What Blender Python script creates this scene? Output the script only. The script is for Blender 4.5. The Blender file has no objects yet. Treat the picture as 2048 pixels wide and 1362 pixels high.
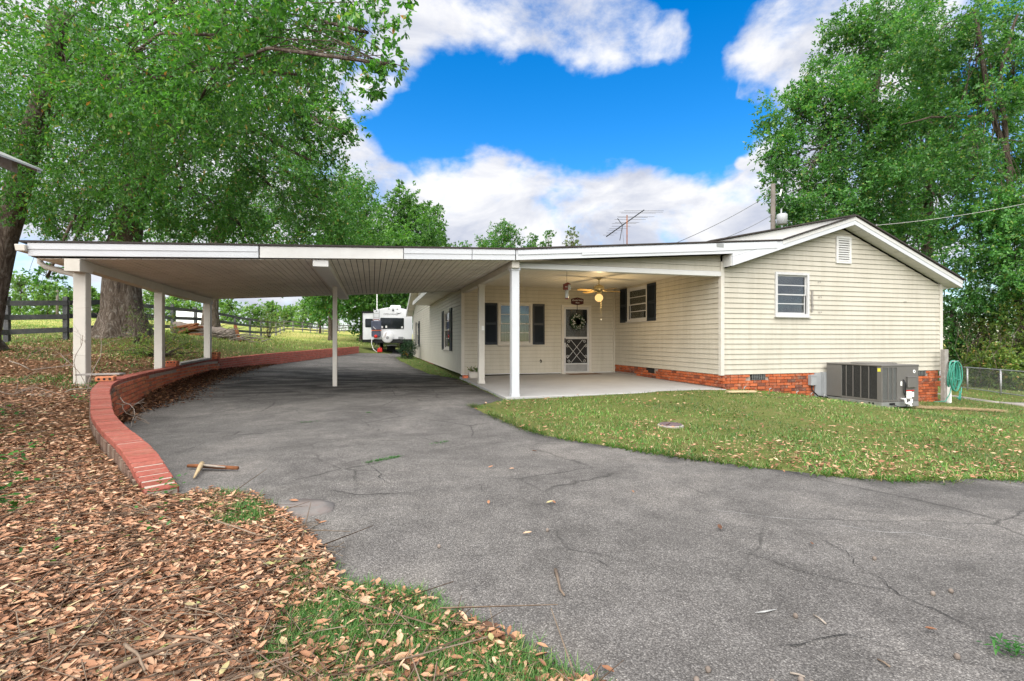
import bpy, bmesh, math, random
import numpy as np
from mathutils import Vector, Matrix, noise, geometry

SC = bpy.context.scene
COL = SC.collection
rnd = random.Random(7)
rng = np.random.default_rng(7)

# ------------------------------------------------------------------ camera, sky, sun, exposure
YAW = math.radians(15.59)
SN, CS = math.sin(YAW), math.cos(YAW)
FPX = 1000.0
cam_d = bpy.data.cameras.new("camera")
cam_d.sensor_width = 36.0
cam_d.lens = 36.0 * FPX / 2048.0
cam_d.clip_start = 0.05
cam_d.clip_end = 2000.0
cam = bpy.data.objects.new("camera", cam_d)
COL.objects.link(cam)
cam.location = (0, 0, 1.0)
cam.rotation_euler = (math.radians(90), 0, -YAW)
SC.camera = cam

SUN_EL, SUN_AZ = math.radians(50), math.radians(216)     # azimuth from +Y, clockwise
sun_d = bpy.data.lights.new("sun", "SUN")
sun_d.energy = 3.4
sun_d.angle = math.radians(95)
sun_d.color = (1.0, 0.955, 0.88)
sun = bpy.data.objects.new("sun", sun_d)
COL.objects.link(sun)
sdir = Vector((math.sin(SUN_AZ) * math.cos(SUN_EL), math.cos(SUN_AZ) * math.cos(SUN_EL), math.sin(SUN_EL)))
sun.rotation_euler = sdir.to_track_quat('Z', 'Y').to_euler()

SC.view_settings.view_transform = 'Standard'
SC.view_settings.look = 'None'
SC.view_settings.exposure = 1.42
SC.view_settings.gamma = 1.0
SC.view_settings.use_curve_mapping = False
SC.cycles.max_bounces = 8
SC.cycles.diffuse_bounces = 6
SC.cycles.transparent_max_bounces = 12
SC.cycles.caustics_reflective = False
SC.cycles.caustics_refractive = False


def make_world():
    w = bpy.data.worlds.new("World")
    SC.world = w
    w.use_nodes = True
    nt = w.node_tree
    nt.nodes.clear()
    N, L = nt.nodes.new, nt.links.new

    def m(op, a, b=None, c=None, clamp=False):
        n = N('ShaderNodeMath'); n.operation = op; n.use_clamp = clamp
        for i, v in enumerate((a, b, c)):
            if v is None: continue
            if isinstance(v, (int, float)): n.inputs[i].default_value = v
            else: L(v, n.inputs[i])
        return n.outputs[0]
    tc = N('ShaderNodeTexCoord')
    D = tc.outputs['Generated']
    sp = N('ShaderNodeSeparateXYZ'); L(D, sp.inputs[0])
    az = m('ARCTAN2', sp.outputs[0], sp.outputs[1])
    el = m('ARCSINE', m('MULTIPLY', sp.outputs[2], 0.99999))

    def tex(scale, detail, rough, dist=0.0, zs=1.0):
        mp = N('ShaderNodeMapping'); mp.inputs['Scale'].default_value = (1, 1, zs); L(D, mp.inputs[0])
        n = N('ShaderNodeTexNoise'); n.inputs['Scale'].default_value = scale
        n.inputs['Detail'].default_value = detail; n.inputs['Roughness'].default_value = rough
        n.inputs['Distortion'].default_value = dist
        L(mp.outputs[0], n.inputs['Vector'])
        return n
    nz = tex(8.0, 12, 0.60, 0.15, 1.6)
    fb = nz.outputs[0]
    big = tex(1.7, 4, 0.5, 0.0, 1.6).outputs[0]
    shade = tex(5.5, 8, 0.58, 0.5, 2.0).outputs[0]
    cb = N('ShaderNodeCombineXYZ'); L(az, cb.inputs[0]); L(el, cb.inputs[1])
    wn = tex(3.2, 5, 0.6); wv = N('ShaderNodeVectorMath'); wv.operation = 'MULTIPLY_ADD'
    L(wn.outputs['Color'], wv.inputs[0]); wv.inputs[1].default_value = (.30, .18, 0); wv.inputs[2].default_value = (-.15, -.09, 0)
    wa = N('ShaderNodeVectorMath'); wa.operation = 'ADD'; L(wv.outputs[0], wa.inputs[0]); L(cb.outputs[0], wa.inputs[1])
    cb = wa

    def angles(px, py):
        a = math.atan((px - 1024) / FPX)
        return a + YAW, math.atan((681 - py) / FPX * math.cos(a))

    def blob(px, py, rx, ry):
        a0, e0 = angles(px, py)
        ra = (angles(px + rx, py)[0] - angles(px - rx, py)[0]) / 2
        re = (angles(px, py - ry)[1] - angles(px, py + ry)[1]) / 2
        v = N('ShaderNodeVectorMath'); v.operation = 'MULTIPLY_ADD'
        L(cb.outputs[0], v.inputs[0])
        v.inputs[1].default_value = (1 / ra, 1 / re, 0)
        v.inputs[2].default_value = (-a0 / ra, -e0 / re, 0)
        d = N('ShaderNodeVectorMath'); d.operation = 'DOT_PRODUCT'
        L(v.outputs[0], d.inputs[0]); L(v.outputs[0], d.inputs[1])
        return m('SUBTRACT', 1.0, d.outputs['Value'])
    F = None
    for b in [(760, 400, 150, 85), (905, 400, 150, 78), (1060, 420, 140, 66), (1190, 405, 120, 62), (1330, 400, 150, 62),
              (1470, 390, 110, 80), (960, 470, 300, 34), (1300, 490, 420, 30), (1024, 560, 1500, 62),
              (790, 40, 130, 130), (900, 50, 120, 85, .6), (1010, 45, 150, 90, .45), (1160, 60, 150, 85, .42), (1290, 85, 80, 60, .30), (745, 190, 80, 65),
              (1600, 90, 130, 130, .7), (1720, 130, 200, 220), (1530, 180, 50, 55, .4), (1500, 310, 50, 25), (350, 240, 430, 340)]:
        q = blob(*b[:4])
        if len(b) > 4: q = m('MINIMUM', q, b[4])
        F = q if F is None else m('MAXIMUM', F, q)
    clear = m('MAXIMUM', blob(1130, 190, 520, 270), 0.0)
    gen = m('SUBTRACT', m('MULTIPLY', m('SUBTRACT', big, 0.34), 5.0), m('MULTIPLY', clear, 6.0))
    F = m('MAXIMUM', m('MINIMUM', F, 0.9), m('MINIMUM', gen, 0.9))
    F = m('ADD', F, m('MULTIPLY', m('SUBTRACT', fb, 0.5), 3.0))
    mask = N('ShaderNodeMapRange'); mask.interpolation_type = 'SMOOTHSTEP'
    mask.inputs['From Min'].default_value = -0.22; mask.inputs['From Max'].default_value = 0.95
    L(F, mask.inputs['Value'])
    sky = N('ShaderNodeTexSky'); sky.sky_type = 'NISHITA'; sky.sun_disc = False
    sky.sun_elevation = SUN_EL; sky.sun_rotation = SUN_AZ
    sky.air_density = 1.0; sky.dust_density = 0.3; sky.ozone_density = 3.0
    hs = N('ShaderNodeHueSaturation'); hs.inputs['Saturation'].default_value = 1.44
    hs.inputs['Hue'].default_value = 0.503
    hs.inputs['Value'].default_value = 1.16
    L(sky.outputs[0], hs.inputs['Color'])
    b1 = N('ShaderNodeBackground'); b1.inputs['Strength'].default_value = 0.080
    L(hs.outputs[0], b1.inputs['Color'])
    cr = N('ShaderNodeValToRGB')
    cr.color_ramp.elements[0].position = 0.36; cr.color_ramp.elements[0].color = (0.56, 0.60, 0.72, 1)
    cr.color_ramp.elements[1].position = 0.60; cr.color_ramp.elements[1].color = (0.95, 0.95, 0.97, 1)
    L(shade, cr.inputs[0])
    b2 = N('ShaderNodeBackground'); b2.inputs['Strength'].default_value = 0.41
    L(cr.outputs[0], b2.inputs['Color'])
    mx = N('ShaderNodeMixShader')
    L(mask.outputs[0], mx.inputs[0]); L(b1.outputs[0], mx.inputs[1]); L(b2.outputs[0], mx.inputs[2])
    out = N('ShaderNodeOutputWorld'); L(mx.outputs[0], out.inputs[0])
    w.cycles.sampling_method = 'MANUAL'
    w.cycles.sample_map_resolution = 512


make_world()

# ------------------------------------------------------------------ helpers
def rd(px, d):
    """plan position of the direction of an image column at a depth"""
    r = (px - 1024) / FPX * d
    return d * SN + r * CS, d * CS - r * SN


def at(px, py, d):
    x, y = rd(px, d)
    return Vector((x, y, 1.0 + (681 - py) / FPX * d))


WM = {}


def _link(o, parent, world=None):
    COL.objects.link(o)
    world = world or Matrix.Identity(4)
    o.matrix_basis = world
    if parent is not None:
        o.parent = parent
        o.matrix_parent_inverse = WM[parent.name].inverted()
    WM[o.name] = world
    return o


def tag(o, label=None, cat=None, group=None, kind=None):
    if label: o['label'] = label
    if cat: o['category'] = cat
    if group: o['group'] = group
    if kind: o['kind'] = kind
    return o


def thing(name, label, cat, loc, group=None):
    o = bpy.data.objects.new(name, None)
    o.empty_display_size = 0.2
    _link(o, None, Matrix.Translation(Vector(loc)))
    return tag(o, label, cat, group)


def inst(name, me, parent, world):
    return _link(bpy.data.objects.new(name, me), parent, world)


class MB:
    def __init__(s):
        s.v = []; s.f = []

    def add(s, vs, fs):
        b = len(s.v)
        s.v += [tuple(v) for v in vs]
        s.f += [tuple(i + b for i in f) for f in fs]
        return s

    def hexa(s, c):      # 8 corners: bottom 0-3 ccw, top 4-7
        return s.add(c, [(3, 2, 1, 0), (4, 5, 6, 7), (0, 1, 5, 4), (1, 2, 6, 5), (2, 3, 7, 6), (3, 0, 4, 7)])

    def box(s, x0, x1, y0, y1, z0, z1):
        return s.hexa([(x0, y0, z0), (x1, y0, z0), (x1, y1, z0), (x0, y1, z0), (x0, y0, z1), (x1, y0, z1), (x1, y1, z1), (x0, y1, z1)])

    def beam(s, a, b, w, h, up=(0, 0, 1)):
        a, b = Vector(a), Vector(b)
        d = (b - a).normalized(); u = Vector(up)
        sd = d.cross(u).normalized(); u = sd.cross(d)
        sd *= w / 2; u *= h / 2
        return s.hexa([a - sd - u, a + sd - u, b + sd - u, b - sd - u, a - sd + u, a + sd + u, b + sd + u, b - sd + u])

    def tube(s, pts, rad, n=8, cap=True):
        pts = [Vector(p) for p in pts]
        if isinstance(rad, (int, float)): rad = [rad] * len(pts)
        b = len(s.v); prev = None
        for i, p in enumerate(pts):
            t = (pts[min(i + 1, len(pts) - 1)] - pts[max(i - 1, 0)])
            t = t.normalized() if t.length > 1e-9 else Vector((0, 0, 1))
            if prev is None:
                u = t.cross(Vector((0, 0, 1)) if abs(t.z) < 0.9 else Vector((1, 0, 0))).normalized()
            else:
                u = prev - t * prev.dot(t)
                u = u.normalized() if u.length > 1e-6 else t.orthogonal().normalized()
            prev = u
            w = t.cross(u)
            for k in range(n):
                a = 2 * math.pi * k / n
                s.v.append(tuple(p + (u * math.cos(a) + w * math.sin(a)) * rad[i]))
        for i in range(len(pts) - 1):
            for k in range(n):
                k2 = (k + 1) % n
                s.f.append((b + i * n + k, b + i * n + k2, b + (i + 1) * n + k2, b + (i + 1) * n + k))
        if cap:
            s.f.append(tuple(b + k for k in reversed(range(n))))
            s.f.append(tuple(b + (len(pts) - 1) * n + k for k in range(n)))
        return s

    def prism(s, poly, off):   # poly: 3d points (ccw seen against off), off: extrude vector
        off = Vector(off); n = len(poly)
        vs = [Vector(p) for p in poly] + [Vector(p) + off for p in poly]
        fs = [tuple(reversed(range(n))), tuple(range(n, 2 * n))]
        for i in range(n):
            j = (i + 1) % n
            fs.append((i, j, n + j, n + i))
        return s.add(vs, fs)

    def lathe(s, c, prof, n=16, axis=(0, 0, 1)):
        ax = Vector(axis).normalized(); u = ax.orthogonal().normalized(); w = ax.cross(u); c = Vector(c)
        b = len(s.v)
        for r, h in prof:
            for k in range(n):
                a = 2 * math.pi * k / n
                s.v.append(tuple(c + ax * h + (u * math.cos(a) + w * math.sin(a)) * r))
        for i in range(len(prof) - 1):
            for k in range(n):
                k2 = (k + 1) % n
                s.f.append((b + i * n + k, b + i * n + k2, b + (i + 1) * n + k2, b + (i + 1) * n + k))
        s.f.append(tuple(b + k for k in reversed(range(n))))
        s.f.append(tuple(b + (len(prof) - 1) * n + k for k in range(n)))
        return s

    def sphere(s, c, r, n=10, m=6, sc=(1, 1, 1)):
        c = Vector(c)
        t = MB().lathe((0, 0, 0), [(max(1e-4, r * math.sin(math.pi * i / m)), -r * math.cos(math.pi * i / m)) for i in range(m + 1)], n)
        return s.add([(c.x + v[0] * sc[0], c.y + v[1] * sc[1], c.z + v[2] * sc[2]) for v in t.v], t.f)

    def mesh(s, name, mat, smooth=False, bevel=0):
        me = bpy.data.meshes.new(name)
        me.from_pydata(s.v, [], s.f)
        bm = bmesh.new(); bm.from_mesh(me)
        bmesh.ops.recalc_face_normals(bm, faces=bm.faces)
        if bevel:
            bmesh.ops.bevel(bm, geom=list(bm.edges), offset=bevel, segments=1, affect='EDGES', clamp_overlap=True)
        bm.to_mesh(me); bm.free()
        if smooth:
            me.polygons.foreach_set('use_smooth', [True] * len(me.polygons))
        me.materials.append(mat)
        return me

    def build(s, name, mat, parent=None, smooth=False, bevel=0, **kw):
        o = _link(bpy.data.objects.new(name, s.mesh(name, mat, smooth, bevel)), parent)
        return tag(o, **kw)


def np_mesh(name, verts, tris, mat, smooth=False):
    verts = np.ascontiguousarray(verts, dtype=np.float32); tris = np.ascontiguousarray(tris, dtype=np.int32)
    me = bpy.data.meshes.new(name)
    me.vertices.add(len(verts)); me.vertices.foreach_set('co', verts.ravel())
    me.loops.add(tris.size); me.loops.foreach_set('vertex_index', tris.ravel())
    me.polygons.add(len(tris)); me.polygons.foreach_set('loop_start', np.arange(len(tris), dtype=np.int32) * 3)
    if smooth: me.polygons.foreach_set('use_smooth', np.ones(len(tris), dtype=bool))
    me.update(calc_edges=True)
    me.materials.append(mat)
    return me


def np_obj(name, verts, tris, mat, parent=None, smooth=False, **kw):
    return tag(_link(bpy.data.objects.new(name, np_mesh(name, verts, tris, mat, smooth)), parent), **kw)


def _unit(a):
    return a / np.maximum(np.linalg.norm(a, axis=1, keepdims=True), 1e-9)


T_LEAF2 = (np.array([(0, 0, 0), (.55, .5, .10), (1, 0, 0), (.55, -.5, .10)]), np.array([(0, 2, 1), (0, 3, 2)]))
T_LEAF5 = (np.array([(0, 0, 0), (.68, .5, .06), (1, .2, -.02), (1, -.2, -.02), (.68, -.5, .06), (.6, 0, 0)]),
           np.array([(0, 5, 1), (1, 5, 2), (2, 5, 3), (3, 5, 4), (4, 5, 0)]))
T_DRY = (np.array([(0, 0, .02), (.33, .42, .10), (.35, 0, 0), (.33, -.42, .12), (.72, .38, .14), (.72, 0, .03), (.72, -.38, .17), (1, 0, .15)]),
         np.array([(0, 2, 1), (0, 3, 2), (1, 2, 5), (1, 5, 4), (2, 3, 6), (2, 6, 5), (4, 5, 7), (5, 6, 7)]))
T_DRY4 = (np.array([(0, 0, .05), (.5, .45, .14), (.5, 0, 0), (.5, -.45, .16), (1, 0, .12)]), np.array([(0, 2, 1), (0, 3, 2), (1, 2, 4), (2, 3, 4)]))
T_BLADE = (np.array([(0, .5, 0), (0, -.5, 0), (.5, .36, .10), (.5, -.36, .10), (1, 0, 0)]), np.array([(0, 1, 3), (0, 3, 2), (2, 3, 4)]))
T_TWIG = (np.array([(0, .5, 0), (0, -.25, .43), (0, -.25, -.43), (1, .25, 0.3), (1, -.12, .5), (1, -.12, 0.1)]),
          np.array([(0, 1, 4), (0, 4, 3), (1, 2, 5), (1, 5, 4), (2, 0, 3), (2, 3, 5)]))


def scatter(tmpl, P, D, Nn, L, W):
    """one copy of a small template per point; thickness follows W for twigs and L for leaves"""
    tv, tf = tmpl
    D = _unit(D); S = _unit(np.cross(Nn, D)); Nn = np.cross(D, S)
    zk = W if tmpl is T_TWIG else L
    V = (P[:, None, :] + D[:, None, :] * (tv[None, :, 0:1] * L[:, None, None])
         + S[:, None, :] * (tv[None, :, 1:2] * W[:, None, None]) + Nn[:, None, :] * (tv[None, :, 2:3] * zk[:, None, None]))
    Fs = tf[None] + (np.arange(len(P)) * len(tv))[:, None, None]
    return V.reshape(-1, 3), Fs.reshape(-1, 3)


def join_np(parts):
    vs, fs, b = [], [], 0
    for v, f in parts:
        vs.append(v); fs.append(f + b); b += len(v)
    return np.concatenate(vs), np.concatenate(fs)


# ------------------------------------------------------------------ materials
class NT:
    def __init__(s, name):
        s.m = bpy.data.materials.new(name); s.m.use_nodes = True
        s.t = s.m.node_tree; s.t.nodes.clear()
        s.out = s.t.nodes.new('ShaderNodeOutputMaterial')

    def n(s, typ, **kw):
        nd = s.t.nodes.new('ShaderNode' + typ)
        for k, v in kw.items():
            if k in nd.inputs: s.set(nd.inputs[k], v)
            else: setattr(nd, k, v)
        return nd

    def set(s, sock, v):
        if isinstance(v, bpy.types.NodeSocket): s.t.links.new(v, sock)
        elif isinstance(v, (tuple, list)) and len(v) == 3 and sock.type == 'RGBA': sock.default_value = (*v, 1)
        else: sock.default_value = v

    def math(s, op, a, b=0.0):
        nd = s.t.nodes.new('ShaderNodeMath'); nd.operation = op
        s.set(nd.inputs[0], a); s.set(nd.inputs[1], b)
        return nd.outputs[0]

    def pos(s):
        return s.n('NewGeometry').outputs['Position']

    def noise(s, scale, detail=4, rough=.55, vec=None, dist=0.0):
        nd = s.n('TexNoise', Scale=scale, Detail=detail, Roughness=rough, Distortion=dist)
        s.set(nd.inputs['Vector'], vec if vec is not None else s.pos())
        return nd.outputs[0]

    def ramp(s, fac, stops, interp='LINEAR'):
        nd = s.n('ValToRGB'); r = nd.color_ramp; r.interpolation = interp
        while len(r.elements) < len(stops): r.elements.new(0.5)
        for e, (p, c) in zip(r.elements, stops):
            e.position = p; e.color = (*c, 1) if len(c) == 3 else c
        s.set(nd.inputs[0], fac)
        return nd.outputs[0]

    def mix(s, fac, a, b, mode='MIX'):
        nd = s.n('Mix', data_type='RGBA', blend_type=mode)
        s.set(nd.inputs['Factor'], fac)
        s.set(nd.inputs[6], a); s.set(nd.inputs[7], b)
        return nd.outputs[2]

    def bump(s, h, strength=.3, dist=.01):
        nd = s.n('Bump', Strength=strength, Distance=dist)
        s.set(nd.inputs['Height'], h)
        return nd.outputs[0]

    def bsdf(s, color, rough=.6, normal=None, spec=.3, metal=0.0, **kw):
        nd = s.n('BsdfPrincipled')
        s.set(nd.inputs['Base Color'], color); s.set(nd.inputs['Roughness'], rough)
        s.set(nd.inputs['Specular IOR Level'], spec); s.set(nd.inputs['Metallic'], metal)
        if normal is not None: s.set(nd.inputs['Normal'], normal)
        for k, v in kw.items(): s.set(nd.inputs[k], v)
        return nd.outputs[0]

    def done(s, shader):
        s.t.links.new(shader, s.out.inputs['Surface'])
        return s.m


def paint(name, col, rough=.5, var=.12, scale=3.0, dirt=None, dirt_amt=.25, bump=.08, spec=.3, metal=0.0, bscale=60):
    t = NT(name)
    lo = tuple(c * (1 - var) for c in col); hi = tuple(min(1, c * (1 + var * .6)) for c in col)
    c = t.ramp(t.noise(scale, 6, .65), [(.3, lo), (.7, hi)])
    if dirt:
        d = t.ramp(t.noise(scale * 2.3, 8, .7, dist=.6), [(.48, (0, 0, 0)), (.72, (1, 1, 1))])
        c = t.mix(t.math('MULTIPLY', d, dirt_amt), c, dirt)
    return t.done(t.bsdf(c, rough, t.bump(t.noise(bscale, 4), bump, .01), spec, metal))


def foliage(name, stops, transl=.35, rough=.40, patch=.35):
    t = NT(name)
    r = t.math('FRACT', t.math('ADD', t.n('NewGeometry').outputs['Random Per Island'], t.n('ObjectInfo').outputs['Random']))
    c = t.ramp(r, stops)
    pn = t.ramp(t.noise(.45, 3), [(.35, (1 - patch,) * 3), (.65, (1 + patch * .4,) * 3)])
    c = t.mix(1.0, c, pn, 'MULTIPLY')
    tr = t.n('BsdfTranslucent'); t.set(tr.inputs['Color'], t.mix(1.0, c, (1.25, 1.35, .7), 'MULTIPLY'))
    p = t.bsdf(c, rough, spec=.55)
    mx = t.n('MixShader'); mx.inputs[0].default_value = transl
    t.t.links.new(p, mx.inputs[1]); t.t.links.new(tr.outputs[0], mx.inputs[2])
    return t.done(mx.outputs[0])


def island(name, stops, rough=.75, bumpy=0.0, objrand=False, interp='LINEAR', stain=None, spec=.2):
    t = NT(name)
    r = t.n('ObjectInfo').outputs['Random'] if objrand else t.math('FRACT', t.math('ADD', t.n('NewGeometry').outputs['Random Per Island'], t.n('ObjectInfo').outputs['Random']))
    c = t.ramp(r, stops, interp)
    c = t.mix(.5, c, t.mix(1.0, c, t.ramp(t.noise(35, 5, .7), [(.3, (.55,) * 3), (.7, (1.35,) * 3)]), 'MULTIPLY'))
    if stain:
        c = t.mix(t.math('MULTIPLY', t.ramp(t.noise(9, 7, .75), [(.52, (0, 0, 0)), (.68, (1, 1, 1))]), .55), c, stain)
    nm = t.bump(t.noise(120, 5, .7), bumpy, .006) if bumpy else None
    return t.done(t.bsdf(c, rough, nm, spec))


M = {}


def siding_mat():
    t = NT('vinyl_siding')
    c = t.ramp(t.noise(1.1, 6, .65), [(.3, (.45, .422, .355)), (.7, (.505, .475, .402))])
    mp = t.n('Mapping'); mp.inputs['Scale'].default_value = (5, 5, .5); t.set(mp.inputs['Vector'], t.pos())
    st = t.ramp(t.noise(1.6, 6, .65, mp.outputs[0]), [(.42, (1, 1, 1)), (.75, (.88, .87, .84))])
    c = t.mix(1.0, c, st, 'MULTIPLY')
    sp = t.ramp(t.noise(26, 4, .8), [(.70, (0, 0, 0)), (.78, (1, 1, 1))])
    c = t.mix(t.math('MULTIPLY', sp, .35), c, (.28, .25, .19))
    return t.done(t.bsdf(c, .48, t.bump(t.noise(3.5, 3), .25, .012), .3))


M['siding'] = siding_mat()
M['white'] = paint('white_trim', (.58, .575, .56), .45, .06, 2.0, (.45, .42, .36), .18, .03)
M['trim_metal'] = paint('white_sheet_metal', (.52, .535, .56), .3, .06, 1.5, (.5, .5, .5), .2, .02)
M['cream'] = paint('cream_post_paint', (.56, .53, .475), .5, .07, 2.5, (.4, .36, .28), .22, .05)
M['ceil'] = paint('ceiling_panel_paint', (.80, .75, .67), .6, .14, 1.1, (.26, .22, .17), .3, .03)
M['porchceil'] = paint('porch_ceiling_paint', (.68, .64, .54), .5, .05, 1.5, (.5, .45, .35), .15, .03)
M['dark'] = paint('dark_gap', (.02, .019, .018), .9, .1, 5)
M['roofing'] = paint('roof_shingle', (.045, .038, .035), .9, .3, 20, None, 0, .3)
M['shutter'] = paint('navy_black_shutter', (.013, .019, .028), .45, .2, 4)
M['alu'] = paint('aluminium_frame', (.52, .52, .52), .35, .1, 6, (.3, .28, .25), .3, .03, .4)
M['iron_white'] = paint('white_scroll_metal', (.68, .68, .66), .4, .05, 8)
M['screen'] = paint('dark_screen', (.022, .022, .022), .8, .1, 8)
M['doorpaint'] = paint('dark_door_paint', (.035, .036, .03), .5, .1, 8)
M['black'] = paint('black_plastic', (.012, .012, .013), .45, .1, 8)
M['concrete'] = paint('concrete_slab', (.36, .355, .35), .8, .1, .9, (.24, .23, .21), .25, .12, .2, 0, 90)
M['path'] = paint('old_concrete', (.34, .31, .285), .85, .18, 1.3, (.2, .17, .13), .4, .2)
M['mortar'] = paint('mortar', (.37, .31, .26), .95, .2, 9, (.15, .12, .09), .4, .4)
M['brick'] = island('brick_clay', [(0, (0.187, 0.050, 0.024)), (.3, (0.396, 0.094, 0.033)), (.6, (0.462, 0.127, 0.050)), (.85, (0.297, 0.083, 0.039)), (1, (0.110, 0.050, 0.039))], .85, .5, True, stain=(.40, .30, .22))
M['brick_wall'] = island('brick_brown', [(0, (0.432, 0.119, 0.062)), (.5, (0.648, 0.184, 0.094)), (.85, (0.540, 0.216, 0.104)), (1, (0.281, 0.130, 0.083))], .85, .5, True, stain=(.20, .15, .09))
M['brick_far'] = island('brick_rose', [(0, (0.384, 0.112, 0.080)), (.5, (0.528, 0.160, 0.120)), (1, (0.336, 0.128, 0.096))], .85, .3, False, stain=(.12, .08, .06))
M['coping'] = island('brick_salmon', [(0, (0.194, 0.057, 0.037)), (.3, (0.278, 0.080, 0.060)), (.7, (0.311, 0.098, 0.073)), (1, (0.246, 0.080, 0.054))], .8, .4, True, stain=(.20, .12, .09))
M['bark'] = None
M['galv'] = paint('galvanised_steel', (.33, .335, .33), .45, .12, 5, (.2, .17, .13), .2, .03, .4, .6)
M['acgrey'] = paint('grey_enamel', (.125, .118, .11), .42, .06, 2, (.10, .095, .085), .3, .02, .4)
M['acdark'] = paint('dark_coil', (.025, .025, .024), .7, .2, 20)
M['acmesh'] = paint('coil_mesh', (.06, .06, .058), .6, .15, 30)
M['boxgrey'] = paint('box_grey', (.28, .29, .30), .5, .08, 4)
M['label_white'] = paint('label_white', (.75, .75, .73), .5, .05, 8)
M['label_yellow'] = paint('label_yellow', (.62, .58, .06), .5, .05, 8)
M['red'] = paint('red_plastic', (.55, .02, .015), .4, .1, 4)
M['yellow'] = paint('yellow_plastic', (.75, .36, .01), .45, .1, 4)
M['orange'] = paint('orange_strap', (.65, .16, .07), .6, .1, 4)
M['hose'] = paint('green_hose', (.05, .26, .19), .35, .15, 6)
M['wood_grey'] = paint('weathered_wood', (.29, .27, .25), .85, .25, 8, (.1, .09, .07), .4, .3)
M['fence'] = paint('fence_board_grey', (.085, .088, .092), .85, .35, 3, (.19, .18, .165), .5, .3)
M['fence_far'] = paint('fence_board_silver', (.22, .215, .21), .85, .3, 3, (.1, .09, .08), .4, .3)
M['log'] = paint('log_bark', (.20, .165, .14), .9, .4, 9, (.08, .06, .05), .5, .8, .2, 0, 25)
M['rotten'] = paint('rotten_wood', (.22, .085, .035), .9, .4, 7, (.06, .03, .02), .5, .6)
M['paletwig'] = island('pale_twig', [(0, (.20, .16, .13)), (.5, (.30, .26, .22)), (1, (.15, .11, .08))], .85)
M['rv'] = paint('fibreglass_white', (.74, .75, .77), .3, .03, 1, (.5, .5, .5), .1, .01, .5)
M['rvblue'] = paint('blue_grey_case', (.075, .085, .125), .5, .15, 5)
M['tyre'] = paint('tyre_rubber', (.02, .02, .02), .8, .1, 8)
M['maroon'] = paint('maroon_sign_board', (.055, .012, .012), .4, .1, 5)
M['fanwood'] = paint('fan_blade_wood', (.52, .33, .11), .45, .15, 6)
M['fanbody'] = paint('fan_brass_cream', (.50, .40, .20), .35, .1, 6, None, 0, .02, .5, .2)
M['glass_feed'] = paint('feeder_frosted', (.55, .55, .53), .25, .1, 6)
M['feedred'] = paint('feeder_red', (.22, .05, .04), .5, .15, 10)
M['wreath'] = foliage('wreath_leaf', [(0, (.012, .03, .012)), (1, (.03, .07, .025))], .1)
M['berry'] = paint('wreath_blossom', (.75, .78, .74), .6, .05, 9)
M['mat_brown'] = paint('door_mat', (.16, .10, .06), .95, .3, 40)
M['straw'] = paint('dry_straw', (.45, .34, .20), .95, .3, 12)
M['pole'] = paint('pole_wood', (.13, .115, .10), .9, .25, 4, (.1, .08, .06), .4, .3)
M['wire'] = paint('wire_grey', (.10, .10, .10), .6, .1, 3)
M['wire_pale'] = paint('wire_pale', (.34, .33, .32), .6, .1, 3)
M['transformer'] = paint('transformer_grey', (.36, .37, .38), .5, .06, 3)
M['shed_tin'] = paint('tin_roof', (.55, .55, .56), .35, .1, 3, (.3, .25, .2), .3, .03, .5, .5)
M['curtain'] = paint('pale_curtain', (.42, .46, .36), .9, .15, 6)
M['blind'] = paint('blind_slat', (.55, .48, .39), .6, .15, 4)
M['crack'] = paint('asphalt_crack', (.018, .018, .017), .95, .3, 9)
M['chalk'] = paint('pale_scrape', (.36, .36, .35), .9, .2, 30)


def glass_mat():
    t = NT('window_glass')
    g = t.n('BsdfGlossy', Roughness=.02); t.set(g.inputs['Color'], (.9, .92, .95))
    tr = t.n('BsdfTransparent'); t.set(tr.inputs['Color'], (.62, .65, .64))
    lw = t.n('LayerWeight', Blend=.35)
    mx = t.n('MixShader')
    t.set(mx.inputs[0], t.math('ADD', t.math('MULTIPLY', lw.outputs['Fresnel'], .7), .04))
    t.t.links.new(tr.outputs[0], mx.inputs[1]); t.t.links.new(g.outputs[0], mx.inputs[2])
    return t.done(mx.outputs[0])


M['glass'] = glass_mat()
t = NT('dark_tinted_glass')
M['tint'] = t.done(t.bsdf((.012, .016, .018), .06, spec=.6))
t = NT('lit_globe_glass')
e = t.n('Emission', Strength=.5); t.set(e.inputs['Color'], (1.0, .60, .22))
M['globe'] = t.done(e.outputs[0])


def bark_mat(name, a, b, c, scale=9):
    t = NT(name)
    mp = t.n('Mapping'); mp.inputs['Scale'].default_value = (1, 1, .22)
    t.set(mp.inputs['Vector'], t.pos())
    v = mp.outputs[0]
    n1 = t.noise(scale, 8, .7, v, .8)
    col = t.ramp(n1, [(.32, a), (.5, b), (.66, c)])
    lich = t.ramp(t.noise(5, 7, .75), [(.55, (0, 0, 0)), (.68, (1, 1, 1))])
    col = t.mix(t.math('MULTIPLY', lich, .45), col, (.30, .29, .26))
    return t.done(t.bsdf(col, .95, t.bump(n1, 1.0, .05), .1))


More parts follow.
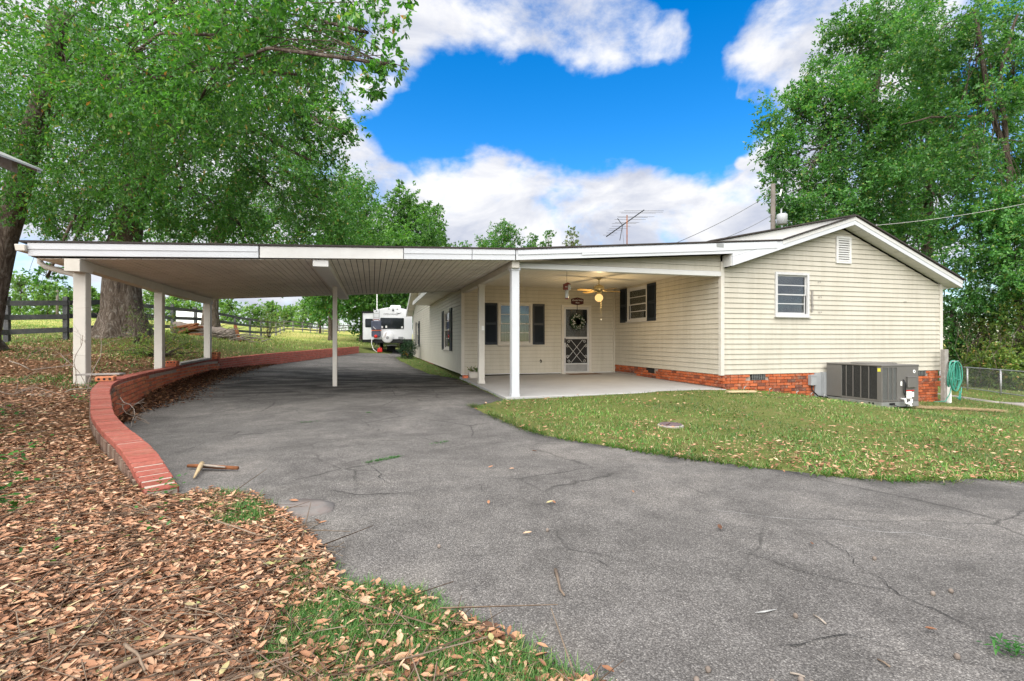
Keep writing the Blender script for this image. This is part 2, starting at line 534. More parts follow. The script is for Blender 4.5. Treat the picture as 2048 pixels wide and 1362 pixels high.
M['bark'] = bark_mat('oak_bark', (.035, .026, .021), (.105, .08, .062), (.24, .205, .175), 15)
M['bark_dark'] = bark_mat('dark_bark', (.03, .023, .018), (.075, .058, .045), (.13, .105, .085))
M['leafA'] = foliage('oak_leaf_near', [(0, (0.035, 0.120, 0.020)), (.45, (0.067, 0.212, 0.033)), (.85, (0.116, 0.305, 0.050)), (.97, (0.212, 0.352, 0.066)), (1, (0.405, 0.166, 0.050))], .48)
M['leafB'] = foliage('oak_leaf_mid', [(0, (0.043, 0.138, 0.027)), (.5, (0.080, 0.231, 0.043)), (.93, (0.138, 0.323, 0.062)), (1, (0.298, 0.222, 0.066))], .48)
M['leafR'] = foliage('wood_edge_leaf', [(0, (0.040, 0.135, 0.035)), (.5, (0.088, 0.251, 0.060)), (.92, (0.164, 0.365, 0.089)), (1, (0.362, 0.375, 0.100))], .48)
M['leafU'] = foliage('understory_leaf', [(0, (0.062, 0.120, 0.028)), (.5, (0.155, 0.249, 0.055)), (.9, (0.263, 0.357, 0.079)), (1, (0.495, 0.238, 0.089))], .48)
M['leafF'] = foliage('far_leaf', [(0, (0.086, 0.195, 0.046)), (.5, (0.149, 0.293, 0.070)), (1, (0.247, 0.388, 0.095))], .48)
M['leafD'] = foliage('dense_tree_leaf', [(0, (0.039, 0.128, 0.027)), (.5, (0.087, 0.224, 0.043)), (1, (0.164, 0.326, 0.066))], .48)
M['hedge'] = foliage('hedge_leaf', [(0, (.008, .035, .010)), (1, (.022, .085, .02))], .25)
M['bushleaf'] = foliage('bush_leaf', [(0, (0.073, 0.138, 0.033)), (.6, (0.138, 0.211, 0.052)), (.85, (0.211, 0.244, 0.075)), (1, (0.324, 0.162, 0.075))], .3)
M['weed'] = foliage('weed_leaf', [(0, (.02, .10, .014)), (1, (.05, .19, .025))], .35)
M['grass'] = foliage('lawn_blade', [(0, (.030, .10, .012)), (.4, (.065, .20, .022)), (.72, (.13, .28, .038)), (.82, (.30, .27, .11)), (1, (.46, .37, .20))], .25, .55, .5)
M['grass_lush'] = foliage('lush_blade', [(0, (0.032, 0.112, 0.014)), (.6, (0.065, 0.188, 0.023)), (.88, (0.109, 0.223, 0.034)), (1, (0.358, 0.284, 0.151))], .25, .55, .2)
M['grass_far'] = foliage('meadow_blade', [(0, (0.100, 0.217, 0.033)), (.5, (0.175, 0.308, 0.049)), (.8, (0.316, 0.350, 0.100)), (1, (0.567, 0.467, 0.200))], .25, .6, .35)
M['litter'] = island('dry_leaf', [(0, (.07, .034, .020)), (.2, (.19, .088, .046)), (.48, (.36, .18, .098)), (.75, (.44, .255, .155)), (.94, (.52, .36, .24)), (1, (.24, .26, .09))], .65, 0, spec=.3)
M['twig'] = island('ground_twig', [(0, (0.075, 0.048, 0.031)), (.5, (0.150, 0.105, 0.074)), (1, (0.232, 0.184, 0.136))], .85)
# ------------------------------------------------------------------ terrain
def catmull(pts, step=.08):
    P = [Vector(p) for p in pts]
    P = [P[0] * 2 - P[1]] + P + [P[-1] * 2 - P[-2]]
    out = []
    for i in range(1, len(P) - 2):
        a, b, c, d = P[i - 1:i + 3]
        n = max(2, int((c - b).length / step))
        for k in range(n):
            t = k / n
            out.append(.5 * ((2 * b) + (c - a) * t + (2 * a - 5 * b + 4 * c - d) * t * t + (3 * b - a - 3 * c + d) * t ** 3))
    out.append(P[-2])
    return out


# retaining wall centre line: x, y, top height
WALL = catmull([(-1.30, 3.70, .045), (-1.56, 4.12, .165), (-1.85, 4.62, .205), (-2.24, 5.28, .225), (-2.68, 6.1, .25), (-2.98, 6.75, .32), (-3.25, 7.35, .39),
                (-3.44, 7.95, .44), (-3.60, 8.7, .45), (-3.83, 9.8, .44), (-4.03, 11.0, .43), (-4.13, 12.0, .43), (-4.19, 13.2, .46),
                (-4.18, 14.2, .50), (-4.1, 15.3, .50), (-3.5, 18.3, .55), (-2.7, 22.0, .585), (-1.9, 26.0, .61), (-.85, 31.2, .64)])
WXY = np.array([(p.x, p.y) for p in WALL]); WZ = np.array([p.z for p in WALL])
WS = np.concatenate([[0], np.cumsum(np.linalg.norm(np.diff(WXY, axis=0), axis=1))])


def wall_s_of_y(y):
    return float(np.interp(y, WXY[:, 1], WS))


def wall_at(s):
    x = np.interp(s, WS, WXY[:, 0]); y = np.interp(s, WS, WXY[:, 1]); z = np.interp(s, WS, WZ)
    a, b = max(0, s - .12), min(WS[-1], s + .12)
    tx = np.interp(b, WS, WXY[:, 0]) - np.interp(a, WS, WXY[:, 0]); ty = np.interp(b, WS, WXY[:, 1]) - np.interp(a, WS, WXY[:, 1])
    l = math.hypot(tx, ty)
    return float(x), float(y), float(z), tx / l, ty / l


EDGE = np.array([(2.2, -6), (1.35, 0.0), (.95, 1.0), (.45, 1.7), (-.15, 2.2), (-.55, 2.75), (-1.0, 3.3)] + [tuple(p) for p in WXY[::3]] + [(-.75, 31.6), (-.3, 34), (.2, 45), (3, 90), (6, 300)])


def side_dist(x, y):
    """signed distance to the line that splits high left ground from the driveway side (positive = left)"""
    A, B = EDGE[:-1], EDGE[1:]
    best = np.full(x.shape, 1e9); sg = np.zeros(x.shape); tp = np.zeros(x.shape)
    for i, (a, b) in enumerate(zip(A, B)):
        d = b - a; L2 = d @ d
        t = np.clip(((x - a[0]) * d[0] + (y - a[1]) * d[1]) / L2, 0, 1)
        dx, dy = x - a[0] - t * d[0], y - a[1] - t * d[1]
        q = np.hypot(dx, dy)
        m = q < best
        best = np.where(m, q, best)
        sg = np.where(m, np.sign(d[0] * dy - d[1] * dx), sg)
        tp = np.where(m, a[1] + t * d[1], tp)
    return best * np.where(sg == 0, 1, sg), tp


CR = np.array([(0, -4, -.05), (3, -4, -.08), (8, -5, -.2), (-1.3, 3.75, .0), (-.4, 2.3, -.02), (.6, 1.4, -.035), (1, 4, -.05), (3, 1, -.08), (-2.1, 5.4, -.06), (-3.2, 8, -.10), (-3.9, 11.5, -.02), (-3.9, 14.5, .09),
               (-3.4, 18, .15), (-1.9, 25, .20), (-.8, 31, .26), (.5, 33.5, .2), (2.3, 31, .02), (2.4, 22, -.03), (2.4, 14.3, -.1), (0, 12, -.05), (0, 8, -.07),
               (2.3, 9, -.11), (1.6, 8.1, -.09), (1.84, 5.7, -.09), (3.1, 3.6, -.10), (4.0, 3, -.12), (5.2, 2.9, -.16), (7.3, 9.1, -.06), (4.5, 9, -.085), (5, 6, -.12),
               (9.46, 9.2, -.25), (9, 7.5, -.22), (10.1, 7.8, -.385), (11.1, 7.9, -.43), (13.85, 9.2, -.55), (8, 4, -.21), (12, 5, -.42), (15, 8, -.6), (18, 12, -.66), (20, 18, -.7),
               (10, 0, -.3), (6, 0, -.16), (15, 0, -.5), (25, 10, -.8), (30, 30, -.8), (14, 20, -.6), (2, 60, .8), (20, 60, -.2), (60, 60, -.5), (60, 0, -1), (0, 150, 3), (100, 150, 1), (200, 100, 0), (0, 400, 6), (300, 400, 3)])
CL = np.array([(-1.5, 3.7, .03), (-1, 2, .0), (-2, 1.5, .02), (0, 1.5, -.02), (1, 0, -.03), (-3, 4, .07), (-2.6, 5.6, .10), (-3.4, 7, .22), (-4.35, 9.25, .31), (-5.5, 8, .32), (-7, 5, .30), (-4.6, 12, .40), (-4.6, 15, .48), (-4, 18, .53),
               (-2.4, 25, .59), (-1.2, 31, .60), (-7.5, 12, .66), (-9, 15.5, .86), (-7.9, 19.3, 1.17), (-9.3, 18.9, 1.0), (-7.9, 13.6, .76), (-8.4, 31.4, 1.36), (-6.3, 34, 1.12), (-5, 24, .95), (-10, 64, 2.1), (-6.2, 78, 2.0),
               (-1.5, 50, .9), (-32, 71, 3.5), (-53, 108, 5.2), (-23, 100, 3.9), (-40, 30, 2.2), (-20, 20, 1.5), (-60, 20, 2.5), (-10, 0, .1), (-3, -4, -.05), (-40, -10, .5), (-100, 100, 6), (-100, 400, 9), (0, 400, 6), (0, 120, 3)])


def rbf(C, c=1.6):
    P, z = C[:, :2], C[:, 2]
    n = len(P)
    K = np.sqrt(((P[:, None] - P[None]) ** 2).sum(-1) + c * c)
    A = np.zeros((n + 3, n + 3)); A[:n, :n] = K + 0.0 * np.eye(n)
    A[:n, n] = 1; A[:n, n + 1:] = P; A[n, :n] = 1; A[n + 1:, :n] = P.T
    w = np.linalg.solve(A, np.concatenate([z, np.zeros(3)]))

    def f(x, y):
        sh = np.shape(x); x = np.ravel(np.asarray(x, float)); y = np.ravel(np.asarray(y, float))
        r = np.empty(len(x))
        for i in range(0, len(x), 20000):
            a, b = x[i:i + 20000], y[i:i + 20000]
            k = np.sqrt((a[:, None] - P[None, :, 0]) ** 2 + (b[:, None] - P[None, :, 1]) ** 2 + c * c)
            r[i:i + 20000] = k @ w[:n] + w[n] + w[n + 1] * a + w[n + 2] * b
        return r.reshape(sh)
    return f


h_right, h_left = rbf(CR), rbf(CL)


def height(x, y):
    x = np.asarray(x, float); y = np.asarray(y, float)
    sd, tp = side_dist(x, y)
    wd = .07 + .9 * np.clip((4.0 - tp) / 1.0, 0, 1) + 2.5 * np.clip((tp - 31.0) / 2.5, 0, 1)
    w = np.clip((sd + wd) / (2 * wd), 0, 1); w = w * w * (3 - 2 * w)
    return h_right(x, y) * (1 - w) + h_left(x, y) * w


def hz(x, y):
    return float(height(np.array([x]), np.array([y]))[0])


def pip(x, y, poly):
    poly = np.asarray(poly); ins = np.zeros(x.shape, bool)
    x0, y0 = poly[:, 0], poly[:, 1]; x1, y1 = np.roll(x0, -1), np.roll(y0, -1)
    for a, b, c, d in zip(x0, y0, x1, y1):
        if b == d: continue
        ins ^= ((b > y) != (d > y)) & (x < (c - a) * (y - b) / (d - b) + a)
    return ins


def jitter_line(pts, step=.14, amp=.035, seed=0, smooth=True):
    r = random.Random(seed); out = []
    for a, b in zip(pts[:-1], pts[1:]):
        a, b = Vector(a), Vector(b); n = max(1, int((b - a).length / step))
        for k in range(n):
            p = a.lerp(b, k / n)
            q = noise.noise_vector(Vector((p.x * 2.2, p.y * 2.2, seed))) * amp * 1.6
            out.append((p.x + q.x + r.uniform(-1, 1) * amp * .5, p.y + q.y + r.uniform(-1, 1) * amp * .5))
    return out


near_edge = [rd(*p) for p in [(355, 3.28), (430, 3.32), (510, 3.25), (560, 3.0), (600, 2.7), (640, 2.35), (655, 2.16), (690, 2.08), (780, 2.03), (830, 2.0), (862, 1.86), (930, 1.80), (1000, 1.73), (1060, 1.63), (1110, 1.56), (1190, 1.46)]] + [(1.0, .75), (1.35, -.2)]
lawn_edge = [(14, 3.4), (9, 3.05), (6.5, 2.85)] + [rd(*p) for p in [(2048, 4.14), (1970, 4.12), (1900, 4.05), (1800, 3.97), (1650, 4.1), (1500, 4.33), (1350, 4.68), (1200, 5.2), (1120, 5.55), (1065, 5.95), (1030, 6.4), (985, 7.1), (955, 7.8), (944, 8.25), (958, 8.6)]]
strip_edge = [(2.36, 14.25), (2.05, 15.0), (1.75, 16.2), (1.5, 19), (1.35, 22), (1.22, 25), (1.2, 27.5), (1.5, 29.5), (1.9, 31)]
wall_in = [(p[0] + .02, p[1]) for p in WXY[::-4]]
drive_poly = (jitter_line(near_edge, .07, .03, 3) + [(1.35, -.2), (1.9, -4.5), (14, -4.5)] + jitter_line(lawn_edge, .12, .03, 5) + [(2.36, 9.05)]
              + jitter_line(strip_edge, .2, .05, 9) + [(2.6, 33), (3.4, 41), (-.9, 41), (-.6, 34)] + wall_in)
patch_poly = [rd(*p) for p in [(548, 3.06), (590, 3.16), (640, 3.16), (668, 3.10), (664, 2.98), (640, 2.90), (600, 2.88), (566, 2.93)]]
slab_poly = [(2.42, 9.12), (7.34, 9.12), (7.34, 14.3), (2.42, 14.3)]


def slab_z(x, y):
    u = (x - 2.42) / 4.92; v = (y - 9.12) / 5.18
    return (1 - v) * (-.072 + .022 * u) + v * (-.04 + .045 * u)


def poly_sheet(poly, step_fn, zfn, bbox, skirt=0.0):
    """polygon filled with an inner grid; returns verts, faces"""
    pts = [Vector(p) for p in poly]; n = len(pts)
    xs, ys = step_fn
    gx, gy = np.meshgrid(xs, ys); gx, gy = gx.ravel(), gy.ravel()
    ins = pip(gx, gy, poly)
    P = np.array(poly)
    inner = [Vector((a, b)) for a, b in zip(gx[ins], gy[ins])]
    v, e, f, *_ = geometry.delaunay_2d_cdt(pts + inner, [(i, (i + 1) % n) for i in range(n)], [], 1, 1e-4)
    X = np.array([p.x for p in v]); Y = np.array([p.y for p in v]); Z = zfn(X, Y)
    verts = np.stack([X, Y, Z], 1)
    return verts, [tuple(q) for q in f]


def sheet_obj(name, verts, faces, mat, parent=None, skirt=0, **kw):
    me = bpy.data.meshes.new(name); me.from_pydata(verts.tolist(), [], faces)
    bm = bmesh.new(); bm.from_mesh(me)
    bmesh.ops.recalc_face_normals(bm, faces=bm.faces)
    if sum(f.normal.z for f in bm.faces) < 0: bmesh.ops.reverse_faces(bm, faces=bm.faces)
    if skirt:
        bd = [e for e in bm.edges if e.is_boundary]
        r = bmesh.ops.extrude_edge_only(bm, edges=bd)
        for g in r['geom']:
            if isinstance(g, bmesh.types.BMVert): g.co.z -= skirt
    for f in bm.faces: f.smooth = True
    bm.to_mesh(me); bm.free(); me.materials.append(mat)
    return tag(_link(bpy.data.objects.new(name, me), parent), **kw)


def ground_mat():
    t = NT('ground_soil')
    a = t.n('Attribute', attribute_name='lawn').outputs['Fac']
    n1 = t.noise(6, 8, .7); n2 = t.noise(38, 6, .75)
    soil = t.ramp(n2, [(.3, (.055, .032, .018)), (.5, (.13, .07, .035)), (.7, (.22, .125, .065))])
    g = t.ramp(n2, [(.3, (.04, .065, .014)), (.5, (.085, .115, .026)), (.72, (.19, .16, .07))])
    g = t.mix(t.ramp(n1, [(.45, (0, 0, 0)), (.7, (.55,) * 3)]), g, (.20, .155, .075))
    c = t.mix(a, soil, g)
    fld = t.ramp(t.noise(.12, 5, .6), [(.35, (.17, .23, .05)), (.55, (.36, .34, .10)), (.7, (.42, .37, .14))])
    c = t.mix(t.n('Attribute', attribute_name='field').outputs['Fac'], c, fld)
    return t.done(t.bsdf(c, .95, t.bump(n2, .6, .03), .1))


def build_ground():
    def axis(segs):
        out = []
        for a, b, s in segs:
            out += list(np.arange(a, b, s))
        return np.array(out + [segs[-1][1]])
    xs = axis([(-700, -120, 40), (-120, -30, 5), (-30, -9, .9), (-9, -4.9, .2), (-4.9, .4, .085), (.4, 7, .25), (7, 16, .3), (16, 40, 1.2), (40, 120, 8), (120, 700, 58)])
    ys = axis([(-60, -8, 6), (-8, 0, .8), (0, 3.2, .13), (3.2, 16, .10), (16, 32, .14), (32, 44, .6), (44, 130, 3), (130, 900, 48)])
    gx, gy = np.meshgrid(xs, ys); X, Y = gx.ravel(), gy.ravel()
    Z = height(X, Y)
    near = (np.hypot(X, Y) < 40)
    bumpz = np.array([noise.noise((x * 1.1, y * 1.1, 0)) for x, y in zip(X[near], Y[near])])
    ind = pip(X, Y, drive_poly)
    Z[near] += bumpz * .02 * np.where(ind[near], 0, 1)
    Z -= np.where(ind, .03, 0)
    Z -= np.where((X > 2.5) & (Y > 9.25) & (Y < 14.2) & (X < 7.3), .12, 0)
    nx, ny = len(xs), len(ys)
    idx = np.arange(nx * ny).reshape(ny, nx)
    q = np.stack([idx[:-1, :-1], idx[:-1, 1:], idx[1:, 1:], idx[1:, :-1]], -1).reshape(-1, 4)
    tris = np.concatenate([q[:, [0, 1, 2]], q[:, [0, 2, 3]]])
    o = np_obj('ground', np.stack([X, Y, Z], 1), tris, ground_mat(), smooth=True, kind='structure', label='bare soil and turf rising from the driveway to the left')
    sd, tp = side_dist(X, Y)
    d = X * SN + Y * CS
    lawn = np.where(sd > 0, np.clip((d - 11) / 7, 0, 1), 1.0)
    fld = np.where(sd > 0, np.clip((d - 17) / 13, 0, 1) * np.clip((-X - 1 + (d - 30) * .05) / 5, 0, 1), np.clip((d - 60) / 20, 0, 1))  # field's own yellow-green, begun nearer to paint the left slope sunlit
    for nm, arr in (('lawn', lawn), ('field', fld)):
        at_ = o.data.attributes.new(nm, 'FLOAT', 'POINT'); at_.data.foreach_set('value', arr.astype(np.float32))
    return o


build_ground()


def asphalt_mat():
    t = NT('asphalt_aged')
    p = t.pos()
    v1 = t.n('TexVoronoi', Scale=170.0); t.set(v1.inputs['Vector'], p)
    cellc = t.n('SeparateColor'); t.set(cellc.inputs[0], v1.outputs['Color'])
    agg = t.ramp(cellc.outputs[0], [(0, (.108, .101, .095)), (.45, (.147, .138, .131)), (.74, (.182, .172, .162)), (.92, (.225, .213, .20)), (1, (.30, .284, .268))])
    edge = t.ramp(v1.outputs['Distance'], [(.25, (1, 1, 1)), (.75, (.5,) * 3)])
    c = t.mix(1.0, agg, edge, 'MULTIPLY')
    blotch = t.ramp(t.noise(.7, 7, .66, dist=.9), [(.30, (.66, .66, .66)), (.5, (1, 1, 1)), (.70, (1.36, 1.34, 1.31))])
    c = t.mix(1.0, c, blotch, 'MULTIPLY')
    fine = t.ramp(t.noise(4.5, 7, .7), [(.3, (.78,) * 3), (.7, (1.25,) * 3)])
    c = t.mix(1.0, c, fine, 'MULTIPLY')
    # fine branching cracks
    wv = t.n('Mix', data_type='VECTOR'); wv.inputs['Factor'].default_value = .16
    t.set(wv.inputs[4], p); nn = t.n('TexNoise', Scale=1.6, Detail=6.0, Roughness=.7); t.set(nn.inputs['Vector'], p)
    t.set(wv.inputs[5], nn.outputs['Color'])
    ve = t.n('TexVoronoi', Scale=.85, feature='DISTANCE_TO_EDGE'); t.set(ve.inputs['Vector'], wv.outputs[1])
    ln = t.ramp(ve.outputs['Distance'], [(.0, (1, 1, 1)), (.010, (0, 0, 0))])
    lm = t.math('MULTIPLY', ln, t.ramp(t.noise(.9, 3), [(.44, (0, 0, 0)), (.56, (1, 1, 1))]))
    c = t.mix(t.math('MULTIPLY', lm, .75), c, (.03, .029, .027))
    # oil and leaf-tannin stains under the carport, streaked along the way cars stop
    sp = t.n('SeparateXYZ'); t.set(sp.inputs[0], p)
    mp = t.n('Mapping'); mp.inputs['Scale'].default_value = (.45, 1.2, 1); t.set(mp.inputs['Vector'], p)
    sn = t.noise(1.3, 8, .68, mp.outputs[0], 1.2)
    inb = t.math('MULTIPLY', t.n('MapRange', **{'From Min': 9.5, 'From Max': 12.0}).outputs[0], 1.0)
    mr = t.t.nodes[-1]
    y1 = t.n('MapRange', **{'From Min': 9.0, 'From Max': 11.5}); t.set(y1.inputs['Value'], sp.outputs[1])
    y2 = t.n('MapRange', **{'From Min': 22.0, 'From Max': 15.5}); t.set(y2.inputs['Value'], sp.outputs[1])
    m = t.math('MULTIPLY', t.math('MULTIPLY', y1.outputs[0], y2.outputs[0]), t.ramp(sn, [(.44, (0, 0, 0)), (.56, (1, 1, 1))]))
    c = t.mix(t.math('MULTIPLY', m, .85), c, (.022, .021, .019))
    h = t.math('ADD', t.math('MULTIPLY', v1.outputs['Distance'], -1.0), t.math('MULTIPLY', t.noise(24, 5, .7), .6))
    return t.done(t.bsdf(c, .88, t.bump(h, .55, .006), .22))


M['asphalt'] = asphalt_mat()


def arange2(segs):
    out = []
    for a, b, s in segs: out += list(np.arange(a, b, s))
    return out


v, f = poly_sheet(drive_poly, (arange2([(-4.4, 4, .4), (4, 14, .9)]), arange2([(-4.4, 0, .8), (0, 14, .35), (14, 41, .9)])), lambda x, y: h_right(x, y) + .004, None)
driveway = sheet_obj('driveway', v, f, M['asphalt'], None, .07, kind='structure', label='cracked grey asphalt driveway running under the carport')
v, f = poly_sheet(jitter_line(patch_poly + [patch_poly[0]], .05, .012, 4), (np.arange(-2, 1, .1), np.arange(2, 4, .1)), lambda x, y: h_right(x, y) + .012, None)
sheet_obj('concrete_patch', v, f, paint('patch_concrete', (.165, .152, .144), .9, .25, 3, (.16, .09, .07), .5, .2), driveway, .03, label='worn concrete patch at the edge of the asphalt')


# cracks: thin ragged fillets lying in the asphalt
def crack(pts, w=.010, seed=0):
    r = random.Random(seed); P = []
    for a, b in zip(pts[:-1], pts[1:]):
        n = max(2, int((Vector(b) - Vector(a)).length / .035))
        for k in range(n):
            q = Vector(a).lerp(Vector(b), k / n)
            nv = noise.noise_vector(Vector((q.x * 5, q.y * 5, seed * 3.7))) * .045 + noise.noise_vector(Vector((q.x * 22, q.y * 22, seed))) * .018
            P.append(Vector((q.x + nv.x, q.y + nv.y)))
    P.append(Vector(pts[-1]))
    X = np.array([p.x for p in P]); Y = np.array([p.y for p in P]); Z = h_right(X, Y) + .009
    mb = MB()
    for i in range(len(P)):
        a, b = P[max(0, i - 1)], P[min(len(P) - 1, i + 1)]
        t_ = (b - a).normalized(); nrm = Vector((-t_.y, t_.x))
        ww = w * .45 * (.3 + 1.0 * abs(noise.noise((P[i].x * 6, P[i].y * 6, seed + 9)))) * (.15 if i in (0, len(P) - 1) else 1)
        mb.v += [(P[i].x + nrm.x * ww, P[i].y + nrm.y * ww, Z[i]), (P[i].x - nrm.x * ww, P[i].y - nrm.y * ww, Z[i])]
        if i: mb.f.append((2 * i - 2, 2 * i - 1, 2 * i + 1, 2 * i))
    return mb


def ground_px(px, py, zz=-.05):
    d = (1.0 - zz) * FPX / (py - 681)
    return rd(px, d)


CRK = [([(660, 995), (720, 999), (835, 994)], .013), ([(735, 922), (745, 945), (776, 976)], .009), ([(676, 938), (735, 922), (800, 910)], .007),
       ([(352, 908), (420, 880), (520, 873), (600, 868)], .008), ([(345, 862), (455, 853), (560, 846), (640, 832), (720, 838), (760, 862)], .008),
       ([(800, 866), (862, 880), (900, 876), (1010, 866), (1060, 861)], .009), ([(862, 880), (885, 888)], .012),
       ([(1470, 1103), (1560, 1130), (1700, 1165), (1800, 1190), (1900, 1230), (2000, 1268), (2060, 1292)], .008), ([(1640, 1075), (1690, 1100), (1705, 1125), (1770, 1160), (1800, 1190)], .006),
       ([(1560, 1292), (1640, 1280), (1690, 1277), (1760, 1292), (1880, 1310), (1960, 1330), (2060, 1350)], .006),
       ([(955, 975), (962, 990)], .007), ([(1175, 1118), (1220, 1140)], .006), ([(560, 790), (640, 786), (700, 770)], .006), ([(380, 830), (470, 818), (560, 812), (600, 820)], .008)]
for i, (pp, w) in enumerate(CRK):
    crack([ground_px(*p) for p in pp], w, i).build('crack', M['crack'], driveway)
for i, (a, b, w) in enumerate([((1412, 1016), (1640, 1040), .006), ((1660, 1043), (1912, 1069), .007), ((1516, 1229), (1554, 1223), .014)]):
    crack([ground_px(*a), ground_px(*b)], w, 40 + i).build('scrape_mark', M['chalk'], driveway)

# concrete path by the right-hand fence
pp = [ground_px(*p, -.62) for p in [(1885, 789), (1960, 800), (2060, 815)]]
pth = pp + [(pp[-1][0] + 6, pp[-1][1] - 2.2)]
back = [(p[0] + .28, p[1] + .85) for p in reversed(pth)]
v, f = poly_sheet(jitter_line(pth, .3, .03, 2) + [pth[-1]] + jitter_line(back, .3, .03, 6) + [back[-1]], (np.arange(10, 30, .5), np.arange(0, 20, .5)), lambda x, y: height(x, y) + .035, None)
sheet_obj('concrete_path', v, f, M['path'], None, .1, kind='structure', label='narrow worn concrete path beside the wire fence')

# ------------------------------------------------------------------ brick retaining wall
S_END = float(WS[-1]); S_MAIN = wall_s_of_y(7.75); S_FAR = wall_s_of_y(15.2)
wall = thing('retaining_wall', 'long curving red brick retaining wall along the left side of the driveway', 'brick wall', (WXY[0][0], WXY[0][1], 0))


def wall_core():
    mb = MB(); n = int(S_END / .12)
    for i in range(n + 1):
        s = S_END * i / n
        x, y, z, tx, ty = wall_at(s)
        nx, ny = -ty, tx
        w = .082
        b = min(h_right(np.array([x]), np.array([y]))[0], h_left(np.array([x]), np.array([y]))[0]) - .15
        t_ = z - .004
        mb.v += [(x + nx * w, y + ny * w, b), (x - nx * w, y - ny * w, b), (x - nx * w, y - ny * w, t_), (x + nx * w, y + ny * w, t_)]
        if i:
            o = 4 * i
            for k in range(4):
                k2 = (k + 1) % 4
                mb.f.append((o - 4 + k, o - 4 + k2, o + k2, o + k))
        if i in (0, n): mb.f.append(tuple(4 * i + k for k in range(4)))
    return mb


wall_core().build('mortar_core', M['mortar'], wall)
brick_me = [MB().box(-.092, .092, -.05, .05, -.0265, .0265).mesh('brick', M['brick_wall'], bevel=.003) for _ in range(1)][0]
cop_me = MB().box(-.0322, .0322, -.092, .092, -.052, .0).mesh('coping_brick', M['coping'], bevel=.004)


def frame_at(s, off, z, pitch=0.0, jit=0.004):
    x, y, _, tx, ty = wall_at(s)
    a = math.atan2(ty, tx)
    return (Matrix.Translation((x + ty * off, y - tx * off, z)) @ Matrix.Rotation(a + rnd.uniform(-jit, jit) * 3, 4, 'Z')
            @ Matrix.Rotation(-pitch + rnd.uniform(-jit, jit) * 2, 4, 'Y') @ Matrix.Rotation(rnd.uniform(-jit, jit) * 3, 4, 'X'))


s = .03; far = MB()
cop_t = MB().box(-.0322, .0322, -.092, .092, -.052, .0)
while s < S_END - .03:
    x, y, z, tx, ty = wall_at(s)
    dz = (wall_at(min(S_END, s + .1))[2] - wall_at(max(0, s - .1))[2]) / .2
    mtx = frame_at(s, 0, z + rnd.uniform(-.003, .003), math.atan(dz))
    if s < S_FAR:
        o = inst('coping_brick', cop_me, wall, mtx)
        o.scale = (1 + rnd.uniform(-.05, .05), 1 + rnd.uniform(-.02, .02), 1)
        s += .073
    else:
        far.add([mtx @ Vector(p) for p in cop_t.v], cop_t.f); s += .075
far.build('coping_bricks', M['brick_far'], wall, kind='stuff')
# courses of the face towards the driveway, and the short stub of face on the litter side
cnt = 0; far = MB(); bt = MB().box(-.094, .094, -.05, .05, -.028, .028)
for c in range(9):
    s = S_MAIN - 1.9 + (.105 if c % 2 else 0)
    while s < S_END - .1:
        x, y, z, tx, ty = wall_at(s)
        zc = (z if s > S_FAR else .445) - .055 - .034 - c * .0675
        lim = h_right(np.array([x]), np.array([y]))[0] - .03
        ok = zc > lim and (zc + .03 < z - .05)
        if ok:
            mtx = frame_at(s, .052, zc, 0, .003)
            if s < S_FAR and cnt < 298:
                inst('brick', brick_me, wall, mtx); cnt += 1
            else:
                far.add([mtx @ Vector(p) for p in bt.v], bt.f)
        s += .207
far.build('far_bricks', M['brick_far'], wall, kind='stuff', label='smaller rose bricks of the far stretch')
side = MB()
s = .3
while s < S_MAIN + .2:
    x, y, z, tx, ty = wall_at(s)
    for off in (-.07, .07):
        mtx = frame_at(s, off, z - .112, 0, .003)
        t_ = MB().box(-.03, .03, -.03, .03, -.055, .055)
        side.add([mtx @ Vector(p) for p in t_.v], t_.f)
    s += .073
side.build('side_bricks', island('brick_grey_brown', [(0, (.10, .06, .045)), (.5, (.19, .125, .095)), (1, (.24, .19, .15))], .9, .4), wall, kind='stuff')  # grey-brown sides below the salmon coping


def cored_pier(s, off, z, n, name_label):
    x, y, _, tx, ty = wall_at(s)
    a = math.atan2(ty, tx)
    R = Matrix.Translation((x + ty * off, y - tx * off, z)) @ Matrix.Rotation(a, 4, 'Z')
    p = thing('brick_pier', name_label, 'bricks', R @ Vector((0, 0, 0)), 'cored brick piers on the wall')
    me = MB().box(-.05, .05, -.1, .1, 0, .057).mesh('brick', M['brick_wall'], bevel=.004)
    hm = MB().lathe((-.051, 0, .029), [(.016, 0), (.016, -.002)], 10, (1, 0, 0)).mesh('core_hole', M['dark'])
    for c in range(n):
        for q in (-1, 1):
            b = inst('brick', me, p, R @ Matrix.Translation((q * .052, rnd.uniform(-.006, .006), c * .062 + .001)))
            for k in (-.06, 0, .06):
                if c == n - 1 and q == -1: inst('core_hole', hm, b, R @ Matrix.Translation((q * .052, k, c * .062 + .001)))


cored_pier(wall_s_of_y(8.15), -.05, .445, 1, 'loose cored bricks on the wall beside the nearest carport post')
cored_pier(wall_s_of_y(12.35), .0, .44, 2, 'stub of cored bricks on the wall behind the middle carport post')
cored_pier(wall_s_of_y(15.15), .03, .505, 3, 'dark brick stub on the wall right of the farthest carport post')
a = wall_at(wall_s_of_y(12.6)); b = wall_at(wall_s_of_y(14.75))
tag(MB().beam((a[0], a[1], .475), (b[0], b[1], .525), .2, .045).build('timber_plank', M['wood_grey'], bevel=.004), 'grey weathered plank lying on the wall between two posts', 'plank')
x, y, z, *_ = wall_at(wall_s_of_y(8.35))
tag(MB().beam((x - .45, y + .05, .52), (x + .12, y - .05, .53), .13, .022).build('broken_board', M['wood_grey'], bevel=.003), 'short broken grey board on the wall end by the bare branch', 'board')
# ------------------------------------------------------------------ carport
FY = 9.0        # plane of the front fascia


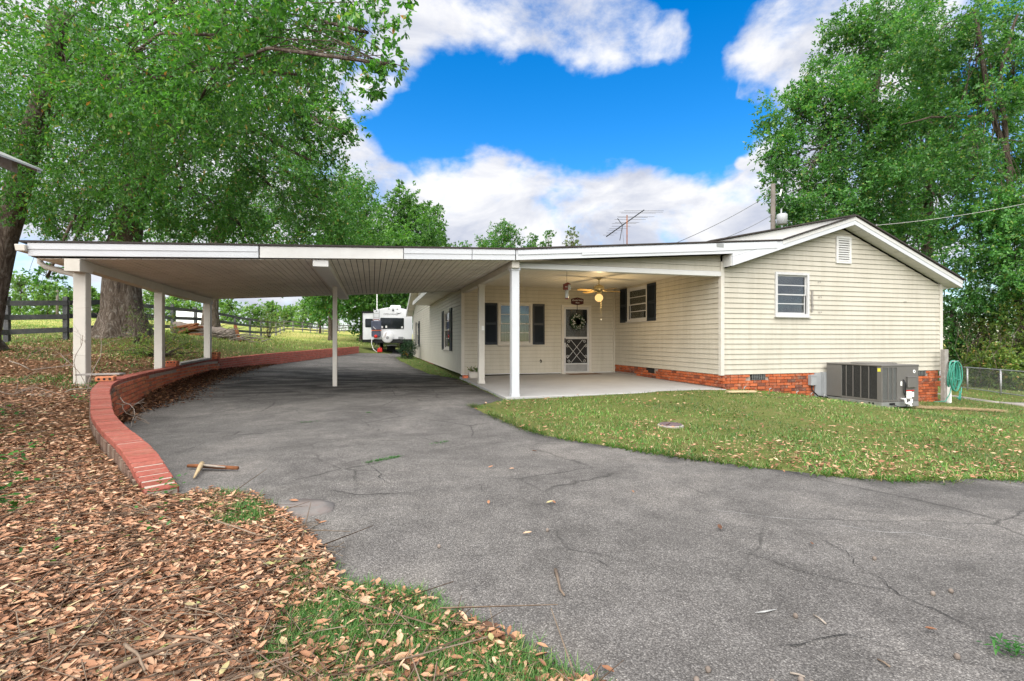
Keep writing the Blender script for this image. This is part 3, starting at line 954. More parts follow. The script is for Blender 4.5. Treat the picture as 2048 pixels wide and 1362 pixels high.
def ceil_z(x, y):
    t_ = (y - 9.0) / 6.2
    return (1 - t_) * (2.235 + .039 * (x + 4.18)) + t_ * (2.12 + .058 * (x + 4.18))


carport = thing('carport', 'wide low white carport on slim posts with a plank ceiling', 'carport', (-.84, 12, -.04))
FT = [(-4.86, 2.43), (2.57, 2.69), (6.95, 3.05), (8.65, 3.185)]


def ftop(x): return float(np.interp(x, [p[0] for p in FT], [p[1] for p in FT]))


def fbot(x): return float(np.interp(x, [-4.86, 2.57, 7.36], [2.24, 2.50, 2.845]))


# ceiling planks in two rows with a dark seam between
k = 0; x = -4.80
while x < 2.48:
    w = .103
    for y0, y1 in ((9.035, 12.03), (12.055, 15.16)):
        z = [ceil_z(x + .006, y0), ceil_z(x + w - .006, y0), ceil_z(x + w - .006, y1), ceil_z(x + .006, y1)]
        j = rnd.uniform(-.0025, .0025)
        mb = MB().hexa([(x + .006, y0, z[0] + j), (x + w - .006, y0, z[1] + j), (x + w - .006, y1, z[2] + j), (x + .006, y1, z[3] + j),
                        (x + .006, y0, z[0] + .012), (x + w - .006, y0, z[1] + .012), (x + w - .006, y1, z[2] + .012), (x + .006, y1, z[3] + .012)])
        mb.build('ceiling_plank', M['ceil'], carport)
    x += w
mb = MB()
for i in range(18):
    xa, xb = -4.86 + i * .4122, -4.86 + (i + 1) * .4122
    for ya, yb in ((9.03, 12.1), (12.1, 15.16)):
        c = [(xa, ya), (xb, ya), (xb, yb), (xa, yb)]
        mb.hexa([(a, b, ceil_z(a, b) + .03) for a, b in c] + [(a, b, ceil_z(a, b) + .17) for a, b in c])
mb.build('roof_deck', M['dark'], carport)
mb = MB()
c = [(-4.95, 8.93), (2.6, 8.93), (2.6, 15.26), (-4.95, 15.26)]
zt = lambda a, b: (ftop(a) if b < 10 else ceil_z(a, b) + .19)
mb.hexa([(a, b, zt(a, b) + .003) for a, b in c] + [(a, b, zt(a, b) + .032) for a, b in c]).build('roof', M['roofing'], carport)


def fascia_piece(x0, x1, y0=8.955, y1=8.997, frac0=0.0, frac1=1.0, n=1):
    mb = MB()
    pts = [x0 + (x1 - x0) * i / n for i in range(n + 1)]
    for a, b in zip(pts[:-1], pts[1:]):
        za0 = fbot(a) + (ftop(a) - fbot(a)) * frac0; za1 = fbot(a) + (ftop(a) - fbot(a)) * frac1
        zb0 = fbot(b) + (ftop(b) - fbot(b)) * frac0; zb1 = fbot(b) + (ftop(b) - fbot(b)) * frac1
        mb.hexa([(a, y0, za0), (b, y0, zb0), (b, y1, zb0), (a, y1, za0), (a, y0, za1), (b, y0, zb1), (b, y1, zb1), (a, y1, za1)])
    return mb


for i, (x0, x1) in enumerate([(-4.86, -1.79), (-1.77, .52), (.53, 1.74), (1.75, 2.56)]):
    fascia_piece(x0, x1).build('fascia_board', M['trim_metal'] if i != 1 else M['white'], carport, bevel=.003)
    if i in (0, 2, 3):
        fascia_piece(x0 + .001, x1 - .001, 8.943, 8.9535, .52, .995).build('fascia_trim', M['trim_metal'], carport)
mb = MB()
for a, b in ((-4.86, 2.55),):
    mb.hexa([(a, 15.165, ceil_z(a, 15.2) - .01), (b, 15.165, ceil_z(b, 15.2) - .01), (b, 15.2, ceil_z(b, 15.2) - .01), (a, 15.2, ceil_z(a, 15.2) - .01),
             (a, 15.165, ceil_z(a, 15.2) + .19), (b, 15.165, ceil_z(b, 15.2) + .19), (b, 15.2, ceil_z(b, 15.2) + .19), (a, 15.2, ceil_z(a, 15.2) + .19)])
mb.build('rear_fascia', M['white'], carport)
mb = MB().hexa([(-4.98, 8.90, 2.30), (-4.862, 8.90, 2.30), (-4.862, 15.2, 2.18), (-4.98, 15.2, 2.18), (-5.0, 8.90, 2.40), (-4.862, 8.90, 2.40), (-4.862, 15.2, 2.29), (-5.0, 15.2, 2.29)])
mb.build('gutter', M['cream'], carport, bevel=.01)
mb = MB()
pts = [(-4.92, 9.35, 2.30), (-4.92, 9.35, 2.20), (-4.86, 9.36, 2.14), (-4.52, 9.40, 2.04), (-4.46, 9.40, 1.97), (-4.455, 9.40, .36)]
mb.tube(pts, .042, 8)
mb.build('downspout', M['cream'], carport, smooth=True)
for zz in (1.55, .8):
    MB().box(-4.505, -4.40, 9.355, 9.445, zz, zz + .025).build('downspout_strap', M['cream'], carport)
# left beam in three lengths, centre beam, right beam
LB = [(-4.33, 8.97, 2.235, 2.05), (-4.33, 9.35, 2.23, 2.09), (-4.28, 11.95, 2.17, 2.0), (-4.2, 15.05, 2.115, 1.975)]
for i, (p, q) in enumerate(zip(LB[:-1], LB[1:])):
    w = .085 if i else .10
    g = .004
    yy0, yy1 = p[1] + (g if i else 0), q[1] - g
    b0, b1 = (p[3] if i else 2.035), (q[3] if i else 2.05)
    t0, t1 = ceil_z(p[0], yy0) - .004, ceil_z(q[0], yy1) - .004
    MB().hexa([(p[0] - w, yy0, b0), (p[0] + w, yy0, b0), (q[0] + w, yy1, b1), (q[0] - w, yy1, b1), (p[0] - w, yy0, t0), (p[0] + w, yy0, t0), (q[0] + w, yy1, t1), (q[0] - w, yy1, t1)]).build('beam', M['cream'], carport, bevel=.006)
zc0, zc1 = ceil_z(-.84, 9), ceil_z(-.8, 15.2)
MB().hexa([(-.97, 9.01, zc0 - .115), (-.72, 9.01, zc0 - .115), (-.67, 15.19, zc1 - .13), (-.92, 15.19, zc1 - .13), (-.97, 9.01, zc0 - .004), (-.72, 9.01, zc0 - .004), (-.67, 15.19, zc1 - .004), (-.92, 15.19, zc1 - .004)]).build('beam', M['white'], carport, bevel=.005)
zc0, zc1 = 2.372, 2.36
MB().hexa([(2.53, 9.07, zc0), (2.68, 9.07, zc0), (2.64, 14.2, zc1), (2.49, 14.2, zc1), (2.53, 9.07, 2.62), (2.68, 9.07, 2.62), (2.64, 14.2, 2.62), (2.49, 14.2, 2.62)]).build('beam', M['cream'], carport, bevel=.005)


def post(name, x, y, w, z0, z1, mat, parent, cap=False, **kw):
    mb = MB().box(x - w / 2, x + w / 2, y - w / 2, y + w / 2, z0, z1)
    o = mb.build(name, mat, parent, bevel=.008, **kw)
    if cap:
        MB().box(x - w / 2 - .012, x + w / 2 + .012, y - w / 2 - .012, y + w / 2 + .012, z1 - .06, z1 - .001).build('cap_trim', mat, o)
        MB().box(x - w / 2 - .006, x + w / 2 + .006, y - w / 2 - .006, y + w / 2 + .006, z0, z0 + .05).build('base_trim', mat, o)
    return o


post('post', -4.34, 9.27, .165, .18, 2.045, M['cream'], carport)
post('post', -4.27, 12.0, .15, .33, 2.0, M['cream'], carport)
post('post', -4.2, 14.92, .15, .42, 1.98, M['cream'], carport)
post('post', -.82, 12.0, .095, -.09, ceil_z(-.82, 12) - .12, M['cream'], carport)

# ------------------------------------------------------------------ house
house = thing('house', 'single storey cream vinyl sided house with a brick foundation and covered porch', 'house', (7.34, 9.29, 0))
EXPO = .1125


def clip_poly(poly, a, b, c):
    """keep the part of a convex (u,z) polygon where a*u + b*z <= c"""
    out = []
    for i in range(len(poly)):
        p, q = poly[i], poly[(i + 1) % len(poly)]
        dp, dq = a * p[0] + b * p[1] - c, a * q[0] + b * q[1] - c
        if dp <= 0: out.append(p)
        if (dp < 0 < dq) or (dq < 0 < dp):
            t_ = dp / (dp - dq)
            out.append((p[0] + (q[0] - p[0]) * t_, p[1] + (q[1] - p[1]) * t_))
    return out


def sided_wall(name, P, U, N_, u0, u1, z0, z1, openings=(), planes=(), seed=0, mat='siding', label=None):
    """a wall backing with clapboard courses as its pieces. P: origin (x, y), U: along, N_: outward, openings: (u0, u1, z0, z1)"""
    r = random.Random(seed)
    P, U, N_ = Vector((*P, 0)), Vector((*U, 0)), Vector((*N_, 0))
    pt = lambda u, z, o: P + U * u + N_ * o + Vector((0, 0, z))

    def cells(a0, a1, b0, b1):
        rects = [(a0, a1, b0, b1)]
        for o in openings:
            nr = []
            for (x0, x1, y0, y1) in rects:
                if o[0] >= x1 or o[1] <= x0 or o[2] >= y1 or o[3] <= y0: nr.append((x0, x1, y0, y1)); continue
                if o[0] > x0: nr.append((x0, o[0], y0, y1))
                if o[1] < x1: nr.append((o[1], x1, y0, y1))
                m0, m1 = max(x0, o[0]), min(x1, o[1])
                if o[2] > y0: nr.append((m0, m1, y0, o[2]))
                if o[3] < y1: nr.append((m0, m1, o[3], y1))
            rects = nr
        out = []
        for (x0, x1, y0, y1) in rects:
            pl = [(x0, y0), (x1, y0), (x1, y1), (x0, y1)]
            for c in planes: pl = clip_poly(pl, *c) if pl else pl
            if len(pl) >= 3: out.append(pl)
        return out
    mb = MB()
    for pl in cells(u0, u1, z0, z1):
        mb.prism([pt(u, z, -.001) for u, z in pl], N_ * -.1)
    wall_o = mb.build(name, M['dark'] if mat == 'siding' else M[mat], house)  # dark backing shows through the course gaps, standing in for their shadow lines
    n = int(math.ceil((z1 - z0) / EXPO))
    for i in range(n):
        a, b = z0 + i * EXPO, min(z1, z0 + (i + 1) * EXPO)
        cuts = [u0]; u = u0 + r.uniform(.3, 3.4)
        while u < u1 - .2:
            cuts.append(u); u += r.uniform(2.2, 3.8)
        cuts.append(u1)
        pieces = []
        for j, (c0, c1) in enumerate(zip(cuts[:-1], cuts[1:])):
            ex = .0016 * (j % 2) + r.uniform(-.0004, .0004)
            for pl in cells(c0, c1 + (.02 if j % 2 else 0) * (c1 < u1), a + .004, b):
                pieces.append((min(q[0] for q in pl), max(q[0] for q in pl), ex, pl))
        pieces.sort(key=lambda q: q[0])
        runs = []
        for q in pieces:
            if runs and q[0] <= runs[-1][0] + .003: runs[-1][1].append(q); runs[-1][0] = max(runs[-1][0], q[1])
            else: runs.append([q[1], [q]])
        for _, run in runs:
            mb = MB()
            for _, _, ex, pl in run:
                fr = [pt(u, z, .004 + .020 * (1 - (z - a) / EXPO) + ex) for u, z in pl]
                bk = [pt(u, z, .001) for u, z in pl]
                m_ = len(pl); base = len(mb.v)
                mb.v += [tuple(q) for q in bk + fr]
                mb.f += [tuple(base + q for q in reversed(range(m_))), tuple(base + m_ + q for q in range(m_))]
                mb.f += [(base + q, base + (q + 1) % m_, base + m_ + (q + 1) % m_, base + m_ + q) for q in range(m_)]
            mb.build('siding_board', M[mat], wall_o)
    return wall_o


def window(P, U, N_, u0, u1, z0, z1, rows, cols, fill='blind', depth=.035, trim=.06, mat='alu', label=None, sill=True, seed=0):
    """a double-hung window: outer trim, two sashes with muntins, panes, and what stands behind the glass"""
    P, U, N_ = Vector((*P, 0)), Vector((*U, 0)), Vector((*N_, 0))
    B = Matrix((( U.x, N_.x, 0, P.x), (U.y, N_.y, 0, P.y), (0, 0, 1, 0), (0, 0, 0, 1)))

    def bx(mb, a0, a1, o0, o1, b0, b1):
        t_ = MB().box(a0, a1, o0, o1, b0, b1)
        return mb.add([B @ Vector(q) for q in t_.v], t_.f)
    mb = MB()
    bx(mb, u0, u0 + trim, .0, depth, z0, z1); bx(mb, u1 - trim, u1, .0, depth, z0, z1)
    bx(mb, u0 + trim, u1 - trim, 0, depth, z1 - trim, z1); bx(mb, u0 + trim, u1 - trim, 0, depth, z0, z0 + trim)
    w = mb.build('window', M[mat], house, bevel=.003, label=label)
    if sill:
        bx(MB(), u0 - .02, u1 + .02, .0, depth + .035, z0 - .028, z0 - .001).build('sill', M[mat], w)
    a0, a1, b0, b1 = u0 + trim, u1 - trim, z0 + trim, z1 - trim
    zm = (b0 + b1) / 2
    for si, (c0, c1, o) in enumerate(((zm - .018, b1 - .002, .0), (b0 + .002, zm + .018, -.022))):
        mb = MB(); t_ = .028
        bx(mb, a0 + .001, a0 + t_, o - .018, o + .002, c0, c1); bx(mb, a1 - t_, a1 - .001, o - .018, o + .002, c0, c1)
        bx(mb, a0 + t_, a1 - t_, o - .018, o + .002, c0, c0 + t_); bx(mb, a0 + t_, a1 - t_, o - .018, o + .002, c1 - t_, c1)
        for k in range(1, cols):
            u = a0 + t_ + (a1 - a0 - 2 * t_) * k / cols
            bx(mb, u - .008, u + .008, o - .014, o + .0, c0 + t_, c1 - t_)
        for k in range(1, rows):
            zz = c0 + (c1 - c0) * k / rows
            bx(mb, a0 + t_, a1 - t_, o - .0145, o + .0005, zz - .010, zz + .010)
        mb.build('sash', M[mat], w)
        bx(MB(), a0 + t_ - .004, a1 - t_ + .004, o - .010, o - .007, c0 + t_ - .004, c1 - t_ + .004).build('pane', M['glass'], w)
    if fill == 'blind':
        mb = MB(); zz = b0 + .02
        while zz < b1:
            c0 = [(a0 + .02, -.075, zz), (a1 - .02, -.075, zz), (a1 - .02, -.058, zz + .012), (a0 + .02, -.058, zz + .012)]
            mb.hexa([B @ Vector(q) for q in c0] + [B @ (Vector(q) + Vector((0, 0, .0015))) for q in c0]); zz += .024
        mb.build('blind', M['blind'], w)
    elif fill == 'curtain':
        mb = MB(); nn = 40
        for i in range(nn + 1):
            u = a0 + (a1 - a0) * i / nn; o = -.085 + .012 * math.sin(i * 1.9 + seed)
            mb.v += [tuple(B @ Vector((u, o, b0))), tuple(B @ Vector((u, o, zm + .02)))]
            if i: mb.f.append((2 * i - 2, 2 * i, 2 * i + 1, 2 * i - 1))
        mb.build('curtain', M['curtain'], w)
    mb = MB()
    e = .012
    bx(mb, a0 - e, a1 + e, -.42, -.40, b0 - e, b1 + e); bx(mb, a0 - 2 * e, a0 - e, -.40, -.03, b0, b1); bx(mb, a1 + e, a1 + 2 * e, -.40, -.03, b0, b1)
    bx(mb, a0 - e, a1 + e, -.40, -.03, b1 + e, b1 + 2 * e); bx(mb, a0 - e, a1 + e, -.40, -.03, b0 - 2 * e, b0 - e)
    mb.build('dark_room', M['doorpaint'], w)
    return w


def shutter(P, U, N_, u0, u1, z0, z1, off=.022):
    P, U, N_ = Vector((*P, 0)), Vector((*U, 0)), Vector((*N_, 0))
    B = Matrix(((U.x, N_.x, 0, P.x), (U.y, N_.y, 0, P.y), (0, 0, 1, 0), (0, 0, 0, 1)))
    mb = MB()

    def bx(a0, a1, o0, o1, b0, b1):
        t_ = MB().box(a0, a1, o0, o1, b0, b1); mb.add([B @ Vector(q) for q in t_.v], t_.f)
    s_ = .045; zm = z0 + (z1 - z0) * .5
    bx(u0, u0 + s_, off, off + .03, z0, z1); bx(u1 - s_, u1, off, off + .03, z0, z1)
    for a, b in ((z0, z0 + .07), (zm - .035, zm + .035), (z1 - .07, z1)): bx(u0 + s_, u1 - s_, off, off + .03, a, b)
    bx(u0 + s_, u1 - s_, off + .001, off + .006, z0 + .07, zm - .035); bx(u0 + s_, u1 - s_, off + .001, off + .006, zm + .035, z1 - .07)
    sh = mb.build('shutter', M['shutter'], house, bevel=.002)
    mb = MB()
    for a, b in ((z0 + .07, zm - .035), (zm + .035, z1 - .07)):
        zz = a + .006
        while zz < b - .02:
            c0 = [(u0 + s_, off + .024, zz), (u1 - s_, off + .024, zz), (u1 - s_, off + .008, zz + .020), (u0 + s_, off + .008, zz + .020)]
            mb.hexa([B @ Vector(q) for q in c0] + [B @ (Vector(q) + Vector((0, 0, .006))) for q in c0]); zz += .026
    mb.build('louvers', M['shutter'], sh)


GX0, GX1, GY = 7.34, 13.85, 9.29
WX, BY = 2.5, 14.3
# --- main gable wall (facing the camera)
ap = (10.69, 3.63)
sl_l, sl_r = .324, .396
gp = [(-sl_l, 1, ap[1] - sl_l * (ap[0] - GX0)), (sl_r, 1, ap[1] + sl_r * (ap[0] - GX0))]
gw = (8.76 - GX0, 9.67 - GX0, 1.57, 2.53); gv = (10.50 - GX0, 10.91 - GX0, 2.84, 3.43)
sided_wall('gable_wall', (GX0, GY), (1, 0), (0, -1), .0, GX1 - GX0, .25, 3.66, [gw, gv], gp, 1)
window((GX0, GY), (1, 0), (0, -1), 8.74 - GX0, 9.69 - GX0, 1.55, 2.55, 2, 1, 'blind', label='aluminium window with blinds in the gable wall', depth=.05)
# --- porch side wall (faces left), back wall, wing wall (faces left)
pw = (BY - 13.41, BY - 12.33, 1.58, 2.52)
sided_wall('porch_side_wall', (GX0, BY), (0, -1), (-1, 0), .0, BY - GY, .25, 2.62, [pw], (), 2)
window((GX0, BY), (0, -1), (-1, 0), BY - 13.43, BY - 12.31, 1.56, 2.54, 2, 1, 'blind', mat='alu', label='aluminium window between dark shutters on the porch side wall')
shutter((GX0, BY), (0, -1), (-1, 0), BY - 13.85, BY - 13.45, 1.54, 2.56)
shutter((GX0, BY), (0, -1), (-1, 0), BY - 12.29, BY - 11.87, 1.54, 2.56)
bw = (3.58 - WX, 4.59 - WX, .90, 2.10); dr = (5.58 - WX, 6.49 - WX, -.1, 2.06)
sided_wall('porch_back_wall', (WX, BY), (1, 0), (0, -1), .0, GX0 - WX, .03, 2.62, [bw, dr], (), 3)
window((WX, BY), (1, 0), (0, -1), 3.56 - WX, 4.61 - WX, .88, 2.125, 2, 3, 'curtain', mat='cream', label='white sash window with pale curtain behind the porch post')
shutter((WX, BY), (1, 0), (0, -1), 3.14 - WX, 3.53 - WX, .88, 2.10)
shutter((WX, BY), (1, 0), (0, -1), 4.63 - WX, 5.0 - WX, .88, 2.10)
WE = 32.0
w1 = (16.52, 17.88, .72, 2.02); w2 = (28.0, 29.4, .72, 2.02)
ww = [(WE - b, WE - a, c, d) for a, b, c, d in (w1, w2)]
sided_wall('wing_wall', (WX, WE), (0, -1), (-1, 0), .0, WE - BY, .02, 2.62, ww, (), 4, label='pale siding of the side wing')
sided_wall('wing_gable_wall', (WX, WE), (0, -1), (-1, 0), .0, WE - 22.6, 2.625, 4.1, (), [(-.42, 1, 2.65), (.3, 1, 5.4)], 5)
for (a, b, c, d), lb in ((w1, 'nearer window of the side wing'), (w2, 'farther window of the side wing')):
    window((WX, WE), (0, -1), (-1, 0), WE - b - .02, WE - a + .02, c - .02, d + .02, 2, 1, 'curtain', mat='cream', label=lb)
    shutter((WX, WE), (0, -1), (-1, 0), WE - b - .46, WE - b - .03, .66, 2.06, .03)
    shutter((WX, WE), (0, -1), (-1, 0), WE - a + .03, WE - a + .46, .66, 2.06, .03)
# corner posts of the siding
for (x, y) in ((GX0, GY), (GX1, GY), (WX, BY)):
    MB().box(x - .035, x + .055, y - .035, y + .055, .235 if x > 3 else .0, 2.55 if x > 10 else 2.72).build('corner_board', M['cream'], house, bevel=.004)
MB().box(GX0 - .055, GX0 - .001, BY - .055, BY - .001, .0, 2.6).build('corner_board', M['siding'], house)
MB().box(WX - .045, WX + .05, WE - .05, WE + .05, .0, 2.6).build('corner_board', M['white'], house)
MB().box(WX - .04, GX0 - .06, BY - .04, BY - .002, .005, .03).build('base_trim', M['white'], house)
# right and rear walls of the main block (plain), so that it is a closed volume
MB().box(GX1 - .1, GX1, GY + .1, 20, .25, 2.4).build('side_wall', M['siding'], house)
MB().box(WX + .05, GX1, 31.9, 32.0, .0, 2.4).build('rear_wall', M['siding'], house)

# --- roof: rakes, soffit, fascia over the porch
def rake(x0, z0, x1, z1, h, name, mat, y0=8.955, y1=8.998, dz=0):
    return MB().prism([(x0, y0, z0 + dz), (x1, y0, z1 + dz), (x1, y0, z1 + h + dz), (x0, y0, z0 + h + dz)], (0, y1 - y0, 0)).build(name, mat, house, bevel=.003)


RA = (10.69, 3.666); LT = (7.36, 2.587); RT = (14.12, 2.305)
rake(RA[0], RA[1], RT[0], RT[1], .185, 'rake_board', M['trim_metal'])
rake(LT[0], LT[1], RA[0], RA[1], .185, 'rake_board', M['trim_metal'])
rake(8.66, LT[1] + (8.66 - 7.36) * .324, RA[0], RA[1], .085, 'rake_trim', M['white'], 8.944, 8.9535, .098)
rake(RA[0], RA[1], RT[0], RT[1], .085, 'rake_trim', M['white'], 8.944, 8.9535, .098)
# triangular panels left of the ridge
MB().prism([(6.83, 8.99, 3.055), (8.64, 8.99, 3.20), (10.69, 8.99, 3.86), (10.69, 8.99, 3.865), (6.83, 8.99, 3.06)], (0, .03, 0)).build('gable_panel', M['white'], house)
MB().prism([(2.58, 8.957, 2.502), (7.36, 8.957, 2.847), (7.36, 8.957, LT[1] + .19), (8.6, 8.957, LT[1] + 1.24 * .324 + .187), (8.64, 8.957, 3.178), (6.95, 8.957, 3.045), (2.58, 8.957, 2.69)], (0, .04, 0)).build('fascia_board', M['trim_metal'], house)
MB().prism([(3.9, 8.943, 2.655), (6.9, 8.943, 2.875), (8.5, 8.943, 3.02), (8.5, 8.943, 3.155), (6.9, 8.943, 3.03), (3.9, 8.943, 2.775)], (0, .011, 0)).build('fascia_trim', M['trim_metal'], house)
MB().prism([(2.62, 8.940, 2.60), (4.6, 8.940, 2.745), (4.68, 8.940, 2.80), (4.68, 8.940, 2.825), (2.60, 8.940, 2.675)], (0, .012, 0)).build('fascia_patch', M['trim_metal'], house, label='loose bent strip of fascia metal')
MB().box(6.95, 7.12, 8.935, 8.956, 2.965, 3.04).build('flashing', M['galv'], house)
# cornice return at the left foot of the rake
MB().prism([(7.345, 8.998, 2.587), (7.42, 8.998, 2.61), (7.42, 8.998, 2.85), (7.345, 8.998, 2.84)], (0, .27, 0)).build('cornice_return', M['white'], house)
# soffit under the gable overhang, made of separate panels
for (xa, za, xb, zb) in ((LT[0] + .07, LT[1] + .03, RA[0], RA[1] + .01), (RA[0], RA[1] + .01, RT[0] - .02, RT[1] + .012)):
    n = 12
    for i in range(n):
        a, b = i / n, (i + 1) / n - .004
        p = lambda t_: (xa + (xb - xa) * t_, za + (zb - za) * t_)
        (x0, z0), (x1, z1) = p(a), p(b)
        MB().hexa([(x0, 9.0, z0), (x1, 9.0, z1), (x1, 9.27, z1), (x0, 9.27, z0), (x0, 9.0, z0 + .01), (x1, 9.0, z1 + .01), (x1, 9.27, z1 + .01), (x0, 9.27, z0 + .01)]).build('soffit_panel', M['white'], house)
# eave box on the right
MB().prism([(GX1 + .0, 9.27, 2.31), (RT[0] + .001, 9.27, 2.31), (RT[0] + .001, 9.27, 2.46), (GX1, 9.27, 2.52)], (0, 11, 0)).build('eave', M['white'], house)
# roof sheets: main roof (two slopes), low porch roof
def sheet(pts, h, name='roof'):
    pts = [Vector(p) for p in pts]
    return MB().hexa(pts + [p + Vector((0, 0, h)) for p in pts]).build(name, M['roofing'], house)


sheet([(RA[0] + .012, 8.90, 3.856), (RT[0] + .04, 8.90, 2.484), (RT[0] + .04, 20.3, 2.484), (RA[0] + .012, 20.3, 3.856)], .03)
sheet([(8.67, 8.90, 3.205), (RA[0] - .0, 8.90, 3.857), (RA[0] - .0, 8.97, 3.857), (8.67, 8.97, 3.205)], .028, 'roof_edge')
sheet([(6.80, 8.93, 3.068), (RA[0], 8.93, 3.875), (RA[0], 20.3, 3.875), (6.80, 20.3, 3.068)], .030)
sheet([(2.60, 8.93, 2.70), (6.95, 8.93, 3.056), (6.95, 20.3, 3.056), (2.60, 20.3, 2.70)], .028)
sheet([(6.951, 8.93, 3.056), (8.66, 8.93, 3.19), (8.66, 8.985, 3.19), (6.951, 8.985, 3.056)], .026, 'roof_edge')
sheet([(1.75, 15.27, 2.735), (6.5, 15.27, 3.25), (6.5, 22.6, 3.25), (1.75, 22.6, 2.735)], .04)
sheet([(2.6, 22.6, 2.75), (6.5, 22.6, 3.25), (6.5, 31.9, 3.25), (2.6, 31.9, 2.75)], .04)
sheet([(6.5, 20.3, 3.25), (14.1, 20.3, 2.5), (14.1, 31.9, 2.5), (6.5, 31.9, 3.25)], .05)
# wing eave: fascia and soffit beyond the carport, far rake
MB().box(1.72, 1.76, 15.27, 22.6, 2.57, 2.73).build('eave_fascia', M['white'], house)
MB().box(1.76, WX - .02, 15.27, 22.58, 2.58, 2.60).build('eave_soffit', M['ceil'], house)
MB().prism([(1.72, 22.6, 2.57), (WX, 22.6, 2.57), (WX, 22.6, 2.9), (1.72, 22.6, 2.73)], (0, .03, 0)).build('eave_end', M['white'], house)
MB().prism([(2.1, 33.2, 2.55), (2.1, 33.2, 2.85), (2.1, 25.0, 5.0), (2.1, 25.0, 4.7)], (.06, 0, 0)).build('far_rake', M['white'], house)
MB().prism([(2.16, 33.1, 2.56), (2.16, 25.0, 4.7), (2.16, 25.0, 4.72), (2.16, 33.1, 2.58)], (.34, 0, 0)).build('far_soffit', M['ceil'], house)

# --- gable vent
v = MB()
a0, a1, b0, b1 = 10.48, 10.93, 2.815, 3.45
for q in ((a0, a0 + .06, b0, b1), (a1 - .06, a1, b0, b1), (a0 + .06, a1 - .06, b0, b0 + .05), (a0 + .06, a1 - .06, b1 - .05, b1)):
    v.box(q[0], q[1], GY - .05, GY - .002, q[2], q[3])
vent = v.build('gable_vent', M['white'], house, bevel=.003)
zz = b0 + .055
while zz < b1 - .07:
    MB().hexa([(a0 + .06, GY - .046, zz), (a1 - .06, GY - .046, zz), (a1 - .06, GY - .004, zz + .03), (a0 + .06, GY - .004, zz + .03), (a0 + .06, GY - .046, zz + .024), (a1 - .06, GY - .046, zz + .024), (a1 - .06, GY - .004, zz + .054), (a0 + .06, GY - .004, zz + .054)]).build('vent_slat', M['white'], vent)
    zz += .054
# --- porch header above the opening, ceiling, floor, posts
sided_wall('porch_header', (2.7, GY), (1, 0), (0, -1), .0, GX0 - 2.7 - .04, 2.50, 2.9, (), [(-.073, 1, 2.52 - .0)], 6)
MB().box(2.69, GX0 - .036, GY - .045, GY + .12, 2.395, 2.498).build('header_beam', M['white'], house, bevel=.004)
x = 2.70
while x < GX0 - .05:
    MB().box(x + .003, min(x + .147, GX0 - .03), GY + .125, BY - .03, 2.60, 2.612).build('ceiling_plank', M['porchceil'], house); x += .15
MB().box(2.6, GX0 - .02, GY + .125, BY - .02, 2.616, 2.65).build('porch_ceiling', M['porchceil'], house)
c = [(2.42, 9.12), (7.335, 9.12), (7.335, 14.31), (2.42, 14.31)]
MB().hexa([(a, b, -.25) for a, b in c] + [(a, b, slab_z(a, b)) for a, b in c]).build('porch_floor', M['concrete'], house, bevel=.01)
post('porch_post', 2.625, 9.22, .152, slab_z(2.6, 9.2) + .001, 2.394, M['trim_metal'], house, True)
post('porch_post', 2.575, 12.05, .15, slab_z(2.6, 12) + .001, 2.37, M['cream'], house, True)
MB().box(2.57, 2.64, 11.972, 11.975, 1.25, 1.36).build('house_number_plate', M['label_white'], house)

# --- brick foundation
found = MB().box(GX0 + .03, GX1 - .04, GY + .03, GY + .1, -.8, .249).box(GX0 + .03, GX0 + .1, GY + .1, BY, -.2, .249).build('foundation', M['mortar'], house)
fb = MB().box(-.096, .096, -.04, .02, -.029, .029).mesh('brick', M['brick'], bevel=.003)
hb = MB().box(-.045, .045, -.04, .02, -.029, .029).mesh('brick', M['brick'], bevel=.003)
nb = 0
for c in range(13):
    z = .249 - .036 - c * .0672
    x = GX0 + .02 + (.105 if c % 2 else .0)
    while x < GX1 - .12:
        xx = x + .096
        g = hz(xx, GY - .05)
        vent_hit = z > .11 and (8.06 < xx < 8.57 or 12.92 < xx < 13.42)
        hidden = 10.3 < xx < 12.2 and z < .1 and False
        if z > g - .05 and not vent_hit:
            small = rnd.random() < .12
            inst('brick', hb if small else fb, found, Matrix.Translation((xx - (.05 if small else 0), GY + .03 + rnd.uniform(-.006, .003), z + rnd.uniform(-.002, .002))) @ Matrix.Rotation(rnd.uniform(-.012, .012), 4, 'Y')); nb += 1
            x += .104 if small else .207
        else: x += .207
    y = BY - .02 - (.105 if c % 2 else 0)
    while y > GY + .1:
        if z > slab_z(7.3, y) + .02 and not (z > .1 and abs(y - 12.2) < .22):
            inst('brick', fb, found, Matrix.Translation((GX0 + .03 + rnd.uniform(-.006, .003), y - .096, z)) @ Matrix.Rotation(-math.pi / 2, 4, 'Z')); nb += 1
        y -= .207
print('foundation bricks', nb)
for x0, x1 in ((8.13, 8.50), (12.98, 13.36)):
    mb = MB()
    for q in range(8): mb.box(x0 + .012 + q * (x1 - x0 - .03) / 7, x0 + .02 + q * (x1 - x0 - .03) / 7, GY - .012, GY + .0, .125, .245)
    for q in range(4): mb.box(x0, x1, GY - .006, GY + .006, .13 + q * .034, .136 + q * .034)
    cv = mb.build('crawl_vent', M['galv'], house)
    MB().box(x0 - .01, x1 + .01, GY + .012, GY + .028, .11, .249).build('vent_void', M['dark'], cv)
MB().box(GX0 + .012, GX0 + .02, 12.02, 12.42, .11, .245).build('crawl_vent', M['dark'], house)
# wing foundation strip
fw = MB().box(WX + .03, WX + .06, BY + 7.5, WE, -.3, .015).build('wing_foundation', M['brick_far'], house)

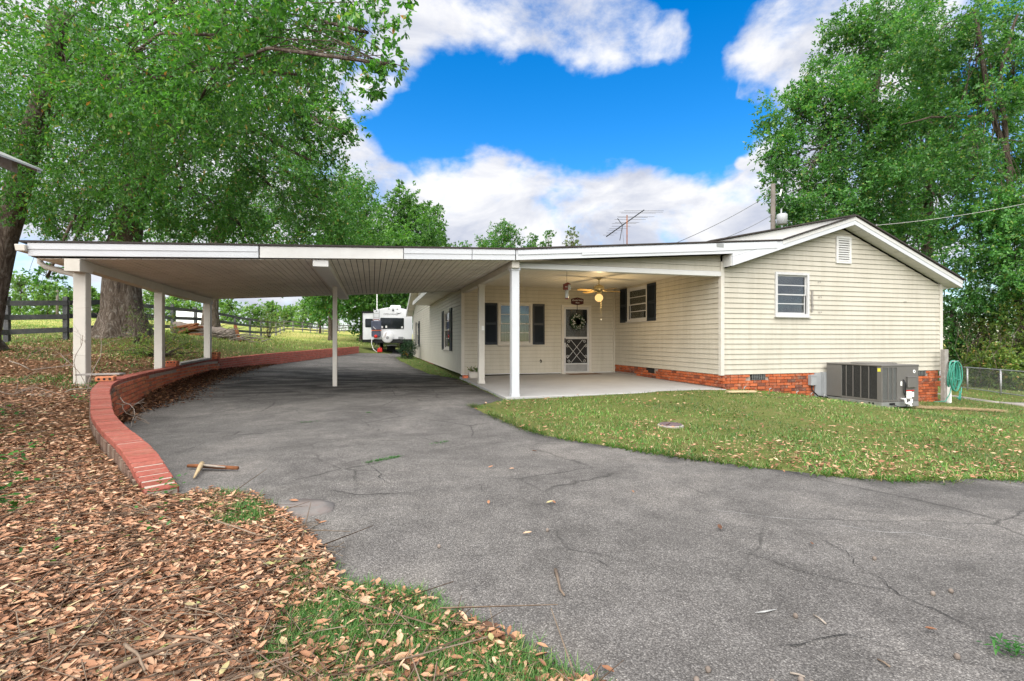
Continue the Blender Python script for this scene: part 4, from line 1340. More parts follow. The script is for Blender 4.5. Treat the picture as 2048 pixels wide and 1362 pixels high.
# --- screen door
D0, D1 = 5.54, 6.53
mb = MB()
for q in ((D0, D0 + .075, -.02, 2.09), (D1 - .075, D1, -.02, 2.09), (D0 + .075, D1 - .075, 2.02, 2.09)): mb.box(q[0], q[1], BY - .06, BY - .0, q[2], q[3])
mb.build('door_frame', M['cream'], house, bevel=.004)
a0, a1 = D0 + .078, D1 - .078
mb = MB(); yb0, yb1 = BY - .052, BY - .022
for q in ((a0, a0 + .062, .025, 2.015), (a1 - .062, a1, .025, 2.015), (a0 + .062, a1 - .062, 1.955, 2.015), (a0 + .062, a1 - .062, 1.045, 1.115), (a0 + .062, a1 - .062, .025, .055), (a0 + .062, a1 - .062, .265, .305)):
    mb.box(q[0], q[1], yb0, yb1, q[2], q[3])
sdoor = mb.build('screen_door', M['alu'], house, bevel=.003)
b0, b1 = a0 + .062, a1 - .062
MB().box(b0, b1, BY - .040, BY - .034, .055, .265).build('kick_panel', M['galv'], sdoor)
MB().box(b0, b1, BY - .036, BY - .034, .305, 1.045).build('lower_screen', M['screen'], sdoor)
MB().box(b0, b1, BY - .036, BY - .034, 1.115, 1.955).build('upper_glass', M['glass'], sdoor)
mb = MB()
mb.box(b0 - .06, b1 + .06, BY + .05, BY + .07, 0, 2.03)
for i in range(6): mb.box(b0 + .05 + i * .12, b0 + .07 + i * .12, BY + .035, BY + .05, .3, 1.95)
mb.build('inner_door', M['doorpaint'], house)
mb = MB().box(b0 + .12, b0 + .22, BY + .032, BY + .036, 1.2, 1.8).box(b0 + .3, b0 + .42, BY + .032, BY + .036, 1.2, 1.8).box(b0 + .08, b0 + .2, BY + .032, BY + .036, 1.13, 1.3)


def curl(cx, cz, r0, a0, turns, sgn):
    return [(cx + sgn * r0 * (1 - .75 * i / 14) * math.cos(a0 + turns * 2 * math.pi * i / 14), BY - .056, cz + r0 * (1 - .75 * i / 14) * math.sin(a0 + turns * 2 * math.pi * i / 14)) for i in range(15)]


mb = MB(); zl, zh = .305, 1.045; cx = (b0 + b1) / 2; r_ = .006
for sg in (-1, 1):
    e = (b1 - b0) / 2
    for dx in (.09,):
        mb.tube([(cx + sg * (e - .16), BY - .056, zh - .02), (cx - sg * (e - .05), BY - .056, zl + .15)], r_, 6)
        mb.tube([(cx + sg * (e - .04), BY - .056, zh - .15), (cx - sg * (e - .17), BY - .056, zl + .02)], r_, 6)
    for zc, ud in ((zh - .075, 1), (zh - .20, -1), (zl + .20, 1), (zl + .075, -1)):
        for rr in (1,):
            xx = cx + sg * (e - (.10 if abs(zc - .675) > .25 else .05))
            mb.tube(curl(xx, zc, .05, ud * math.pi * .1, 1.15 * ud, -sg), .0055, 6)
mb.build('scroll_grille', M['iron_white'], sdoor, smooth=True)
MB().box(a0 + .015, a0 + .045, BY - .085, BY - .053, .93, 1.07).build('handle', M['black'], sdoor, bevel=.004)
MB().box(D0 - .02, D1 + .02, BY - .16, BY - .002, -.02, .02).build('threshold', M['cream'], house, bevel=.006)
# shutter fasteners and marks on the gable and back wall
for x, z in ((9.96, 2.36), (9.98, 2.01), (9.98, 1.66), (12.6, 1.95)):
    MB().tube([(x, GY - .02, z), (x, GY - .05, z), (x + .035, GY - .055, z + .012), (x + .045, GY - .05, z - .015)], .007, 6).build('wall_hook', M['wood_grey'], house, smooth=True)
MB().tube([(4.86, BY - .02, .38), (4.87, BY - .06, .43), (4.90, BY - .05, .38), (4.87, BY - .06, .33)], .012, 6).build('wall_hook', M['black'], house, smooth=True)
mb = MB()
for i in range(9):
    z = 1.66 + i * .055; j = rnd.uniform(-.008, .008)
    mb.box(9.755 + j, 9.795 + j + rnd.uniform(0, .012), GY - .045, GY - .022, z, z + .05)
mb.build('weathered_strip', M['wood_grey'], house, label='ragged grey strip on the siding right of the gable window')
# ------------------------------------------------------------------ things on and around the house
# rooftop-style package air conditioner standing on the lawn
AX0, AX1, AY0, AY1, AZ0, AZ1 = 10.10, 11.11, 7.87, 9.17, -.385, .495
ac = thing('air_conditioner', 'large grey packaged air conditioner standing on the lawn against the gable wall', 'air conditioner', (AX0, AY0, AZ0))
MB().box(AX0 + .015, AX1 - .015, AY0 + .015, AY1, AZ0 + .10, AZ1 - .03).build('body', M['acdark'], ac)
MB().box(AX0 - .012, AX1 + .012, AY0 - .012, AY1 + .0, AZ1 - .035, AZ1).build('top_cover', M['acgrey'], ac, bevel=.008)
MB().lathe((10.6, 8.45, AZ1), [(.42, 0), (.42, .018), (.36, .03), (.05, .035)], 28).build('fan_guard', M['acgrey'], ac)
mb = MB().box(AX0 - .005, AX1 + .005, AY0 - .005, AY0 + .03, AZ0, AZ0 + .105).box(AX0 - .005, AX0 + .03, AY0 + .03, AY1, AZ0, AZ0 + .105).box(AX1 - .03, AX1 + .005, AY0 + .03, AY1, AZ0, AZ0 + .105)
base = mb.build('base_rail', M['galv'], ac, bevel=.003)
for x in (10.30, 10.74): MB().box(x, x + .15, AY0 - .009, AY0 - .0055, AZ0 + .045, AZ0 + .09).build('lift_slot', M['black'], base)
for y in (8.05, 8.13): MB().lathe((AX0 - .0055, y, AZ0 + .07), [(.022, 0), (.022, -.003)], 12, (1, 0, 0)).build('lift_hole', M['black'], base)
# left face: blank panel near the wall, four coil bays
MB().box(AX0 - .004, AX0 + .012, 8.78, AY1, AZ0 + .125, AZ1 - .04).build('side_panel', M['acgrey'], ac, bevel=.004)
MB().box(AX0 - .004, AX0 + .012, AY0, AY0 + .10, AZ0 + .11, AZ1 - .04).build('corner_panel', M['acgrey'], ac, bevel=.004)
MB().box(AX0 - .003, AX0 + .012, AY0 + .1, 8.78, AZ0 + .11, AZ0 + .16).build('lower_strip', M['acgrey'], ac)
for y in (8.14, 8.32, 8.50, 8.66): MB().box(AX0 - .007, AX0 + .004, y, y + .018, AZ0 + .16, AZ1 - .04).build('coil_bar', M['acgrey'], ac)
fin = MB(); z = AZ0 + .17
while z < AZ1 - .05:
    fin.box(AX0 + .004, AX0 + .012, AY0 + .1, 8.78, z, z + .006); z += .016
fin.build('coil_fins', M['acmesh'], ac)
# front face: coil grille on the left, control side on the right
for x in (AX0, 10.26, 10.385, 10.50): MB().box(x, x + .018, AY0 - .008, AY0 + .004, AZ0 + .15, AZ1 - .06).build('grille_bar', M['acgrey'], ac)
MB().box(AX0, 10.52, AY0 - .004, AY0 + .012, AZ0 + .105, AZ0 + .15).build('lower_strip', M['acgrey'], ac)
MB().box(AX0, 10.52, AY0 - .004, AY0 + .012, AZ1 - .06, AZ1 - .036).build('upper_strip', M['acgrey'], ac)
fin = MB(); z = AZ0 + .155
while z < AZ1 - .065:
    fin.box(AX0 + .018, 10.52, AY0 + .003, AY0 + .01, z, z + .0055); z += .013
fin.build('grille_mesh', M['galv'], ac)
slot = MB()
for i in range(9): slot.box(AX0 + .03 + i * .046, AX0 + .055 + i * .046, AY0 - .0065, AY0 - .0042, AZ0 + .12, AZ0 + .13)
slot.build('vent_slots', M['black'], ac)
ctrl = MB().box(10.522, AX1, AY0 - .006, AY0 + .012, AZ0 + .11, AZ1 - .036).build('control_panel', M['acgrey'], ac, bevel=.004)
MB().box(10.76, 10.99, AY0 - .055, AY0 - .008, AZ0 + .40, AZ0 + .62).build('switch_box', M['acgrey'], ac, bevel=.008)
MB().box(10.75, 11.0, AY0 - .06, AY0 - .006, AZ0 + .615, AZ0 + .63).build('switch_lid', M['acgrey'], ac, bevel=.004)
mb = MB()
mb.lathe((10.985, AY0 - .0062, AZ1 - .145), [(.035, 0), (.035, .003)], 18, (0, -1, 0))
lg = mb.build('badge', M['label_white'], ctrl)
MB().lathe((10.985, AY0 - .0095, AZ1 - .145), [(.014, 0), (.014, .001)], 12, (0, -1, 0)).build('badge_mark', M['black'], lg)
lab = MB().box(10.765, 10.91, AY0 - .010, AY0 - .0062, AZ0 + .17, AZ0 + .32).build('rating_label', M['label_white'], ctrl)
mb = MB()
for i in range(7): mb.box(10.775, 10.775 + rnd.uniform(.05, .12), AY0 - .0108, AY0 - .0101, AZ0 + .185 + i * .018, AZ0 + .190 + i * .018)
mb.build('label_print', M['black'], lab)
MB().box(10.92, 10.975, AY0 - .010, AY0 - .0062, AZ0 + .20, AZ0 + .30).build('warning_label', M['label_white'], ctrl)
MB().box(10.76, 10.98, AY0 - .0098, AY0 - .0062, AZ0 + .325, AZ0 + .345).build('red_label', M['red'], ctrl)
MB().box(10.60, 10.645, AY0 - .012, AY0 - .0062, AZ0 + .44, AZ0 + .53).build('outlet_plate', M['label_white'], ctrl, bevel=.002)
MB().box(AX0 - .0075, AX0 - .0042, AY0 + .02, AY0 + .085, AZ1 - .14, AZ1 - .07).build('yellow_label', M['label_yellow'], ac)
MB().tube([(10.67, AY0 - .01, AZ0 + .57), (10.665, AY0 - .04, AZ0 + .52), (10.66, AY0 - .035, AZ0 + .3), (10.68, AY0 - .06, AZ0 + .2)], .011, 7).build('conduit', M['black'], ac, smooth=True)
MB().tube([(10.69, AY0 - .01, AZ0 + .56), (10.70, AY0 - .04, AZ0 + .5), (10.705, AY0 - .035, AZ0 + .25)], .010, 7).build('conduit', M['black'], ac, smooth=True)
tr = MB().tube([(10.62, AY0 - .0, AZ0 + .17), (10.62, AY0 - .09, AZ0 + .17), (10.62, AY0 - .10, AZ0 + .09), (10.70, AY0 - .10, AZ0 + .07), (10.78, AY0 - .10, AZ0 + .10), (10.78, AY0 - .10, AZ0 + .17)], .022, 8)
tr.tube([(10.70, AY0 - .10, AZ0 + .11), (10.70, AY0 - .16, AZ0 + .03)], .02, 8)
tr.build('drain_trap', M['label_white'], ac, smooth=True)
MB().tube([(10.35, AY0 - .02, AZ0 + .06), (10.45, AY0 - .09, AZ0 + .02), (10.62, AY0 - .10, AZ0 + .015), (10.72, AY0 - .07, AZ0 + .06), (10.75, AY0 - .02, AZ0 + .15)], .009, 6).build('power_cable', M['black'], ac, smooth=True)
dc = MB().box(10.02, 10.12, 9.17, 9.30, -.36, .27).build('duct_cover', M['boxgrey'], ac)
# electrical disconnect on the brick
db = thing('disconnect_box', 'small grey electrical disconnect box on the brick beside the air conditioner', 'electrical box', (9.75, GY, .05))
MB().box(9.68, 9.83, GY - .11, GY - .012, -.03, .21).build('case', M['boxgrey'], db, bevel=.006)
MB().box(9.675, 9.835, GY - .118, GY - .108, .18, .22).build('lid', M['boxgrey'], db, bevel=.004)
MB().tube([(9.75, GY - .05, -.03), (9.76, GY - .05, -.15), (9.85, GY - .12, -.27), (10.03, GY - .22, -.30)], .016, 8).build('flexible_conduit', M['black'], db, smooth=True)
MB().box(9.85, 10.02, GY - .05, GY - .012, -.30, .249).build('pipe_cover', M['boxgrey'], db)

# hose on its post
px, py = rd(1889, 12.4); zg = hz(px, py)
hp = thing('hose_post', 'weathered grey timber post at the right corner of the house', 'post', (px, py, zg))
MB().box(px - .065, px + .065, py - .05, py + .05, zg - .1, .78).build('timber', M['wood_grey'], hp, bevel=.006)
MB().box(px - .0, px + .055, py - .125, py - .055, zg - .1, .10).build('spigot_post', M['label_white'], hp, bevel=.004)
MB().tube([(px + .04, py - .05, .47), (px + .04, py - .17, .49), (px + .2, py - .18, .50)], .012, 6).build('hanger', M['galv'], hp, smooth=True)
hs_ = thing('garden_hose', 'coiled green garden hose hanging on the timber post', 'hose', (px + .1, py - .14, .1))
mb = MB()
for k in range(9):
    rx, rz = .15 + rnd.uniform(-.035, .035), .36 + rnd.uniform(-.05, .03)
    cx, cz = px + .10 + rnd.uniform(-.02, .02), .47 - rz + rnd.uniform(-.01, .04)
    oy = py - .10 - k * .014
    pts = [(cx + rx * math.sin(a) * (1 + .12 * math.sin(2 * a + k)), oy + .015 * math.sin(a * 2 + k), cz + rz * math.cos(a)) for a in [2 * math.pi * i / 22 for i in range(23)]]
    mb.tube(pts, .0125, 7)
mb.tube([(px + .16, py - .23, -.24), (px + .19, py - .21, -.36), (px + .22, py - .2, -.47), (px + .25, py - .2, -.3), (px + .27, py - .2, -.15)], .0125, 7)
mb.tube([(px + .20, py - .21, -.24), (px + .16, py - .21, -.45), (px + .12, py - .2, -.38)], .0125, 7)
mb.build('coil', M['hose'], hs_, smooth=True)
MB().tube([(px + .03, py - .15, -.05), (px - .03, py - .14, -.3), (px - .12, py - .1, zg + .05), (px - .35, py + .02, zg + .03)], .011, 6).build('tail', M['hose'], hs_, smooth=True)
MB().tube([(px + .02, py - .18, .10), (px + .12, py - .22, .03), (px + .22, py - .2, .05)], .012, 6).build('loose_end', M['hose'], hs_, smooth=True)

# ceiling fan with a lit globe
fx, fy = 5.57, 11.7
fan = thing('ceiling_fan', 'cream ceiling fan with a lit round globe under the porch ceiling', 'ceiling fan', (fx, fy, 2.6))
MB().lathe((fx, fy, 2.6), [(.065, 0), (.06, -.03), (.02, -.06)], 18).build('canopy', M['fanbody'], fan, smooth=True)
MB().tube([(fx, fy, 2.55), (fx, fy, 2.38)], .013, 8).build('rod', M['fanbody'], fan)
MB().lathe((fx, fy, 2.40), [(.03, .03), (.08, .01), (.135, -.03), (.14, -.07), (.12, -.10), (.06, -.12), (.05, -.16)], 24).build('motor', M['fanbody'], fan, smooth=True)
for k in range(4):
    a = math.radians(12 + 90 * k); c_, s_ = math.cos(a), math.sin(a)
    tlt = .035
    R = lambda u, v_, w_: (fx + c_ * u - s_ * v_, fy + s_ * u + c_ * v_, 2.27 + w_ + v_ * .22)
    mb = MB()
    ol = [(.2, -.045), (.62, -.068), (.66, -.04), (.67, 0), (.66, .04), (.62, .068), (.2, .045)]
    n = len(ol)
    mb.v = [R(u, v_, 0) for u, v_ in ol] + [R(u, v_, .008) for u, v_ in ol]
    mb.f = [tuple(reversed(range(n))), tuple(range(n, 2 * n))] + [(i, (i + 1) % n, n + (i + 1) % n, n + i) for i in range(n)]
    bl = mb.build('blade', M['fanwood'], fan)
    MB().tube([R(.08, 0, .02), R(.16, 0, .0), R(.25, 0, -.006)], .012, 6).build('blade_arm', M['fanbody'], bl, smooth=True)
MB().sphere((fx, fy, 2.09), .104, 20, 12, (1, 1, .98)).build('globe', M['globe'], fan, smooth=True)
MB().lathe((fx, fy, 2.20), [(.06, .05), (.075, .02), (.06, -.012)], 18).build('light_fitter', M['fanbody'], fan, smooth=True)
MB().tube([(fx + .03, fy - .05, 2.22), (fx + .03, fy - .06, 1.55)], .003, 4).build('pull_chain', M['fanbody'], fan)
MB().sphere((fx + .03, fy - .06, 1.53), .014, 8, 6).build('chain_knob', M['berry'], fan)
ld = bpy.data.lights.new('globe_light', 'POINT'); ld.energy = 20; ld.color = (1, .72, .38); ld.shadow_soft_size = .11
lo = bpy.data.objects.new('globe_light', ld); _link(lo, fan, Matrix.Translation((fx, fy, 1.93)))

# hanging feeder
qx, qy = 4.33, 10.8
fd = thing('bird_feeder', 'red and frosted glass bird feeder hanging near the porch front', 'bird feeder', (qx, qy, 2.32))
MB().tube([(qx, qy, 2.60), (qx, qy, 2.31)], .004, 5).build('cord', M['black'], fd)
mb = MB().box(qx - .075, qx + .01, qy - .05, qy + .05, 2.17, 2.30); mb.build('left_house', M['feedred'], fd, bevel=.006)
MB().prism([(qx - .085, qy - .06, 2.295), (qx + .0, qy - .06, 2.34), (qx + .085, qy - .06, 2.295)], (0, .12, 0)).build('little_roof', M['feedred'], fd)
MB().box(qx + .012, qx + .08, qy - .05, qy + .05, 2.17, 2.29).build('right_house', M['glass_feed'], fd, bevel=.006)
for k in (-.05, -.02): MB().lathe((qx + k, qy - .0505, 2.235), [(.012, 0), (.012, .002)], 10, (0, -1, 0)).build('opening', M['glass_feed'], fd)
MB().lathe((qx, qy, 1.99), [(.03, -.02), (.045, .0), (.045, .17), (.02, .18)], 14).build('jar', M['glass_feed'], fd, smooth=True)
MB().lathe((qx, qy, 1.955), [(.02, .0), (.04, .01), (.04, .03)], 12).build('feeding_port', M['feedred'], fd)

# sign over the door
sg = thing('door_sign', 'dark maroon plaque with pale lettering above the screen door', 'sign', (6.065, BY - .03, 2.2))
sx, sz, hw, hh = 6.065, 2.205, .205, .115
ol = [(-hw, -hh * .62), (-hw * .78, -hh * .78), (-hw * .35, -hh * .92), (0, -hh * 1.05), (hw * .35, -hh * .92), (hw * .78, -hh * .78), (hw, -hh * .62), (hw, hh * .62), (hw * .6, hh * .82), (0, hh * 1.05), (-hw * .6, hh * .82), (-hw, hh * .62)]
MB().prism([(sx + u, BY - .045, sz + v_) for u, v_ in ol], (0, .018, 0)).build('board', M['maroon'], sg, bevel=.003)


def text(s, size, loc, rot, mat, parent, name='lettering', shear=.0, sx_=1.0):
    cu = bpy.data.curves.new(name, 'FONT'); cu.body = s; cu.size = size; cu.align_x = 'CENTER'; cu.align_y = 'CENTER'; cu.extrude = .0008; cu.shear = shear
    cu.materials.append(mat)
    tmp = bpy.data.objects.new('text_curve', cu); COL.objects.link(tmp)
    me = bpy.data.meshes.new_from_object(tmp.evaluated_get(bpy.context.evaluated_depsgraph_get()))
    me.transform(Matrix.Translation(loc) @ rot @ Matrix.Diagonal((sx_, 1, 1, 1)))
    bpy.data.objects.remove(tmp)
    return _link(bpy.data.objects.new(name, me), parent)


RX = Matrix.Rotation(math.pi / 2, 4, 'X')
text('Double Rollin', .062, (sx, BY - .0465, sz + .03), RX, M['iron_white'], sg, shear=.25)
text('Farm', .062, (sx, BY - .0465, sz - .045), RX, M['iron_white'], sg, shear=.25)
MB().sphere((sx, BY - .05, sz + .098), .008, 8, 6).build('nail', M['galv'], sg)

# wreath on the door
wr = thing('door_wreath', 'dark green wreath with small white blossoms hanging on the screen door', 'wreath', (6.05, BY - .06, 1.57))
MB().box(6.04, 6.06, BY - .064, BY - .056, 1.80, 2.10).build('ribbon_hanger', M['black'], wr)
MB().lathe((6.05, BY - .07, 1.57), [(.13, -.02), (.21, -.02), (.23, .0), (.21, .02), (.13, .02), (.115, 0), (.13, -.02)], 28, (0, 1, 0)).build('ring', M['hedge'], wr)
n = 900; a = rng.uniform(0, 2 * np.pi, n); rr = .172 + rng.normal(0, .035, n)
P = np.stack([6.05 + rr * np.cos(a), BY - .085 + rng.uniform(-.03, .02, n), 1.57 + rr * np.sin(a)], 1)
D = np.stack([np.cos(a + rng.normal(0, 1.2, n)), -np.abs(rng.normal(0, .5, n)), np.sin(a + rng.normal(0, 1.2, n))], 1)
v, f = scatter(T_LEAF2, P, D, rng.normal(0, 1, (n, 3)), rng.uniform(.03, .055, n), rng.uniform(.012, .02, n))
np_obj('leaves', v, f, M['wreath'], wr)
mb = MB()
for i in range(75):
    a_ = rnd.uniform(0, 6.283); r_ = .172 + rnd.gauss(0, .034)
    mb.sphere((6.05 + r_ * math.cos(a_), BY - .108 + rnd.uniform(-.01, .015), 1.57 + r_ * math.sin(a_)), rnd.uniform(.010, .017), 6, 4)
mb.build('blossoms', M['berry'], wr, kind='stuff')
tag(MB().box(5.62, 6.62, BY - .62, BY - .18, slab_z(6, 13.9) + .001, slab_z(6, 13.9) + .016).build('doormat', M['mat_brown'], bevel=.004), 'thin brown doormat lying before the screen door', 'doormat')

# planter at the wing corner
pl = thing('planter', 'small pale planter box with wilting plant by the wing corner', 'planter', (2.74, 13.75, -.05))
MB().hexa([(2.60, 13.65, -.05), (2.88, 13.65, -.05), (2.88, 13.85, -.05), (2.60, 13.85, -.05), (2.57, 13.62, .13), (2.91, 13.62, .13), (2.91, 13.88, .13), (2.57, 13.88, .13)]).build('box', M['cream'], pl, bevel=.01)
n = 130
P = np.stack([rng.uniform(2.6, 2.9, n), rng.uniform(13.62, 13.88, n), rng.uniform(.12, .22, n)], 1)
D = np.stack([rng.normal(0, 1, n), rng.normal(0, 1, n), rng.uniform(-.3, .9, n)], 1)
v, f = scatter(T_LEAF5, P, D, rng.normal(0, 1, (n, 3)), rng.uniform(.06, .11, n), rng.uniform(.02, .04, n))
np_obj('leaves', v, f, M['bushleaf'], pl)
bk = MB().box(2.42, 2.56, 13.68, 13.85, -.06, .03)
tag(bk.build('loose_brick', M['brick_wall'], bevel=.01), 'dark brick lying at the slab corner beside the planter', 'brick')

# lid in the lawn
lx, ly = ground_px(1341, 858, -.16)
zg = hz(lx, ly)
lid = thing('drain_lid', 'round mauve grey drain lid set in the front lawn', 'drain lid', (lx, ly, zg))
MB().lathe((lx, ly, zg), [(.165, -.03), (.165, .012), (.15, .018)], 24).build('rim', M['path'], lid)
MB().lathe((lx, ly, zg + .02), [(.146, -.01), (.14, .010), (.08, .018), (.01, .020)], 24).build('cover', paint('mauve_plastic', (.11, .078, .085), .6, .15, 8), lid)
# straw trail right of the AC
n = 900; tt = rng.uniform(0, 1, n)
X = 11.05 + tt * 1.3 + rng.normal(0, .07, n); Y = 7.85 - tt * .75 + rng.normal(0, .12 * (1.1 - tt), n); Z = height(X, Y) + rng.uniform(.02, .05, n)
an = rng.uniform(0, 6.28, n)
v, f = scatter(T_TWIG, np.stack([X, Y, Z], 1), np.stack([np.cos(an), np.sin(an), rng.normal(0, .12, n)], 1), np.tile([0., 0, 1], (n, 1)), rng.uniform(.05, .14, n), rng.uniform(.004, .008, n))
tag(np_obj('dry_grass_trail', v, f, M['straw'], None), 'trail of dry cut grass beside the air conditioner', 'dry grass', kind='stuff')
# little white stakes along the foundation
for i, px_ in enumerate((1470, 1515, 1565, 1592, 1617, 1660)):
    x = 7.34 + (px_ - 1443) / 433 * 6.5 * .985; y = GY - .22; g = hz(x, y)
    o = MB().tube([(x, y, g - .02), (x + .01, y, g + .07), (x + .05, y - .01, g + .085)], .011, 6).build('edging_stake', M['galv'], smooth=True)
    tag(o, 'small pale metal edging stake, ' + ['first of the row from the porch corner', 'second of the row from the porch corner', 'third of the row from the porch corner', 'fourth of the row, close beside the fifth', 'fifth of the row, left of the disconnect box', 'last of the row, beside the air conditioner'][i], 'stake', 'edging stakes along the foundation')
x, y = ground_px(1482, 795, -.12); g = hz(x, y)
tag(MB().beam((x - .28, y + .05, g + .05), (x + .28, y - .06, g + .05), .11, .03).build('scrap_plank', paint('pale_plank', (.46, .36, .22), .8, .2, 8), bevel=.004), 'pale scrap plank lying in the lawn at the house corner', 'plank')

# ------------------------------------------------------------------ travel trailer parked beyond the house
RY = 33.4; RX0, RX1 = .08, 2.52
rv = thing('travel_trailer', 'white travel trailer parked at the end of the driveway beside the house', 'trailer', (1.3, RY, .2))
prof = [(RX0, 1.08), (RX1, 1.08), (RX1, 2.92)] + [(RX0 + (RX1 - RX0) * (1 - k / 10), 2.92 + .24 * math.sin(math.pi * k / 10)) for k in range(1, 10)] + [(RX0, 2.92)]
body = MB().prism([(x, RY, z) for x, z in prof], (0, 7.5, 0)).build('body', M['rv'], rv, bevel=.02)
MB().box(RX0 + .0, RX1, RY - .03, RY + 7.4, .86, 1.079).build('skirt', M['black'], rv)
MB().box(RX0 + .05, RX1 - .05, RY - .16, RY - .04, .84, .97).build('bumper', M['black'], rv, bevel=.01)
so = MB().box(-.62, RX0 - .002, RY + .6, RY + 4.0, 1.05, 2.80).build('slide_out', M['rv'], rv, bevel=.02)
MB().box(-.68, RX0 - .003, RY + .56, RY + 4.0, 2.80, 2.90).build('slide_topper', M['black'], so)
MB().box(-.66, -.625, RY + .57, RY + 4.0, .98, 2.80).build('slide_edge', M['black'], so)
MB().box(-.64, RX0 - .003, RY + .59, RY + 4.0, .90, 1.045).build('slide_skirt', M['black'], so)


def rwin(x0, x1, z0, z1, y, parent, name='window'):
    r_ = .07; pts = []
    for cx, cz, a0_ in ((x1 - r_, z1 - r_, 0), (x0 + r_, z1 - r_, 90), (x0 + r_, z0 + r_, 180), (x1 - r_, z0 + r_, 270)):
        for k in range(5):
            a_ = math.radians(a0_ + k * 22.5); pts.append((cx + r_ * math.cos(a_), y, cz + r_ * math.sin(a_)))
    return MB().prism(pts, (0, .02, 0)).build(name, M['tint'], parent)


w = rwin(.48, 1.98, 1.75, 2.47, RY - .018, rv)
MB().box(1.19, 1.23, RY - .022, RY - .019, 1.78, 2.44).build('window_bar', M['black'], w)
for x_, z_ in ((.60, 1.80), (1.86, 1.79), (.86, 1.82)): MB().box(x_ - .05, x_ + .05, RY - .022, RY - .019, z_, z_ + .14).build('sticker', M['label_white'], w)
rwin(-.46, .04, 1.86, 2.42, RY + .58, so)
# ladder
lad = MB()
for x_ in (.08, .42): lad.tube([(x_, RY - .02, 3.02), (x_, RY - .10, 2.94), (x_, RY - .11, 1.2)], .016, 6)
ladder = lad.build('ladder', M['galv'], rv, smooth=True)
for k in range(7): MB().tube([(.08, RY - .11, 2.75 - k * .26), (.42, RY - .11, 2.75 - k * .26)], .013, 6).build('rung', M['galv'], ladder)
# spare wheel in a white cover
sp = MB().lathe((.93, RY - .02, 1.21), [(.35, 0), (.37, .05), (.37, .16), (.33, .20), (.04, .21)], 28, (0, -1, 0)).build('spare_wheel_cover', M['rv'], rv, smooth=True)
MB().lathe((.93, RY - .235, 1.18), [(.10, 0), (.085, .004)], 9, (0, -1, 0)).build('cover_emblem', M['boxgrey'], sp)
MB().tube([(.93, RY - .24, 1.55), (.82, RY - .25, 1.45), (.76, RY - .25, 1.2)], .012, 5).build('strap', M['rotten'], sp)
MB().box(1.62, 1.92, RY - .014, RY - .002, 1.10, 1.24).build('plate_holder', M['boxgrey'], rv)
for x_ in (1.02, 1.28, 1.56): MB().box(x_ - .04, x_ + .04, RY - .03, RY - .002, 3.03, 3.06).build('marker_light', M['black'], rv)
for x_ in (.25, 2.34): MB().box(x_ - .05, x_ + .05, RY - .03, RY - .002, 2.88, 2.92).build('marker_light', M['black'], rv)
MB().prism([(1.22, RY - .06, 3.0), (1.36, RY - .06, 3.0), (1.29, RY - .06, 2.88)], (0, .058, 0)).build('rear_camera', M['black'], rv)
MB().box(1.16, 1.84, RY + 1.2, RY + 2.2, 3.13, 3.38).build('roof_air_conditioner', M['rv'], rv, bevel=.05)
text('OPEN RANGE', .15, (1.15, RY - .006, 2.70), RX, M['black'], rv, sx_=1.0)
mb = MB()   # long-horned skull emblem
ex, ez = 1.66, 2.77
for sgn in (-1, 1): mb.tube([(ex, RY - .006, ez), (ex + sgn * .10, RY - .006, ez + .015), (ex + sgn * .16, RY - .006, ez + .065)], [.022, .016, .004], 6)
mb.prism([(ex - .035, RY - .01, ez + .02), (ex, RY - .01, ez - .09), (ex + .035, RY - .01, ez + .02)], (0, .006, 0))
mb.build('skull_emblem', M['black'], rv)
for x_ in (.62, 2.05):
    for yy in (RY + 3.0, RY + 3.9):
        wh = MB().lathe((x_ - .11, yy, .54), [(.20, 0), (.34, .01), (.36, .05), (.36, .17), (.34, .21), (.20, .22)], 22, (1, 0, 0)).build('wheel', M['tyre'], rv)
        MB().lathe((x_ - .12, yy, .54), [(.19, 0), (.19, .02)], 14, (-1, 0, 0)).build('rim', M['rv'], wh)
MB().tube([(.62, RY + 3.0, .54), (2.1, RY + 3.0, .54)], .05, 8).build('axle', M['black'], rv)
MB().box(.3, .42, RY + .3, RY + 6, .72, .86).box(2.1, 2.22, RY + .3, RY + 6, .72, .86).build('chassis', M['black'], rv)
MB().tube([(.25, RY + .25, .85), (.05, RY + .2, .55), (.35, RY + .2, .28)], .03, 6).build('stabiliser', M['black'], rv)
MB().box(.95, 1.5, RY + 1.5, RY + 1.6, .30, .72).build('mud_flap', M['tyre'], rv)
MB().tube([(.85, RY + .8, .66), (1.2, RY + .78, .70), (1.55, RY + .8, .68)], .05, 8).build('waste_pipe', M['label_white'], rv, smooth=True)
MB().tube([(-.04, RY - .1, 1.15), (-.06, RY - .15, .8), (.05, RY - .25, .45), (.3, RY - .4, .24)], .025, 7).build('drain_hose', M['label_white'], rv, smooth=True)
